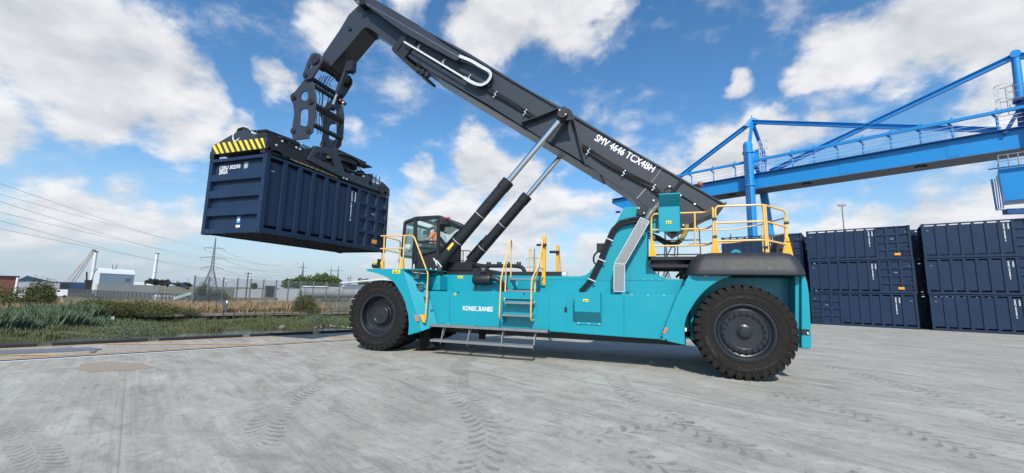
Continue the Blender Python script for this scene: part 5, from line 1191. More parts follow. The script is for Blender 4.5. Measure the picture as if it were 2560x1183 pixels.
p = PY(1968, 638, 1.0); m_.py([(p.x-.12, p.z-.03), (p.x+.12, p.z-.03), (p.x+.05, p.z+.45), (p.x-.03, p.z+.45)], .95, 1.02); build_each(m_, 'rail_foot', YEL, RS, bevel=.005)
C1, C2 = .60, 1.0
rail('rear_corner_rail', [[Y(1792, 632, .6), Y(1788, 523, .6), Y(1793, 516, .6), Y(1908, 512, .6), Y(1958, 526, 1.0), Y(1965, 532, 1.0), Y(1969, 636, 1.0)], [Y(1789, 558, .6), Y(1912, 553, .6), Y(1967, 568, 1.0)], [Y(1792, 603, .6), Y(1912, 600, .6), Y(1970, 612, 1.0)], [Y(1908, 513, .6), Y(1916, 632, .6)], [Y(1913, 514, .6), Y(1921, 633, .6)], [Y(1962, 545, 1.0), Y(1965, 636, 1.0)]], r=.026)
rail('far_guard_rail', [[Y(1962, 545, 1.0), Y(1905, 561, 3.3), Y(1895, 563, 3.5), Y(1830, 574, 3.5), Y(1700, 578, 3.5)], [Y(1905, 564, 3.5), Y(1908, 630, 3.5)], [Y(1962, 585, 1.0), Y(1905, 597, 3.4), Y(1830, 607, 3.5), Y(1720, 612, 3.5)], [Y(1694, 640, 3.5), Y(1695, 585, 3.5), Y(1700, 579, 3.5), Y(1742, 566, 3.2), Y(1748, 572, 3.2), Y(1752, 640, 3.2)], [Y(1625, 602, 3.4), Y(1750, 600, 3.2)], [Y(1636, 637, 3.4), Y(1750, 636, 3.2)], [Y(1930, 632, 3.3), Y(1962, 618, 1.0)]], r=.02)
rail('rear_ladder_rail', [[Y(1686, 640, 3.7), Y(1688, 618, 3.7), Y(1680, 616, 3.7), Y(1645, 682, 3.9), Y(1648, 695, 3.9)], [Y(1680, 660, 3.7), Y(1660, 698, 3.9)]], r=.02)
m_ = MB(); q = PY(1945, 622, 1.5); m_.cyl(q, q+Vector((0, .25, 0)), .16, n=20); m_.box(q-Vector((-.1, 0, .2)), q+Vector((.35, .3, .15))); m_.build('rear_camera', DARK2, RS, bevel=.01)
m_ = MB()
for u, v, y in ((1786, 547, .58), (1787, 592, .58), (1966, 557, .98), (1969, 605, .98), (1914, 618, .58)): q = PY(u, v, y); m_.cyl(q-Vector((.05, 0, 0)), q+Vector((.05, 0, 0)), .035, n=10)
build_each(m_, 'rail_clamp', DARK2, RS)
m_ = MB()
for u, v in ((1653, 535), (1692, 534), (1654, 575), (1693, 575)): q = PY(u, v, R1-.03); m_.box(q-Vector((.025, .01, .045)), q+Vector((.025, .02, .045)))
build_each(m_, 'u_bolt', SILV, RS)
# step boards under the side box
def grating(u0, u1, v0, v1, y0, y1, th):
    a = PY(u0, v0, y0); b = PY(u1, v1, y0); z = (a.z+b.z)/2; m = MB()
    m.beam((a.x, y0, z-th/2), (b.x, y0, z-th/2), .012, th); m.beam((a.x, y1, z-th/2), (b.x, y1, z-th/2), .012, th)
    n = int((b.x-a.x)/.05)
    for i in range(n+1): x = a.x+(b.x-a.x)*i/n; m.box((x-.006, y0, z-th*.7), (x+.006, y1, z-.004))
    for j in range(1, 5): y = y0+(y1-y0)*j/5; m.box((a.x, y-.004, z-th*.5), (b.x, y+.004, z-.002))
    m.box((a.x-.006, y0, z-th), (a.x+.006, y1, z)); m.box((b.x-.006, y0, z-th), (b.x+.006, y1, z)); return m.build('step_board', GALV, RS, smooth=False), z
g1, gz1 = grating(1074, 1369, 811, 825, .22, .55, .07)
g2, gz2 = grating(1075, 1333, 848, 866, .05, .33, .06)
m_ = MB()
for u in (1112, 1177, 1260, 1340):
    x = PY(u, 830, .40).x; m_.px([(.50, gz1-.05), (.32, gz1-.05), (.17, gz2-.03), (.13, gz2-.14), (.17, gz2-.14), (.24, gz2-.03)], x-.012, x+.012)
build_each(m_, 'step_bracket', GREYM, RS)
MB().py(xz([(1050, 830), (1072, 828), (1085, 868), (1052, 876)], .75), .72, 1.5).build('mud_flap', RUB, RS)
m_ = MB(); q = PY(1205, 832, 1.0); m_.box((q.x-.12, 1.0, q.z-.2), (q.x+.10, 1.1, q.z+.15)); m_.build('drain_box', RUB, RS, bevel=.03)
# lamp with black housing and yellow mark on the front fender, and an aerial
m_ = MB(); q = PY(940, 664, .4); m_.box(q-Vector((.14, 0, .09)), q+Vector((.16, .2, .05))); m_.cyl(q+Vector((.0, .1, .05)), q+Vector((.05, .1, .22)), .06, n=12); m_.cyl(q+Vector((-.08, -.02, 0)), q+Vector((-.08, .18, 0)), .09, n=14); hl = m_.build('headlight', DARK2, RS, bevel=.02)
m_ = MB(); q = PY(940, 658, .34); m_.beam(q+Vector((-.08, 0, -.05)), q+Vector((-.04, 0, .05)), .02, .03); m_.beam(q+Vector((-.06, 0, 0)), q+Vector((.03, 0, 0)), .02, .025); m_.beam(q+Vector((0, 0, -.05)), q+Vector((.04, 0, .05)), .02, .03); m_.build('lamp_mark', YELSTK, hl)
m_ = MB(); m_.cyl(PY(955, 671, .2), PY(955, 618, .2), .012, n=6); m_.build('aerial', DARK2, RS)

# ------------------------------------------------------------------ containers
CL, CW, CH = 6.058, 2.438, 2.435
TXTW = mat('white_lettering', (.72, .74, .76), .6, var=.04)
def make_container(name, label, number, mirror=False, detail=True, group=None, lights=False):
    t = thing(name, label, 'container', group=group)
    fx = (lambda x: CL-x) if mirror else (lambda x: x)
    def bx(m, x0, x1, y0, y1, z0, z1):
        a, b = sorted((fx(x0), fx(x1))); m.box((a, y0, z0), (b, y1, z1))
    f = MB()
    # corner posts, rails
    for x0 in (0, CL-.14):
        for y0 in (0, CW-.14): f.box((x0, y0+.001, .11), (x0+.14, y0+.139, CH-.11))
    for y0 in (0.004, CW-.10):
        f.box((.14, y0, CH-.10), (CL-.14, y0+.09, CH-.02)); f.box((.14, y0, .02), (CL-.14, y0+.09, .17))
    for x0 in (0.004, CL-.094): f.box((x0, .14, CH-.12), (x0+.09, CW-.14, CH-.02)); f.box((x0, .14, .02), (x0+.09, CW-.14, .17))
    # posts between the side bays, on both long sides; wide panels with bevelled ends
    x_ = .14; pitch = (CL-.28)/10; pw = .15
    for side in (0, 1):
        Yf = (lambda d: d) if side == 0 else (lambda d: CW-d)
        for i in range(1, 10):
            xc = .14+pitch*i; a, b = sorted((fx(xc-pw/2), fx(xc+pw/2))); y0, y1 = sorted((Yf(.006), Yf(.09))); f.box((a, y0, .17), (b, y1, CH-.10))
        z0, z1 = .17, CH-.10
        for i in range(10):
            xa = .14+pitch*i+(pw/2 if i else 0); xb = .14+pitch*(i+1)-(pw/2 if i < 9 else 0); xa, xb = sorted((fx(xa), fx(xb)))
            if i in (7, 8, 9):
                rows = [(.0, .205), (.265, .46), (.52, .715), (.775, 1.0)]
                for r0, r1 in rows:
                    za, zb_ = z1-(z1-z0)*r0, z1-(z1-z0)*r1
                    vs = [(xa, Yf(.02), zb_), (xb, Yf(.02), zb_), (xb, Yf(.02), za), (xa, Yf(.02), za), (xa+.02, Yf(.075), zb_+.03), (xb-.02, Yf(.075), zb_+.03), (xb-.02, Yf(.075), za-.03), (xa+.02, Yf(.075), za-.03)]
                    f.add(vs, [(0, 1, 5, 4), (1, 2, 6, 5), (2, 3, 7, 6), (3, 0, 4, 7), (4, 5, 6, 7)])
                for g0, g1 in ((.205, .265), (.46, .52), (.715, .775)):
                    za, zb_ = z1-(z1-z0)*g0, z1-(z1-z0)*g1; y0, y1 = sorted((Yf(.012), Yf(.09))); f.box((xa, y0, zb_), (xb, y1, za))
            else:
                # sheet set back behind the posts, leaving an open slot at its top and bottom
                sl = .075; vs = []
                for z, d in ((z0+sl, .10), (z0+sl+.03, .06), (z1-sl-.03, .06), (z1-sl, .10)): vs += [(xa, Yf(d), z), (xb, Yf(d), z)]
                for i2 in (0, 1): pass
                f.add(vs, [(0, 1, 3, 2), (2, 3, 5, 4), (4, 5, 7, 6)])
                y0, y1 = sorted((Yf(.0605), Yf(.085)))
                for q in (xa, xb-.012): f.box((q, y0, z0+sl), (q+.012, y1, z1-sl))
    # end panel with horizontal swages at x = 0, doors at x = CL
    segs_ = [(.0, .185, 1), (.185, .30, 0), (.30, .425, 1), (.425, .555, 0), (.555, .69, 1), (.69, .82, 0), (.82, 1.0, 1)]
    z1, z0 = CH-.12, .17
    prof = [(.05, z1)]
    for a, b, rec in segs_:
        d = .13 if rec else .012; za = z1-(z1-z0)*a; zb_ = z1-(z1-z0)*b
        prof.append((d, za-(.0 if a == 0 else .018))); prof.append((d, zb_+(.0 if b == 1 else .018)))
    prof.append((.05, z0)); vs = []
    for d, z in prof: vs += [(fx(d), .14, z), (fx(d), CW-.14, z)]
    f.add(vs, [(2*i, 2*i+1, 2*i+3, 2*i+2) for i in range(len(prof)-1)])
    vs = [(fx(.10), .14, z0), (fx(.10), .14, z1), (fx(.0), .14, z1), (fx(.0), .14, z0)]
    # open top, floor below
    f.build('body', NAVY, t, bevel=.006 if detail else 0, ang=25, recalc=True)
    u = MB(); u.box((.06, .06, .13), (CL-.06, CW-.06, .16))
    for i in range(13): x = .35+i*(CL-.7)/12; u.box((x-.03, .09, .0+.015), (x+.03, CW-.09, .13))
    for y in (.75, CW-.75): u.box((.1, y-.04, .02), (CL-.1, y+.04, .12))
    u.build('floor_frame', NAVYD, t)
    c = MB()
    for x0 in (-.002, CL-.176):
        for y0 in (-.002, CW-.160):
            for z0_ in (-.0, CH-.118): c.box((x0, y0, z0_), (x0+.178, y0+.162, z0_+.118))
    cc_ = build_each(c, 'corner_casting', NAVY, t, bevel=.012)[0]
    c = MB()
    for x0 in (.09, CL-.09):
        for z0_ in (.059, CH-.059): 
            for yy, s in ((-.0035, 1), (CW+.0035, -1)): c.cyl((x0, yy, z0_), (x0, yy+s*.006, z0_), .034, n=12)
    for y0 in (.08, CW-.08):
        for z0_ in (.059, CH-.059):
            for xx, s in ((-.0035, 1), (CL+.0035, -1)): c.cyl((xx, y0, z0_), (xx+s*.006, y0, z0_), .034, n=12)
    c.build('casting_holes', MATS['void_black'], t)
    d = MB(); xe = CL
    d.py([(fx(CL-.05), .17), (fx(CL-.02), .17), (fx(CL-.02), CH-.12), (fx(CL-.05), CH-.12)], .15, CW-.15)
    for y in (.45, .95, CW-.95, CW-.45): d.cyl((fx(CL+.01), y, .12), (fx(CL+.01), y, CH-.1), .022, n=8)
    for y in (.7, CW-.7): d.box((min(fx(CL), fx(CL+.03)), y-.25, 1.0), (max(fx(CL), fx(CL+.03)), y+.25, 1.04))
    for y in (CW/2,): d.box((min(fx(CL-.02), fx(CL)), y-.02, .17), (max(fx(CL-.02), fx(CL)), y+.02, CH-.12))
    # side hinge and latch bars that wrap on to the long side next to the doors
    d.build('doors', NAVY, t, ang=30)
    lt = MB()
    for zf_ in (.22, .43, .62, .80, .93):
        z = CH-.12-(CH-.3)*zf_; a, b = sorted((fx(CL-.60), fx(CL-.04))); lt.box((a+.12, -.022, z-.014), (b, -.004, z+.014)); q = fx(CL-.10); lt.box((q-.05, -.03, z-.05), (q+.05, -.004, z+.05))
    for xx in (.50, .32): q = fx(CL-xx); lt.cyl((q, -.012, .2), (q, -.012, .62), .010, n=6); lt.cyl((q, -.012, .2), (q, -.012, .62), .010, n=6)
    lt.build('side_latches', NAVYD, t)
    # small manufacturer plates
    pl = MB(); q = fx(.30); pl.box((q-.06, .034, CH-.52), (q+.06, .044, CH-.47)); q = fx(.14+pitch*8.5); pl.box((q-.10, .000, CH*.60), (q+.10, .008, CH*.60+.07)); q = fx(CL-.28); pl.box((q-.05, -.002, CH-.50), (q+.05, .006, CH-.46)); pl.build('plates', GREYM, t)
    if lights:
        q = fx(CL-.82); MB().box((q-.13, -.006, .30), (q+.19, .004, .46)).build('placard', ORGP, t, bevel=.01)
        for i, ch_ in enumerate(('', )): pass
    # stacked upright markings beside the squares
    bm = bmesh.new(); xq = (.14+pitch*(6.5 if not mirror else 1.5))
    def put(s, x, z, size):
        me = text_mesh(s, size, .005, extrude=.001, align='CENTER'); me.transform(Matrix(((1, 0, 0, x), (0, 0, -1, .039), (0, 1, 0, z), (0, 0, 0, 1)))); bm.from_mesh(me); bpy.data.meshes.remove(me)
    xm = fx(xq); zt = CH-.36
    z = zt
    for i, ch_ in enumerate(number):
        if ch_ == ' ': z -= .045; continue
        put(ch_, xm-.09, z, .125); z -= .098
    z = zt
    for ch_ in '20GA': put(ch_, xm+.10, z, .125); z -= .098
    me = bpy.data.meshes.new('markings'); bm.to_mesh(me); bm.free(); me.materials.append(TXTW); o = bpy.data.objects.new('markings', me); COL.objects.link(o); attach(o, t)
    return t
ORGP = mat('orange_placard', (.90, .36, .02), .5, var=.05)
held = make_container('shipping_container', 'navy container hanging in the air below the black and yellow striped spreader', 'CERU 302593 0', lights=True)
text('markings', 'CERU 302593', .185, (-0+.123, CW-.30, CH-.345), (0, -1, 0), (0, 0, 1), TXTW, held, bold=.005, xs=.86)
text('markings', '0', .185, (.123, 1.02, CH-.345), (0, -1, 0), (0, 0, 1), TXTW, held, bold=.005, xs=.86)
bxm = MB(); y0, y1, z0, z1 = .905, 1.045, CH-.365, CH-.185
for a, b in (((y0, z0), (y1, z0)), ((y1, z0), (y1, z1)), ((y1, z1), (y0, z1)), ((y0, z1), (y0, z0))): bxm.beam((.124, *a), (.124, *b), .008, .010)
bxm.build('markings', TXTW, held)
text('markings', '20GA', .185, (.123, CW-.30, CH-.485), (0, -1, 0), (0, 0, 1), TXTW, held, bold=.006, xs=.86)
m_ = MB(); m_.box((.118, CW/2-.26, .34), (.128, CW/2-.12, .56)); m_.build('blue_label', STKB, held); m_ = MB(); m_.box((.118, CW/2-.27, .20), (.128, CW/2-.10, .28)); m_.box((.116, CW/2-.24, .40), (.116+.001, CW/2-.15, .50)); m_.build('white_label', STKW, held)
held.location = (-2.80, -2.10, 3.452); held.rotation_euler = (0, 0, R(90.0))
# stacks: top boxes and bottom boxes differ, so each level gets its own words
GRP = 'navy containers stacked in the yard'
def place(t, x, y, z, yaw): t.location = (x, y, z); t.rotation_euler = (0, 0, yaw); return t
YW = R(-20.2)
s1 = Vector((19.572, 27.854, 0)); s2 = Vector((25.781, 25.565, 0)); ex_ = Vector((math.cos(YW), math.sin(YW), 0)); ey_ = Vector((-math.sin(YW), math.cos(YW), 0))
ct = make_container('shipping_container', 'top navy container of the stack right of the machine, orange placard, sunlit roof edge', 'CERU 302587 0', lights=True, group=GRP); place(ct, s1.x, s1.y, 2*CH, YW)
cm = copy_tree(ct); cm['label'] = 'middle navy container of the stack right of the machine, with orange placard'; place(cm, s1.x+.03, s1.y, CH, YW)
cb_ = make_container('shipping_container', 'bottom navy container of the stack right of the machine, small squares at its left end', 'CERU 302582 8', mirror=True, group=GRP); place(cb_, s1.x-.02, s1.y+.02, 0, YW)
cr = make_container('shipping_container', 'bottom navy container of the stack at the right edge of the photo', 'CERU 302584 5', group=GRP); place(cr, s2.x+.03, s2.y, 0, YW)
c2 = copy_tree(cr); c2['label'] = 'middle navy container of the stack at the right edge of the photo'; place(c2, s2.x-.02, s2.y, CH, YW)
c3 = copy_tree(cr); c3['label'] = 'top navy container of the stack at the right edge of the photo'; place(c3, s2.x, s2.y, 2*CH, YW)
# left stack behind the machine
p3 = PZ(2004, 582, 3*CH+.0)-ex_*CL
for i, lb in enumerate(('bottom navy container of the stack behind the machine tail, hidden below the top two', 'middle navy container of the stack behind the machine tail', 'top navy container of the stack behind the yellow rear guard rail')):
    c4 = copy_tree(ct); c4['label'] = lb; place(c4, p3.x, p3.y, i*CH, YW)
# second rows, seen in the gaps
rows = [(s1+ey_*2.75+ex_*.35, 'behind the stack right of the machine'), (s2+ey_*2.75-ex_*.25, 'behind the stack at the right edge'), (s1+ey_*5.5+ex_*.15, 'two rows behind the stack right of the machine'), (p3+ey_*2.75+ex_*.3, 'behind the stack that stands behind the machine tail')]
for p, w in rows:
    for i, lv in enumerate(('bottom', 'middle', 'top')):
        c4 = copy_tree(cr); c4['label'] = '%s navy container of the row %s' % (lv, w); place(c4, p.x, p.y, i*CH, YW)

# ------------------------------------------------------------------ blue gantry crane
GD = Vector((math.cos(R(-28.5)), math.sin(R(-28.5)), 0)); GN = Vector((-GD.y, GD.x, 0))
ZG = 16.0; G0_ = PZ(1868, 441, ZG)
def PV(u, v, off=0.0):            # pixel on the girder's near vertical plane (shifted back by off)
    d = ray(u, v); P0 = G0_+GN*off; t = (P0-CAM).dot(GN)/d.dot(GN); return CAM+d*t
def sG(p): return (p-G0_).dot(GD)
def GP(s, off, z): q = G0_+GD*s+GN*off; return Vector((q.x, q.y, z))
crane = thing('gantry_crane', 'tall bright blue gantry crane spanning the yard behind the machine', 'crane', (G0_.x, G0_.y, 0))
sL = sG(PV(1530, 492)); sRR = sG(PV(2560, 340))+8; zB = PV(2207, 424).z; zB2 = PV(1868, 474).z; zB = (zB+zB2)/2
GWd = 2.9
m_ = MB()
vs = []
for (s, zl, zu) in ((sL, ZG-.55, ZG), (sL+1.8, zB+.1, ZG), (sL+3, zB, ZG), (sRR, zB, ZG)):
    for off in (0, GWd):
        q = GP(s, off, zl); vs.append(q); q = GP(s, off, zu); vs.append(q)
fs = []
for i in range(3):
    a = i*4; fs += [(a, a+1, a+5, a+4), (a+2, a+6, a+7, a+3), (a+1, a+3, a+7, a+5), (a, a+4, a+6, a+2)]
fs += [(0, 2, 3, 1), (12, 13, 15, 14)]; m_.add(vs, fs); m_.build('girder', BLUE, crane, smooth=False)
m_ = MB(); m_.beam(GP(sL+3.2, GWd/2, zB-.03), GP(sRR, GWd/2, zB-.03), GWd-.02, .05); m_.build('underside_shade', mat('girder_shade_grey', (.12, .13, .15), .6, var=.06, scale=.4), crane)  # dark grey sheet: shade of the girder's underside put in as colour
m_ = MB(); m_.beam(GP(sL+.2, -.12, ZG+.04), GP(sRR, -.12, ZG+.04), .5, .08); m_.build('girder_flange', mat('dark_blue_paint', (.006, .06, .22), .5, var=.06), crane)
DBL = MATS['dark_blue_paint']
m_ = MB(); s = sL+5
while s < sRR:
    m_.beam(GP(s-.35, -.012, (ZG+zB)/2), GP(s+.35, -.012, (ZG+zB)/2), .02, ZG-zB-.25)
    for dz in (.3, .7, 1.1):
        for dx in (-.22, .22): m_.beam(GP(s+dx-.03, -.03, zB+dz), GP(s+dx+.03, -.03, zB+dz), .02, .06)
    s += 7.5
build_each(m_, 'splice_plate', BLUE, crane, tol=.05)
m_ = MB()
for u, v in ((1830, 480), (1545, 505), (2016, 444), (2300, 398)): q = PV(u, v, .9); m_.box((q.x-.35, q.y-.25, zB-.22), (q.x+.35, q.y+.25, zB-.02))
build_each(m_, 'girder_lamp', DARK2, crane)
# main handrail beam with posts (near side), white wire rails
TOPR = [(1535, 469), (1712, 436), (2060, 366), (2545, 280)]
zr_ = (PV(1712, 437, -.3).z+PV(2200, 340, -.3).z)/2+.02
m_ = MB(); m_.beam(GP(sG(PV(1560, 466)), -.35, zr_), GP(sRR, -.35, zr_), .26, .26, ext=0)
ups = [1560, 1730, 1785, 1840, 1917, 1985, 2040, 2100, 2165, 2237, 2313, 2395, 2512]
for u in ups: s = sG(PV(u, 440)); m_.beam(GP(s, -.12, ZG), GP(s, -.12, zr_-.4), .13, .13); m_.beam(GP(s, -.12, zr_-.4), GP(s-.3, -.4, zr_), .13, .13); m_.beam(GP(s-.15, -.35, zr_), GP(s+.1, -.35, zr_+.35), .08, .1)
m_.build('cable_rail', BLUE, crane)
m_ = MB()
for zz in (.45, .85, 1.15):
    for off in (GWd-.05, -.3) : m_.cyl(GP(sL+.3, off, ZG+zz), GP(sRR, off, ZG+zz), .02, n=5)
s = sL+.3
while s < sRR: m_.cyl(GP(s, GWd-.05, ZG), GP(s, GWd-.05, ZG+1.15), .02, n=5); s += 1.8
m_.build('walkway_rail', mat('pale_rail', (.6, .62, .65), .5, var=.05), crane); PALE = MATS['pale_rail']
# A-frame
apL = PV(1880, 305, .85); apR = PV(2538, 140, .85)
def ibeam(m, p, q, w=.42, h=.42):
    d = (q-p).normalized(); sd2 = d.cross(Vector((0, 0, 1))).normalized(); up = sd2.cross(d)
    m.beam(p+up*h*.45, q+up*h*.45, w, .06, up=up); m.beam(p-up*h*.45, q-up*h*.45, w, .06, up=up); m.beam(p, q, .07, h*.86, up=up)
m_ = MB(); tl_ = PV(1690, 449, .85)
ibeam(m_, apL, tl_); e1 = PV(2500, 326, .85); ibeam(m_, apL, e1); e2 = PV(1925, 429, .85); ibeam(m_, e2, apR)
ibeam(m_, apR, apR+(apR-e2).normalized()*0+GD*9-Vector((0, 0, 4)))
m_.build('tie_beams', BLUE, crane)
m_ = MB(); m_.py([(apL.x-.9, apL.z-.4), (apL.x-.2, apL.z+.45), (apL.x+.25, apL.z+.45), (apL.x+1.1, apL.z-.05), (apL.x+.6, apL.z-.35), (apL.x+.1, apL.z-.7)], apL.y-.1, apL.y+.1)
m_.cyl(apL+Vector((0, 0, .4)), apL+Vector((0, 0, .8)), .06, n=6); m_.cyl(apR-GN*.3+Vector((0, 0, .1)), apR+GN*.3+Vector((0, 0, .1)), .32, n=20); m_.build('apex_plate', BLUE, crane)
# left portal: near round leg with ladder, far leaning leg, upper box, struts
lg = PV(1866, 520, -.6); 
m_ = MB(); top = PV(1869, 362, -.6); sN = sG(top); m_.cyl(GP(sN, -.6, 0), GP(sN, -.6, top.z), .50, n=28); m_.lathe([(.52, -.1), (.60, -.1), (.60, .1), (.52, .1)], GP(sN, -.6, zB+.3), 24, 'z'); m_.lathe([(.52, -.1), (.60, -.1), (.60, .1), (.52, .1)], GP(sN, -.6, zr_+1), 24, 'z'); m_.lathe([(.50, 0), (.35, .3), (.001, .42)], GP(sN, -.6, top.z), 24, 'z'); m_.build('leg', BLUE, crane)
m_ = MB(); f1 = PV(1903, 445, 3.2); f2 = PV(1928, 600, 3.2); d_ = (f2-f1)/(f2.z-f1.z); m_.cyl(f1+d_*(1.0), f2+d_*(-f2.z), .45, .38, n=24); m_.build('leg', BLUE, crane)
m_ = MB(); a = GP(sN-.05, -1.14, 0)
for dx in (-.2, .2): m_.beam(a+GD*dx+Vector((0, 0, 1)), a+GD*dx+Vector((0, 0, top.z-1)), .05, .05)
z = 1.0
while z < top.z-1: m_.beam(a-GD*.2+Vector((0, 0, z)), a+GD*.2+Vector((0, 0, z)), .035, .035); z += .33
m_.build('leg_ladder', DBL, crane)
m_ = MB()   # box plate between near leg and far, above the girder
b0 = PV(1873, 362, -.5); m_.beam(GP(sN+.3, .9, PV(1880, 390).z), GP(sN+.3, 3.6, PV(1890, 412).z), .5, 2.4); m_.beam(GP(sN+.1, -.4, top.z-.2), apL, .3, .3); m_.beam(GP(sN+.8, 3.4, top.z-1.6), apL, .3, .3); m_.build('portal_head', BLUE, crane)
def cage(m, c, z0, z1, r=.42):
    n = max(2, int((z1-z0)/.9))
    for i in range(n+1):
        z = z0+(z1-z0)*i/n; pts = [c+Vector((r*math.cos(t), r*math.sin(t), z)) for t in [2*math.pi*j/14 for j in range(15)]]; m.tube(pts, .03, 5)
    for j in range(7): t = 2*math.pi*j/7; m.cyl(c+Vector((r*math.cos(t), r*math.sin(t), z0)), c+Vector((r*math.cos(t), r*math.sin(t), z1)), .025, n=5)
m_ = MB(); q = PV(1908, 380, 1.2); cage(m_, Vector((q.x, q.y, 0)), PV(1908, 430, 1.2).z, PV(1908, 352, 1.2).z, .45)
q2 = PV(1892, 352, 1.0); m_.beam(PV(1866, 362, .9), PV(1912, 351, .9), .03, .03); m_.beam(PV(1880, 372, .9), PV(1912, 365, .9), .03, .03)
q = PV(2514, 250, 1.0); cage(m_, Vector((q.x, q.y, 0)), PV(2514, 285, 1.0).z, PV(2508, 215, 1.0).z, .55); m_.build('ladder_cage', PALE, crane)
# right portal, platform and cab
m_ = MB(); pr = PV(2541, 200, .85); sR = sG(pr); m_.cyl(GP(sR, .85, ZG), Vector((apR.x, apR.y, apR.z)), .30, .26, n=20); m_.cyl(GP(sR+1.0, -.3, 0), GP(sR+1.0, -.3, ZG+2.5), .75, n=28); m_.cyl(GP(sR+2.0, 3.5, 0), GP(sR+2.0, 3.5, ZG+2.5), .6, n=28); m_.build('leg', BLUE, crane)
m_ = MB(); m_.beam(GP(sR+1.0, -.5, ZG+1.0), apR+Vector((.8, 0, -.6)), .35, .35); m_.beam(PV(2512, 335, -.2), PV(2562, 250, -.2), .18, .25); m_.beam(GP(sR-.4, .3, PV(2530, 252).z), GP(sR+2, .3, PV(2530, 252).z), 1.0, .2); m_.box(tuple(GP(sR-.3, .2, ZG)), tuple(GP(sR+3, 1.4, PV(2550, 285).z))); m_.build('portal_head', DBL, crane)
m_ = MB(); cxa, cxb = PV(2494, 420, -2.0), PV(2575, 420, -2.0); ztp, zbt = PV(2500, 422, -2.0).z, PV(2520, 502, -2.0).z
s_a, s_b = sG(cxa), sG(cxb)+1.0
vs = [GP(s_a, -2.0, ztp), GP(s_b, -2.0, ztp), GP(s_b, .2, ztp), GP(s_a, .2, ztp), GP(s_a+.10, -2.0, zbt), GP(s_b, -2.0, zbt), GP(s_b, .2, zbt), GP(s_a+.10, .2, zbt)]
m_.add(vs, [(0, 1, 2, 3), (7, 6, 5, 4), (0, 4, 5, 1), (1, 5, 6, 2), (2, 6, 7, 3), (3, 7, 4, 0)]); m_.build('cabin', BLUE, crane, bevel=.03)
m_ = MB(); m_.box(tuple(GP(s_a+.2, -1.9, zbt-1.0)), tuple(GP(s_b, 0, zbt-.6)))
for k_ in range(4): m_.beam(GP(s_a-.35+.12*k_, -2.1, zbt-.6), GP(s_a-.35+.12*k_, -2.1, ztp-1.0+.2*k_), .05, .05)
m_.beam(GP(s_a-.35, -2.1, zbt-.7), GP(s_a-.4, -2.1, ztp-.8), .12, .12); m_.beam(GP(s_a-.4, -2.1, zbt-.65), GP(s_a+.6, -2.1, zbt-.75), .06, .06); m_.beam(GP(s_a-.5, -2.2, ztp+.02), GP(s_b, -2.2, ztp+.02), .2, .06); m_.build('cabin_brackets', DBL, crane)
m_ = MB()
for zz in (0, .5, 1.0): m_.beam(GP(s_a+.1, -1.9, ztp+.1+zz), GP(s_b, -1.9, ztp+.1+zz), .05, .05); m_.beam(GP(s_a+.1, -1.9, ztp+.1+zz), GP(s_a+.1, 0, ztp+.1+zz), .05, .05)
for k_ in range(6): m_.beam(GP(s_a+.1+k_*.5, -1.9, ztp), GP(s_a+.1+k_*.5, -1.9, ztp+1.1), .05, .05)
for zz in (0, .6, 1.1): m_.beam(GP(sR-.6, -.2, PV(2530, 252).z+.1+zz), GP(sR+3, -.2, PV(2530, 252).z+.1+zz), .05, .05)
m_.build('cabin_rail', GREYM, crane)
o = MB(); q = BD(2121, 90, 0); h = PD(2116, 514, 90).z; o.cyl((q.x, q.y, 0), (q.x, q.y, h), .13, .09, n=10); lp_ = o.build('pole', GREYM)
tl2 = thing('floodlight_mast', 'thin grey floodlight mast rising behind the container stack', 'lamp post', (q.x, q.y, 0)); attach(lp_, tl2)
o = MB(); o.box((q.x-.55, q.y-.2, h-.05), (q.x+.55, q.y+.2, h+.25)); o.build('lamp_head', GREYM, tl2)

# ------------------------------------------------------------------ far bank: vegetation, fences, buildings, pylons
def leaf_mat(name, a, b, c=None, sc=1.0, tr=.0):
    m = bpy.data.materials.new(name); m.use_nodes = True; k = NT(m.node_tree); bs = k.n['Principled BSDF']
    g = k.new('ShaderNodeNewGeometry'); n = k.noise(g.outputs['Position'], sc, 4, .6)
    col = k.mix(k.ss(n, .3, .7), a, b); col = k.mix(k.m('MULTIPLY', g.outputs['Random Per Island'], .5), col, c or a)
    k.l.new(col, bs.inputs['Base Color']); bs.inputs['Roughness'].default_value = .7; bs.inputs['Specular IOR Level'].default_value = .25; MATS[name] = m; return m
REED = leaf_mat('reed_leaf', (.07, .115, .06), (.12, .165, .09), (.16, .20, .13), .5)
GRASS = leaf_mat('marsh_grass', (.06, .085, .03), (.115, .135, .055), (.17, .165, .09), .35)
BUSHM = leaf_mat('bush_leaf', (.045, .06, .015), (.09, .105, .03), (.12, .12, .05), .6)
DRY = leaf_mat('dry_grass', (.24, .16, .09), (.33, .24, .13), (.40, .31, .19), .5)
TREEM = leaf_mat('tree_leaf', (.035, .07, .016), (.085, .135, .03), (.12, .165, .045), .25)
TREED = leaf_mat('dark_tree_leaf', (.015, .03, .012), (.03, .05, .02), None, .25)
BARK = mat('bark', (.06, .05, .04), .9, var=.15)
def blades(m, p, h, w, lean=.35):
    a = random.uniform(0, 6.28); dx, dy = math.cos(a)*w/2, math.sin(a)*w/2; lx, ly = random.uniform(-lean, lean)*h, random.uniform(-lean, lean)*h
    m.add([(p[0]-dx, p[1]-dy, p[2]-.05), (p[0]+dx, p[1]+dy, p[2]-.05), (p[0]+dx*.7+lx*.4, p[1]+dy*.7+ly*.4, p[2]+h*.6), (p[0]+lx, p[1]+ly, p[2]+h)], [(0, 1, 2), (0, 2, 3)])
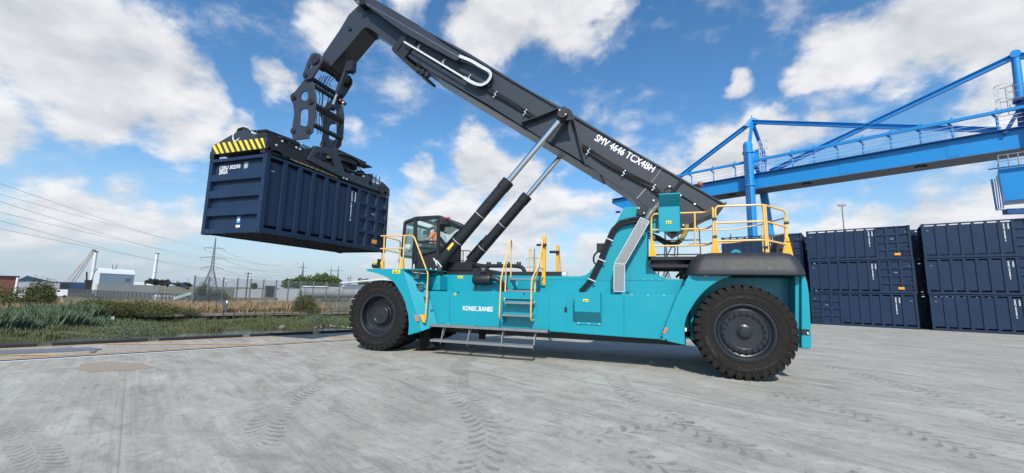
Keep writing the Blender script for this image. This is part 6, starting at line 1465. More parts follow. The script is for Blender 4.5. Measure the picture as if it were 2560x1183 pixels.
def field(n, s0, s1, t0, t1, zf, h0, h1, w, dens=None, clump=None):
    m = MB(); i = 0; tries = 0
    while i < n and tries < n*6:
        tries += 1; s = random.uniform(s0, s1); t = random.uniform(t0, t1)
        if dens and random.random() > dens(s, t): continue
        z = zf(s, t); h = random.uniform(h0, h1)*(clump(s, t) if clump else 1)
        if h < .05: continue
        blades(m, ST(s, t, z), h, w); i += 1
    return m
def marsh_z(s, t): j = (t-41.6)/(60.2-41.6); return -3.35+.32*j+min(1, j*14/3)*(.16+hz_(s, t)*.7)
cl = lambda s, t: max(.15, .55+.45*math.sin(s*.9+1.7*math.sin(t*.7))+.35*math.sin(s*2.3+t*1.9))
def dn(s, t): e = 43.1+1.0*math.sin(s*.16+.8)+.45*math.sin(s*.5)+.7*math.sin(s*1.1)+.3*math.sin(s*2.7); return 0 if t < e else (1.0 if t < e+2.5 else .55+.45*math.sin(s*.5+t))
stuff(field(80000, -24, 46, 42.5, 59.5, marsh_z, .25, .75, .055, dn, cl).build('marsh_grass', GRASS, smooth=False, recalc=False), 'rough green marsh grass between the river and its wall', 'grass')
def dnr(s, t): return 1 if (s < -8.5+1.2*math.sin(t*1.3) and t > 48.5+1.5*math.sin(s*.45)+max(0, (s+14)*.8)) else 0
stuff(field(34000, -24, -7, 47, 62, lambda s, t: marsh_z(s, min(t, 60)), 1.4, 2.3, .05, dnr, lambda s, t: .8+.25*math.sin(s*.7+t)).build('reeds', REED, smooth=False, recalc=False), 'tall blue-green reeds on the far bank at left', 'reeds')
stuff(field(9000, 5, 60, 60.9, 64, lambda s, t: -2.15, .12, .4, .06, None, cl).build('verge_grass', GRASS, smooth=False, recalc=False), 'low green verge grass on top of the river wall', 'grass')
stuff(field(16000, -60, 8, 62, 78, lambda s, t: -2.1+.02*(t-62), .7, 1.7, .10, lambda s, t: max(0, .5+.8*math.sin(s*.21+1)*math.sin(t*.3+s*.1))).build('dry_grass', DRY, smooth=False, recalc=False), 'tan dry grass among bushes before the palisade fence', 'dry grass')
stuff(field(9000, 8, 60, 66, 80, lambda s, t: -2.1, .8, 1.9, .10, lambda s, t: max(0, .3+.8*math.sin(s*.16-.2))).build('dry_reeds', DRY, smooth=False, recalc=False), 'pale dry reeds right of the palisade fence end', 'dry grass')
def foliage(m, c, r, n, size, flat=.0):
    for i in range(n):
        # random point in an ellipsoid shell made of lumps
        while True:
            v = Vector((random.uniform(-1, 1), random.uniform(-1, 1), random.uniform(-1, 1)))
            if .25 < v.length < 1: break
        l = 1+.22*math.sin(v.x*5+c[0])*math.cos(v.y*4+c[1])+.12*math.sin(v.z*9+v.x*7)
        p = Vector((c[0]+v.x*r[0]*l, c[1]+v.y*r[1]*l, c[2]+v.z*r[2]*l)); s = size*random.uniform(.5, 1.3)
        a = Vector((random.gauss(0, 1), random.gauss(0, 1), random.gauss(0, 1))).normalized(); b = a.orthogonal().normalized(); cc2 = a.cross(b)
        m.add([p+b*s, p+cc2*s*.7, p-b*s*.8, p-cc2*s*.6], [(0, 1, 2, 3)])
def bush(name, label, u, D, vtop, rx, rz_, n, size, m=BUSHM, group='bushes on the far bank', lumps=6, cat='bush', z0=-2.15):
    b0 = BD(u, D, z0); ztop = PD(u, vtop, D).z; t = thing(name, label, cat, tuple(b0), group=group); f = MB(); H = ztop-z0
    rr = Vector((C_R.x, C_R.y, 0)).normalized()
    for i in range(lumps):
        a = (i+.5)/lumps*2-1; k_ = 1-.45*a*a*random.uniform(.6, 1.2); c = b0+rr*(a*rx*.72)+Vector((random.uniform(-1, 1), random.uniform(-1, 1), 0))*rx*.15; hh = H*k_
        foliage(f, (c.x, c.y, z0+hh*.55), (rx*.42, rx*.42, hh*.5), int(n*3)//lumps, size*.46)
    f.build('foliage', m, t, smooth=False, recalc=False); tr_ = MB()
    for i in range(3): tr_.cyl(b0+Vector((random.uniform(-.3, .3), random.uniform(-.3, .3), -.1)), b0+rr*random.uniform(-rx*.4, rx*.4)+Vector((0, 0, H*.7)), .09, .03, n=6)
    tr_.build('trunk', BARK, t); return t
bush('bush', 'large olive bush standing above the reeds at left, before the palisade', 105, 80, 701, 1.9, 2, 3000, .20, lumps=7)
bush('bush', 'low dark bush at the far left edge below the brick building', 20, 80, 716, 4.2, 2, 2000, .20)
bush('bush', 'wide dark bramble bush left of the concrete river wall', 262, 73, 748, 4.2, 2, 3600, .17, lumps=9)
bush('bush', 'dark bramble bush above the river wall, before the grey palisade', 365, 71, 752, 4.8, 2, 3400, .17, lumps=9)
bush('bush', 'light green bush trailing over the broken end of the river wall', 330, 72, 772, 2.0, 1, 1600, .13, m=GRASS)
bush('bush', 'small light green bush on the river wall below the palisade end', 470, 73, 768, 2.6, 1, 1500, .13, m=GRASS)
bush('bush', 'dark green bush growing through the fence corner, below the big pylon', 516, 96, 707, 2.3, 2, 2400, .19, lumps=6)
bush('bush', 'sprawling olive bush right of the palisade fence corner', 556, 96, 724, 2.6, 2, 2000, .18)
bush('bush', 'ragged green bush before the long grey tank by the front tyre', 768, 76, 734, 2.4, 2, 1900, .18)
bush('bush', 'low scrubby bush along the top of the bank left of the front tyre', 840, 90, 746, 4.6, 2, 1600, .18)
bush('bush', 'tiny yellow-green plant on the verge near the front tyre', 802, 66, 764, .6, 1, 400, .12, m=GRASS, lumps=3)
bush('bush', 'rounded reed clump at the water edge below the river wall', 350, 47, 797, 3.2, 1, 1500, .10, m=REED, z0=-2.9)
bush('bush', 'dense green reed clump beside the front tyre at the water edge', 820, 58, 783, 3.0, 1, 1500, .12, m=REED, z0=-2.8)
# broken stones at the water line
m_ = MB(); q = PZ(706, 823, -3.1)
st = MB(); st.lathe([(.001, .35), (.28, .28), (.42, .08), (.38, -.1), (.2, -.2)], q+Vector((0, 0, .15)), 9, 'z'); tag(st.build('river_stone', CONCG, smooth=False), 'single pale round stone at the water edge', 'stone')
STN = mat('pale_stone', (.35, .32, .26), .9, var=.2); m_ = MB(); random.seed(11)
for i in range(60):
    q = PZ(random.uniform(785, 880), 814+random.uniform(-5, 6), -3.0); r_ = random.uniform(.06, .2); m_.lathe([(.001, r_*.8), (r_*.8, r_*.5), (r_, 0), (r_*.6, -r_*.5)], q, 6, 'z')
stuff(m_.build('bank_stones', STN, smooth=False), 'scattered pale stones on the muddy bank by the front tyre', 'stones')
# trees
def tree(label, u, D, vtop, vbase, wpx, n, size, m, lumps=10, group='trees beyond the fence'):
    z0 = -2.15; b0 = BD(u, D, z0); H = PD(u, vtop, D).z-z0; rx = wpx*D/F_PX/2; t = thing('tree', label, 'tree', tuple(b0), group=group); rr = Vector((C_R.x, C_R.y, 0)).normalized(); f = MB()
    for i in range(lumps):
        a = random.uniform(-1, 1)*.75; e = math.sqrt(max(0, 1-a*a)); hh = H*(.45+.30*e*random.uniform(.5, 1)); c = b0+rr*(a*rx)+Vector((random.uniform(-.4, .4)*rx, random.uniform(-.4, .4)*rx, hh)); q = H*random.uniform(.20, .30)
        foliage(f, c, (rx*.32, rx*.32, q), n//lumps, size)
    f.build('crown', m, t, smooth=False, recalc=False); tr_ = MB(); tr_.cyl(b0, b0+Vector((0, 0, H*.6)), H*.03, H*.015, n=8)
    for i in range(5): a = random.uniform(0, 6.28); tr_.cyl(b0+Vector((0, 0, H*random.uniform(.25, .45))), b0+Vector((math.cos(a)*rx*.5, math.sin(a)*rx*.5, H*random.uniform(.55, .75))), H*.015, H*.005, n=6)
    tr_.build('trunk', BARK, t); return t
tree('round dark tree right of the plain white chimney', 396, 420, 696, 712, 40, 1600, .9, TREED, 8)
tree('broad green tree, left one of the large clump behind the grey tank', 745, 250, 690, 720, 60, 3600, .6, TREEM, 10)
tree('broad green tree, middle and tallest of the large clump behind the grey tank', 795, 255, 683, 720, 75, 4600, .6, TREEM, 14)
tree('broad green tree, right one of the large clump behind the grey tank', 838, 250, 688, 720, 48, 3200, .6, TREEM, 10)
tree('small distant green tree above the white shed roof, left of the front tyre', 909, 420, 694, 710, 26, 900, .8, TREEM, 6)
tree('small distant tree seen over the fence right of the big pylon', 640, 330, 708, 720, 24, 700, .6, TREEM, 5)
tree('low distant tree before the skyline left of the fence corner', 462, 500, 706, 716, 40, 700, .8, TREED, 6)
# palisade fence
PAL = mat('palisade_steel', (.10, .11, .125), .55, metal=.2, var=.2, scale=3)
ft = thing('palisade_fence', 'long grey steel palisade fence along the far bank', 'fence', tuple(BD(570, 62, -2.15)))
fp = [PZ(-40, 714.3, .35), PZ(170, 720.5, .3), PZ(400, 731, .3), PZ(548, 741, .3)]; fp = [Vector((p.x, p.y, -2.15)) for p in fp]
m_ = MB(); posts = MB(); acc_ = 0
for a, b in zip(fp[:-1], fp[1:]):
    L = (b-a).length; n = int(L/.26); d = (b-a).normalized(); nr = Vector((-d.y, d.x, 0))
    for i in range(n):
        p = a+d*(i*.26); z = 2.38+.04*math.sin(i*1.7)+.03*random.random(); m_.add([p-d*.055+Vector((0, 0, .05)), p+d*.055+Vector((0, 0, .05)), p+d*.055+Vector((0, 0, z-.1)), p+Vector((0, 0, z)), p-d*.055+Vector((0, 0, z-.1)), p+nr*.03+Vector((0, 0, .05)), p+nr*.03+Vector((0, 0, z-.1))], [(0, 1, 2, 3, 4), (0, 5, 6, 4), (1, 5, 6, 2)])
    m_.beam(a+Vector((0, 0, .5))+nr*.05, b+Vector((0, 0, .5))+nr*.05, .05, .05); m_.beam(a+Vector((0, 0, 2.0))+nr*.05, b+Vector((0, 0, 2.0))+nr*.05, .05, .05)
    for i in range(0, n, 10): p = a+d*(i*.26)+nr*.1; posts.box((p.x-.05, p.y-.05, -2.15), (p.x+.05, p.y+.05, .1))
m_.build('pales', PAL, ft, smooth=False, recalc=False); posts.build('posts', PAL, ft)
# end panel turning toward the river, and a low rail fence
ft2 = thing('palisade_fence', 'last bent grey palisade panel with a small white notice, at the river', 'fence', tuple(BD(560, 62, -2.15)))
m_ = MB(); a = PZ(548, 741, .3); a.z = -2.15; b = PZ(570, 748, .05); b.z = -2.15; n = 26
for i in range(n+1):
    p = a.lerp(b, i/n); z = 2.0-.01*i; m_.box((p.x-.05, p.y-.02, -2.1), (p.x+.05, p.y+.02, -2.15+z))
m_.build('pales', PAL, ft2); q = b; m_ = MB(); m_.box((q.x-.15, q.y-.13, -.55), (q.x+.15, q.y-.08, -.15)); m_.build('notice', STKW, ft2)
# tall mesh security fence with posts
MESHF = mesh_mat('fence_mesh', (.26, .28, .31), 12.0, .17, .6, .4)
ft3 = thing('mesh_fence', 'tall grey mesh security fence with evenly spaced steel posts', 'fence', tuple(BD(700, 100, -2.15)))
m_ = MB(); pts = [BD(484, 88, -2.15), BD(488, 84, -2.15), BD(562, 88, -2.15), BD(720, 100, -2.15), BD(890, 112, -2.15)]; pts = pts[1:]
HF = 2.6+PD(640, 699, 94).z+2.15-2.6
for a, b in zip(pts[:-1], pts[1:]): m_.add([a+Vector((0, 0, .3)), b+Vector((0, 0, .3)), b+Vector((0, 0, HF)), a+Vector((0, 0, HF))], [(0, 1, 2, 3)])
m_.build('mesh_panels', MESHF, ft3, smooth=False); m_ = MB()
for u in (487, 523, 559, 595, 628, 660, 692, 723, 753, 785, 818, 850): 
    f = (u-488)/(890-488); D = 84+(112-84)*max(0, f); p = BD(u, D, -2.15); m_.box((p.x-.09, p.y-.09, -2.15), (p.x+.09, p.y+.09, -2.15+HF+.15))
m_.build('posts', GREYM, ft3)
m_ = MB(); a = BD(488, 86, -1.2); b = BD(740, 98, -1.2); m_.beam(a, b, .5, .7); tag(m_.build('pipe_rack', mat('pale_teal', (.25, .36, .38), .6, var=.1), None), 'long pale teal pipe rack running low behind the mesh fence', 'pipes')
# second bank wall right of the scrub, behind a low rail
m_ = MB(); a = BD(640, 82, -1.9); b = BD(1000, 92, -1.9); m_.beam(a+Vector((0, 0, .4)), b+Vector((0, 0, .4)), .4, 1.9); tag(m_.build('brown_wall', CONCG), 'brown concrete retaining wall behind the verge, left of the front tyre', 'wall')
ft4 = thing('rail_fence', 'low dark post and rail fence on top of the river wall', 'fence', tuple(BD(700, 66, -2.15)))
m_ = MB(); a = BD(568, 63, -2.15); b = BD(1000, 80, -2.15)
for z in (.5, 1.05): m_.beam(a+Vector((0, 0, z)), b+Vector((0, 0, z)), .04, .05)
m_.build('rails', RUST, ft4); m_ = MB()
for i in range(24): p = a.lerp(b, i/23); m_.box((p.x-.03, p.y-.03, -2.15), (p.x+.03, p.y+.03, -1.1))
m_.build('posts', RUST, ft4)
# buildings
BRICK = mat('red_brick', (.26, .10, .065), .85, var=.12, scale=.6, dirt=.3, dirtcol=(.2, .09, .06)); WCLAD = mat('white_cladding', (.66, .69, .72), .6, var=.03, scale=.05); DBLUE = mat('navy_cladding', (.02, .05, .11), .6, var=.06, scale=.1)
ROOFW = mat('white_roof', (.82, .84, .85), .5, var=.03, scale=.1); GCLAD = mat('grey_cladding', (.36, .38, .38), .6, var=.08, scale=.1); CONW = mat('grey_bund_wall', (.42, .41, .37), .85, var=.08, scale=.2); SKYG = mat('far_hazed_glass', (.33, .42, .50), .5, var=.06, scale=.01); SKYG2 = mat('far_hazed_block', (.48, .55, .61), .6, var=.05, scale=.01)  # skyline tones: blue-grey glass colour, paled so that distance haze is painted in
def LB(u):
    d = ray(u, 700); r = Vector((d.x, d.y, 0)).normalized(); return Vector((r.y, -r.x, 0)), r
RH = Vector((C_R.x, C_R.y, 0)).normalized(); FH = Vector((C_F.x, C_F.y, 0)).normalized()
def obox(m, u0, u1, D, vtop, depth, z0=-2.15, slant=0, zt=None):
    a = BD(u0, D, z0); b = BD(u1, D+slant, z0); zt = PD((u0+u1)/2, vtop, D).z if zt is None else zt; f = (b-a).normalized(); n = Vector((-f.y, f.x, 0)); n = n if n.dot(a-CAM) > 0 else -n; n *= depth
    m.add([a, b, b+n, a+n]+[Vector((p.x, p.y, zt)) for p in (a, b, b+n, a+n)], [(0, 3, 2, 1), (4, 5, 6, 7), (0, 1, 5, 4), (1, 2, 6, 5), (2, 3, 7, 6), (3, 0, 4, 7)]); return a, b, n, zt
bt = thing('brick_building', 'plain red brick building at the far left edge', 'building', tuple(BD(20, 150, -2.15)))
m_ = MB(); A_, B2, N_, Z_ = obox(m_, -60, 47, 150, 691, 22, slant=2); m_.build('wall', BRICK, bt); m_ = MB(); m_.beam(A_+Vector((0, 0, Z_+2.25)), B2+Vector((0, 0, Z_+2.25)), .5, .25); m_.build('parapet', mat('dark_coping', (.07, .05, .05), .7), bt)
m_ = MB(); obox(m_, 44.5, 47.3, 149.6, 694, .3, slant=.5); m_.build('downpipe', STKW, bt)
t = thing('blue_shed', 'low dark blue warehouse right of the brick building', 'building', tuple(BD(70, 330, -2.15))); m_ = MB(); a, b, n, z = obox(m_, 30, 130, 330, 703, 30); m_.build('wall', GCLAD, t)
m_ = MB(); q = [a, a.lerp(b, .35), b]; m_.add([a+Vector((0, 0, z+1.2)), a.lerp(b, .35)+Vector((0, 0, z+4.9)), b+Vector((0, 0, z+2.15)), b+n+Vector((0, 0, z+2.15)), a.lerp(b, .35)+n+Vector((0, 0, z+4.9)), a+n+Vector((0, 0, z+1.2))], [(0, 1, 4, 5), (1, 2, 3, 4), (0, 2, 1), (3, 5, 4)]); m_.build('roof', DBLUE, t)
t = thing('dark_shed', 'low dark shed with pale end wall behind the palisade, left of the chimneys', 'building', tuple(BD(180, 260, -2.15))); m_ = MB(); obox(m_, 122, 215, 262, 705.5, 25); m_.build('roof', DBLUE, t); m_ = MB(); obox(m_, 118, 152, 255, 707.5, 4); m_.build('wall', GCLAD, t); m_ = MB(); obox(m_, 152, 176, 253, 708, 3); m_.build('opening', DARK2, t)
for i, (u, D, w, lb) in enumerate(((64, 140, 26, 'white panel van parked behind the palisade below the blue warehouse'), (148, 170, 16, 'small white van parked by the dark shed'))):
    t = thing('parked_van', lb, 'van', tuple(BD(u, D, -2.15)), group='vans parked behind the palisade'); m_ = MB(); L_ = w*D/F_PX
    TH, FH2 = LB(u); a = BD(u-w/2, D, -1.75); b = a+TH*L_; side = FH2*1.9; prof_ = [(0, 0), (1, 0), (1, 1.55), (.96, 1.75), (.28, 1.75), (.14, 1.05), (0, .85)]
    vs = [a+TH*(L_*x)+Vector((0, 0, z)) for x, z in prof_]; vs += [v+side for v in vs]; n_ = len(prof_); m_.add(vs, [tuple(range(n_)), tuple(range(2*n_-1, n_-1, -1))]+[(j, (j+1) % n_, n_+(j+1) % n_, n_+j) for j in range(n_)]); m_.build('body', WHITE, t, bevel=.06)
    m_ = MB(); m_.add([a+TH*(L_*x)+Vector((0, 0, z))-FH2*.01 for x, z in ((.16, 1.08), (.29, 1.62), (.42, 1.62), (.42, 1.08))], [(0, 1, 2, 3)]); m_.build('window', DARK2, t, smooth=False); m_ = MB()
    for x in (.18, .8): c = a+TH*(L_*x)+Vector((0, 0, -.05)); m_.cyl(c-FH2*.02, c+FH2*.2, .33, n=14)
    build_each(m_, 'wheel', RUB, t)
# white warehouse with curved roof
t = thing('white_warehouse', 'white warehouse with curved pale roof between the two chimneys', 'building', tuple(BD(285, 230, -2.15)))
D0 = 230; a = BD(248, D0, -2.15); b = BD(335, D0+16, -2.15); e = BD(233, D0+22, -2.15); ze = PD(248, 685, D0).z; f_ = b-a; nb = e-a
m_ = MB(); n_ = 14; prof_ = []
for i in range(n_+1): x = i/n_; prof_.append((x, ze+2.3*math.sin(math.pi*min(1, max(0, x)))**.75))
vs = [a+Vector((0, 0, 0)), b, b+nb*1.0, a+nb]; m_.add([a, b, b+nb, a+nb]+[Vector((p.x, p.y, ze)) for p in (a, b, b+nb, a+nb)], [(0, 1, 5, 4), (1, 2, 6, 5), (2, 3, 7, 6), (3, 0, 4, 7)])
g_ = [Vector((a.x+nb.x*x, a.y+nb.y*x, z)) for x, z in prof_]; m_.add(g_, [tuple(range(n_+1))]); m_.add([p+f_ for p in g_], [tuple(range(n_, -1, -1))]); m_.build('wall', WCLAD, t, smooth=False)
m_ = MB(); fu = f_.normalized(); g2_ = [p-fu*.5+Vector((0, 0, .12)) for p in g_]; g3_ = [p+f_+fu*.5+Vector((0, 0, .12)) for p in g_]; m_.add(g2_+g3_+[p+Vector((0, 0, .25)) for p in g2_+g3_], [(i, i+1, n_+2+i, n_+1+i) for i in range(n_)]+[(2*n_+2+i, 3*n_+3+i, 3*n_+4+i, 2*n_+3+i) for i in range(n_)]+[(0, 2*n_+2, 3*n_+3, n_+1)]+[(i, i+1, 2*n_+3+i, 2*n_+2+i) for i in range(n_)]); m_.build('roof', ROOFW, t)
m_ = MB(); q = a.lerp(b, .72); m_.beam(q-fu*.9-FH*.1+Vector((0, 0, 2.6)), q+fu*.9-FH*.1+Vector((0, 0, 2.6)), .1, 2.2); m_.build('door', DARK2, t); m_ = MB(); m_.beam(a.lerp(b, .74)-FH*.08+Vector((0, 0, 5.8)), a.lerp(b, .90)-FH*.08+Vector((0, 0, 5.8)), .1, 1.7); m_.build('louvre', GCLAD, t)
m_ = MB(); q = a.lerp(b, .42)+nb*.3+Vector((0, 0, ze+2.4)); q.z = ze+2
for s in (-1, 1): m_.cyl(q, q+RH*(.8*s)+Vector((0, 0, .9)), .12, n=6); m_.cyl(q+RH*(.8*s)+Vector((0, 0, .9)), q+RH*(.8*s)+Vector((0, 0, 2.3)), .12, n=6)
m_.build('roof_vent', DARK2, t)
t = MB(); obox(t, 246, 400, 190, 712, 1.0, slant=10); tag(t.build('bund_wall', CONW), 'long pale concrete wall below the white warehouse', 'wall')
t = thing('white_tunnel_shed', 'low white curved shed right of the white warehouse', 'building', tuple(BD(370, 300, -2.15))); m_ = MB(); a = BD(336, 300, -2.15); b = BD(395, 300, -2.15); L_ = (b-a).length; c0 = a.lerp(b, .55)
vs = []
for i in range(13): th_ = math.pi*i/12; p = c0+LB(366)[0]*(L_*.5*math.cos(th_))+Vector((0, 0, 4.6*math.sin(th_)**.7)); vs += [p, p+LB(366)[1]*40]
m_.add(vs, [(2*i, 2*i+2, 2*i+3, 2*i+1) for i in range(12)]+[tuple(range(0, 26, 2))]); m_.build('roof', ROOFW, t); m_ = MB(); obox(m_, 336, 362, 296, 705, 10); m_.build('wall', WCLAD, t)
# white chimneys: they stand upright
def chimney(label, u, D, vtop, w, rust):
    b0 = BD(u, D, -2.15); H = PD(u, vtop, D).z; t = thing('chimney', label, 'chimney', tuple(b0), group='white chimneys beyond the fence'); r = w*D/F_PX/2*(ray(u, 700).dot(C_F)/ray(u, 700).length)**2
    m = MB(); m.cyl(b0, Vector((b0.x, b0.y, H)), r*1.15, r, n=24); m.build('stack', mat('pale_chimney', (.66, .68, .70), .6, var=.05, scale=.1), t); m = MB(); m.lathe([(r*1.0, -.5), (r*1.25, -.3), (r*1.25, .3), (r*1.0, .4)], Vector((b0.x, b0.y, H-.2)), 24, 'z'); m.build('rim', RUST if rust else GREYM, t)
    m = MB(); m.lathe([(r*1.0, -.1), (r*1.35, -.1), (r*1.35, .1), (r*1.0, .1)], Vector((b0.x, b0.y, H*.45)), 24, 'z'); m.build('band', MATS['pale_chimney'], t); return b0, H
bq, Hq = chimney('white chimney with rusty top ring, beside the lattice crane jib', 229, 420, 628, 9, True)
chimney('plain white chimney between the warehouse and the round dark tree', 384, 430, 633, 9, False)
# lattice crane jib
t = thing('lattice_crane', 'red and white lattice crane jib leaning up to the rusty-topped chimney', 'crane', tuple(BD(178, 410, -2.15))); m_ = MB(); p0 = PD(178, 706, 410); p1 = PD(234, 627, 415); d = (p1-p0).normalized(); sd2 = RH*1.1; up = d.cross(RH).normalized()*1.1
for a_, b_ in ((1, 1), (-1, 1), (1, -1), (-1, -1)): m_.beam(p0+sd2*a_+up*b_, p1+sd2*a_*.5+up*b_*.5, .28, .28)
for i in range(16):
    f0, f1 = i/16, (i+1)/16; q0 = p0.lerp(p1, f0); q1 = p0.lerp(p1, f1); k0 = 1-.5*f0; s_ = 1 if i % 2 else -1
    m_.beam(q0+sd2*s_*k0-up*k0, q1-sd2*s_*k0-up*k0, .18, .18)
m_.build('jib', mat('pale_red_paint', (.45, .33, .33), .6, var=.1, scale=.3), t); m_ = MB(); m_.beam(PD(164, 705, 410), PD(232, 627, 415), .16, .16); m_.build('stay_cable', GREYM, t); m_ = MB(); obox(m_, 212, 232, 380, 700, 6); m_.beam(PD(217, 712, 380), PD(217, 680, 380), .8, .8); m_.build('crane_house', DARK2, t)
m_ = MB(); m_.beam(PD(230, 625, 416), PD(240, 627, 416), .6, .9); m_.build('jib_head', DARK2, t)
# grey tank row, sheds
t = thing('grey_tank', 'long grey ribbed tank lying behind the mesh fence, left of the front tyre', 'tank', tuple(BD(820, 150, -2.15))); m_ = MB(); a = BD(765, 150, 0); b = BD(895, 158, 0); zc_ = (PD(820, 724, 152).z+PD(820, 744, 152).z)/2; r_ = 1.55; a.z = b.z = zc_; m_.cyl(a, b, r_, n=24); m_.build('shell', mat('tank_grey', (.30, .29, .28), .6, var=.15, scale=.5), t)
m_ = MB()
for i in range(17): p = a.lerp(b, i/28); m_.lathe([(r_, -.08), (r_+.16, -.05), (r_+.16, .05), (r_, .08)], p, 20, 'x')
m_.build('ribs', GCLAD, t); m_ = MB()
for i in range(7): p = a.lerp(b, i/6); m_.box((p.x-.3, p.y-.3, -2.15), (p.x+.3, p.y+.3, zc_-.8))
build_each(m_, 'saddle', GCLAD, t)
t = thing('white_shed', 'white sloping shed roof and wall just left of the front tyre', 'building', tuple(BD(900, 210, -2.15))); m_ = MB(); obox(m_, 862, 960, 205, 713, 20, slant=-30); m_.build('wall', WCLAD, t); m_ = MB(); a = PD(859, 707.5, 204); b = PD(960, 699, 172); m_.beam(a, b, 3, .5); m_.build('roof', ROOFW, t)
t = thing('grey_shed', 'low grey shed with white roof line behind the tank', 'building', tuple(BD(780, 200, -2.15))); m_ = MB(); obox(m_, 757, 862, 205, 717, 12); m_.build('wall', GCLAD, t); m_ = MB(); a = PD(756, 716, 204); b = PD(820, 717, 204); m_.beam(a, b, 3, .4); m_.build('roof', ROOFW, t)
t = thing('site_cabin', 'pale site cabin with a green sign behind the mesh fence', 'cabin', tuple(BD(715, 130, -2.15))); m_ = MB(); obox(m_, 700, 762, 130, 722, 5); m_.build('wall', GCLAD, t); m_ = MB(); obox(m_, 750, 756, 129.5, 724, .3, z0=-.8); m_.build('sign', mat('green_sign', (.05, .3, .12), .6), t)
t = thing('brown_hut', 'small brown brick hut with dark openings behind the mesh fence', 'hut', tuple(BD(675, 170, -2.15))); m_ = MB(); obox(m_, 664, 690, 170, 715, 6); m_.build('wall', mat('brown_block', (.17, .13, .10), .85), t); m_ = MB(); obox(m_, 668, 686, 169.6, 717, .3, z0=-1); m_.build('opening', DARK2, t); m_ = MB(); obox(m_, 661, 691, 169.4, 712.5, 7, z0=PD(675, 714, 170).z); m_.build('roof', CONW, t)
m_ = MB(); obox(m_, 590, 760, 190, 724, 3); tag(m_.build('low_grey_wall', GCLAD), 'long low grey wall behind the mesh fence', 'wall')
t = thing('conveyor', 'dark sloping conveyor arm right of the white tunnel shed', 'conveyor', tuple(BD(440, 280, -2.15))); m_ = MB(); m_.beam(PD(405, 708, 280), PD(452, 710, 280), 1.2, .8); m_.beam(PD(450, 709, 280), PD(470, 722, 270), 1.2, .8); m_.build('belt', DARK2, t); m_ = MB()
for u in (415, 435, 455): m_.beam(PD(u, 710, 280), BD(u, 280, -2.15), .35, .35)
build_each(m_, 'support', GREYM, t)
t = thing('green_conveyor', 'pale green sloping chute behind the palisade fence', 'chute', tuple(BD(450, 90, -2.15))); m_ = MB(); m_.beam(PD(433, 747, 88), PD(478, 733, 88), .6, .45); m_.build('trough', mat('pale_green', (.30, .40, .36), .7), t); m_ = MB(); m_.beam(PD(470, 737, 88), BD(470, 88, -2.15), .12, .12); m_.build('leg', GREYM, t)
for i in range(5):
    t = MB(); p = BD(395+i*11, 150, -2.15); t.lathe([(.001, .9), (.5, .8), (.7, .4), (.6, 0)], p+Vector((0, 0, .5)), 10, 'z'); t.cyl(p, p+Vector((0, 0, .7)), .5, n=10)
    tag(t.build('white_sack', WHITE), ('leftmost', 'second', 'middle', 'fourth', 'rightmost')[i]+' white sack of the row behind the palisade fence', 'sack', 'white sacks in a row')
# skyline towers
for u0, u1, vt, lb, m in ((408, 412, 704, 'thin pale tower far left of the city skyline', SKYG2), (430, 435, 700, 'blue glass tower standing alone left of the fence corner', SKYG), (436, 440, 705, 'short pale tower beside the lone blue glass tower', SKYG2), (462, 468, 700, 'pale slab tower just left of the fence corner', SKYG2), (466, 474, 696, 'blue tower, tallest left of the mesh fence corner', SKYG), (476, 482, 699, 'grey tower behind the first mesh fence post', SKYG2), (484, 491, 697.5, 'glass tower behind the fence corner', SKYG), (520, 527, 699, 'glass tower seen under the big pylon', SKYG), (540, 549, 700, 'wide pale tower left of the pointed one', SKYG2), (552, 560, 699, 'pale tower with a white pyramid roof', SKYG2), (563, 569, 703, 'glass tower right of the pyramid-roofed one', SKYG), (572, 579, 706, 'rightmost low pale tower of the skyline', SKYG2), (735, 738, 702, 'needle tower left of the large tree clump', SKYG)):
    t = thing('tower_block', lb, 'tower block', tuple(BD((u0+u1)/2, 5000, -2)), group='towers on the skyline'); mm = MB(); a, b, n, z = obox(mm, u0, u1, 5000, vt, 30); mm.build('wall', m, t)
    if 'pyramid' in lb: mm = MB(); c = (a+b)/2+n/2; mm.add([Vector((p.x, p.y, z)) for p in (a, b, b+n, a+n)]+[Vector((c.x, c.y, z+20))], [(0, 1, 4), (1, 2, 4), (2, 3, 4), (3, 0, 4)]); mm.build('roof', ROOFW, t)
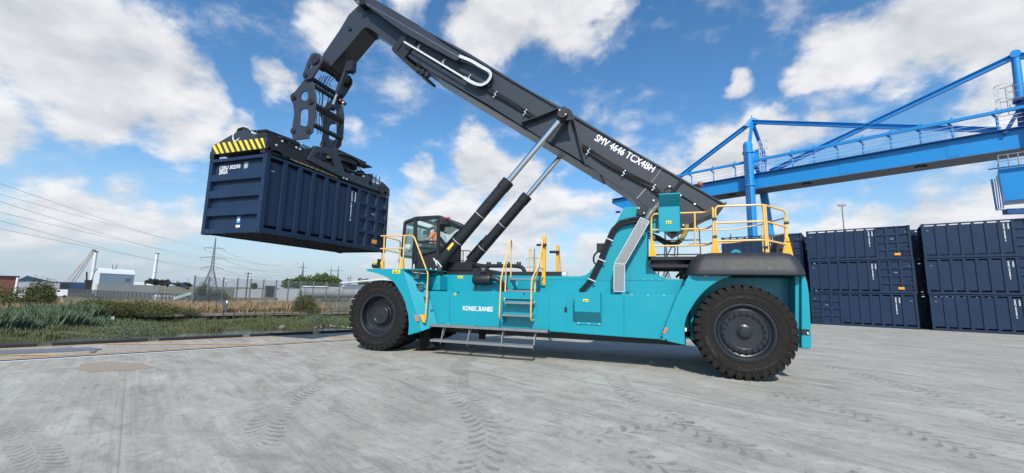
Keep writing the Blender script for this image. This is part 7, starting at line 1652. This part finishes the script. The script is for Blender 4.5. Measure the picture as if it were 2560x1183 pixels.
# pylons
PYL = mat('pylon_steel', (.17, .19, .21), .6, metal=.3, var=.05, scale=.1)
def pylon(label, u, D, vtop, th, arms, group='lattice pylons', base_w=.17, z0=-2.15, skirt=True, rot=0):
    b0 = BD(u, D, z0); H = PD(u, vtop, D).z-z0; t = thing('pylon', label, 'pylon', tuple(b0), group=group); m = MB(); ca, sa = math.cos(rot), math.sin(rot); X = RH*ca+FH*sa; Yv = FH*ca-RH*sa
    def wid(f): return H*(base_w*(1-f/.42)+.045*(f/.42))/2 if f < .42 else H*(.045*(1-(f-.42)/.58)+.006*((f-.42)/.58))/2
    lev = [0, .14, .26, .35, .42, .49, .55, .61, .67, .73, .79, .85, .91, .96, 1.0]
    P = lambda f, a, b: b0+X*(a*wid(f))+Yv*(b*wid(f))+Vector((0, 0, H*f))
    for a, b in ((1, 1), (1, -1), (-1, -1), (-1, 1)):
        for f0, f1 in zip(lev[:-1], lev[1:]): m.beam(P(f0, a, b), P(f1, a, b), th, th)
    for f0, f1 in zip(lev[:-2], lev[1:-1]):
        for (a, b), (c, d) in (((1, 1), (1, -1)), ((1, -1), (-1, -1)), ((-1, -1), (-1, 1)), ((-1, 1), (1, 1))):
            m.beam(P(f0, a, b), P(f1, c, d), th*.7, th*.7); m.beam(P(f0, c, d), P(f1, a, b), th*.7, th*.7); m.beam(P(f1, a, b), P(f1, c, d), th*.6, th*.6)
    m.build('lattice', PYL, t, smooth=False, recalc=False); ends = []
    for f, hw in arms:
        mm = MB(); w = wid(f)
        for s in (-1, 1):
            tip = b0+X*(s*hw*H)+Vector((0, 0, H*f))
            for b in (-1, 1): mm.beam(b0+X*(s*w)+Yv*(b*w)+Vector((0, 0, H*f)), tip, th*.8, th*.8); mm.beam(b0+X*(s*w*.9)+Yv*(b*w)+Vector((0, 0, H*(f+.035))), tip, th*.8, th*.8)
            for k_ in (.35, .65): q = b0+X*(s*(w+(hw*H-w)*k_))+Vector((0, 0, H*f)); mm.beam(q, q+Vector((0, 0, H*.035*(1-k_))), th*.6, th*.6)
            ins = tip-Vector((0, 0, H*.035)); mm.beam(tip, ins, th*.9, th*.9); ends.append(ins)
        mm.build('crossarm', PYL, t, smooth=False, recalc=False)
    return t, ends, b0
ARM = [(.80, .15), (.615, .20), (.43, .165)]
_, EN, _b = pylon('tall lattice pylon rising behind the fence below the hanging container', 527, 420, 594, .30, ARM, base_w=.24, rot=.5)
pylon('mid-distance pylon with two crossarms above the large tree clump', 755, 700, 655, .42, [(.80, .17), (.45, .25)])
pylon('small pylon, left of the pair above the right side of the tree clump', 826, 1000, 668, .45, [(.85, .16), (.5, .2)])
pylon('small pylon, right of the pair above the right side of the tree clump', 844, 900, 665, .45, [(.80, .2), (.4, .28)])
pylon('tiny pylon, left of the far pair above the white shed', 871, 1500, 690, .5, [(.8, .16), (.5, .25)]); pylon('tiny pylon, right of the far pair above the white shed', 876, 1400, 688, .5, [(.8, .2), (.5, .3)])
pylon('lattice pylon seen between the yellow mast and ladder rail of the machine', 1335, 330, 622, .24, ARM, base_w=.2)
pylon('lattice pylon seen through the rear platform of the machine', 1666, 230, 570, .2, ARM, base_w=.24)
pylon('pylon top seen over the containers behind the rear guard rail', 1832, 300, 585, .25, ARM)
t = thing('utility_pole', 'wooden utility pole behind the mesh fence, right of the tall pylon', 'pole', tuple(BD(619, 130, -2.15))); q = BD(619, 130, -2.15); h = PD(619, 681, 130).z; m_ = MB(); m_.cyl(q, Vector((q.x, q.y, h)), .16, .12, n=8); m_.build('post', BARK, t); m_ = MB(); m_.beam(Vector((q.x, q.y, h-.3))-RH*.9, Vector((q.x, q.y, h-.3))+RH*.9, .14, .14); m_.build('crossarm', BARK, t)
# overhead lines: from the tall pylon's arms to the left over the camera side, and right to the next pylon
WIRE = mat('power_line', (.10, .11, .13), .6)
EN = sorted(EN, key=lambda p: -p.z)
def wire(a, b, sag, r, label, grp='power lines from the tall pylon'):
    pts = []
    for i in range(41): f = i/40; p = a.lerp(b, f); p.z -= sag*4*f*(1-f); pts.append(p)
    tag(MB().tube(pts, r, 4).build('power_line', WIRE), label, 'power line', grp)
ordl = ('topmost', 'second', 'third', 'fourth', 'fifth', 'lowest')
starts = [(511, 617), (497, 619), (514, 640), (498, 641), (513, 664), (501, 663)]
for i, v0 in enumerate((459, 486, 504, 531, 552, 572)):
    a = EN[i]; D = 150; p = PD(0, v0, D); far = a+(p-a)*1.35; far.z += 1.0
    # curve passes close to the measured point at the picture edge
    sg = 2.0; f = 1/1.35; far.z += 0; p_z = a.z+(far.z-a.z)*f-sg*4*f*(1-f); far.z += (p.z-p_z)/f
    wire(a, far, sg, .045, ordl[i]+' power line running left from the tall pylon to the photo edge')
    b = PD(745+i*4, 652+i*5, 700); wire(a, b, 9, .09, ordl[i]+' power line running right from the tall pylon behind the container')

# ------------------------------------------------------------------ the air: faint haze that fades the far towers
m_ = MB(); pts = [ST(-4200, -4200), ST(4200, -4200), ST(4200, 6700), ST(-4200, 6700)]
m_.add([p+Vector((0, 0, -7)) for p in pts]+[p+Vector((0, 0, 190)) for p in pts], [(0, 3, 2, 1), (4, 5, 6, 7), (0, 1, 5, 4), (1, 2, 6, 5), (2, 3, 7, 6), (3, 0, 4, 7)])
HZM = bpy.data.materials.new('haze_air'); HZM.use_nodes = True; k = NT(HZM.node_tree); k.n.clear(); pv = k.new('ShaderNodeVolumePrincipled', i={'Color': (.80, .86, .93, 1), 'Density': 6.0e-5, 'Anisotropy': .2})
k.l.new(pv.outputs[0], k.new('ShaderNodeOutputMaterial').inputs['Volume']); o = m_.build('haze', HZM, smooth=False); stuff(o, 'faint blue haze in the air over the river flats', 'haze')
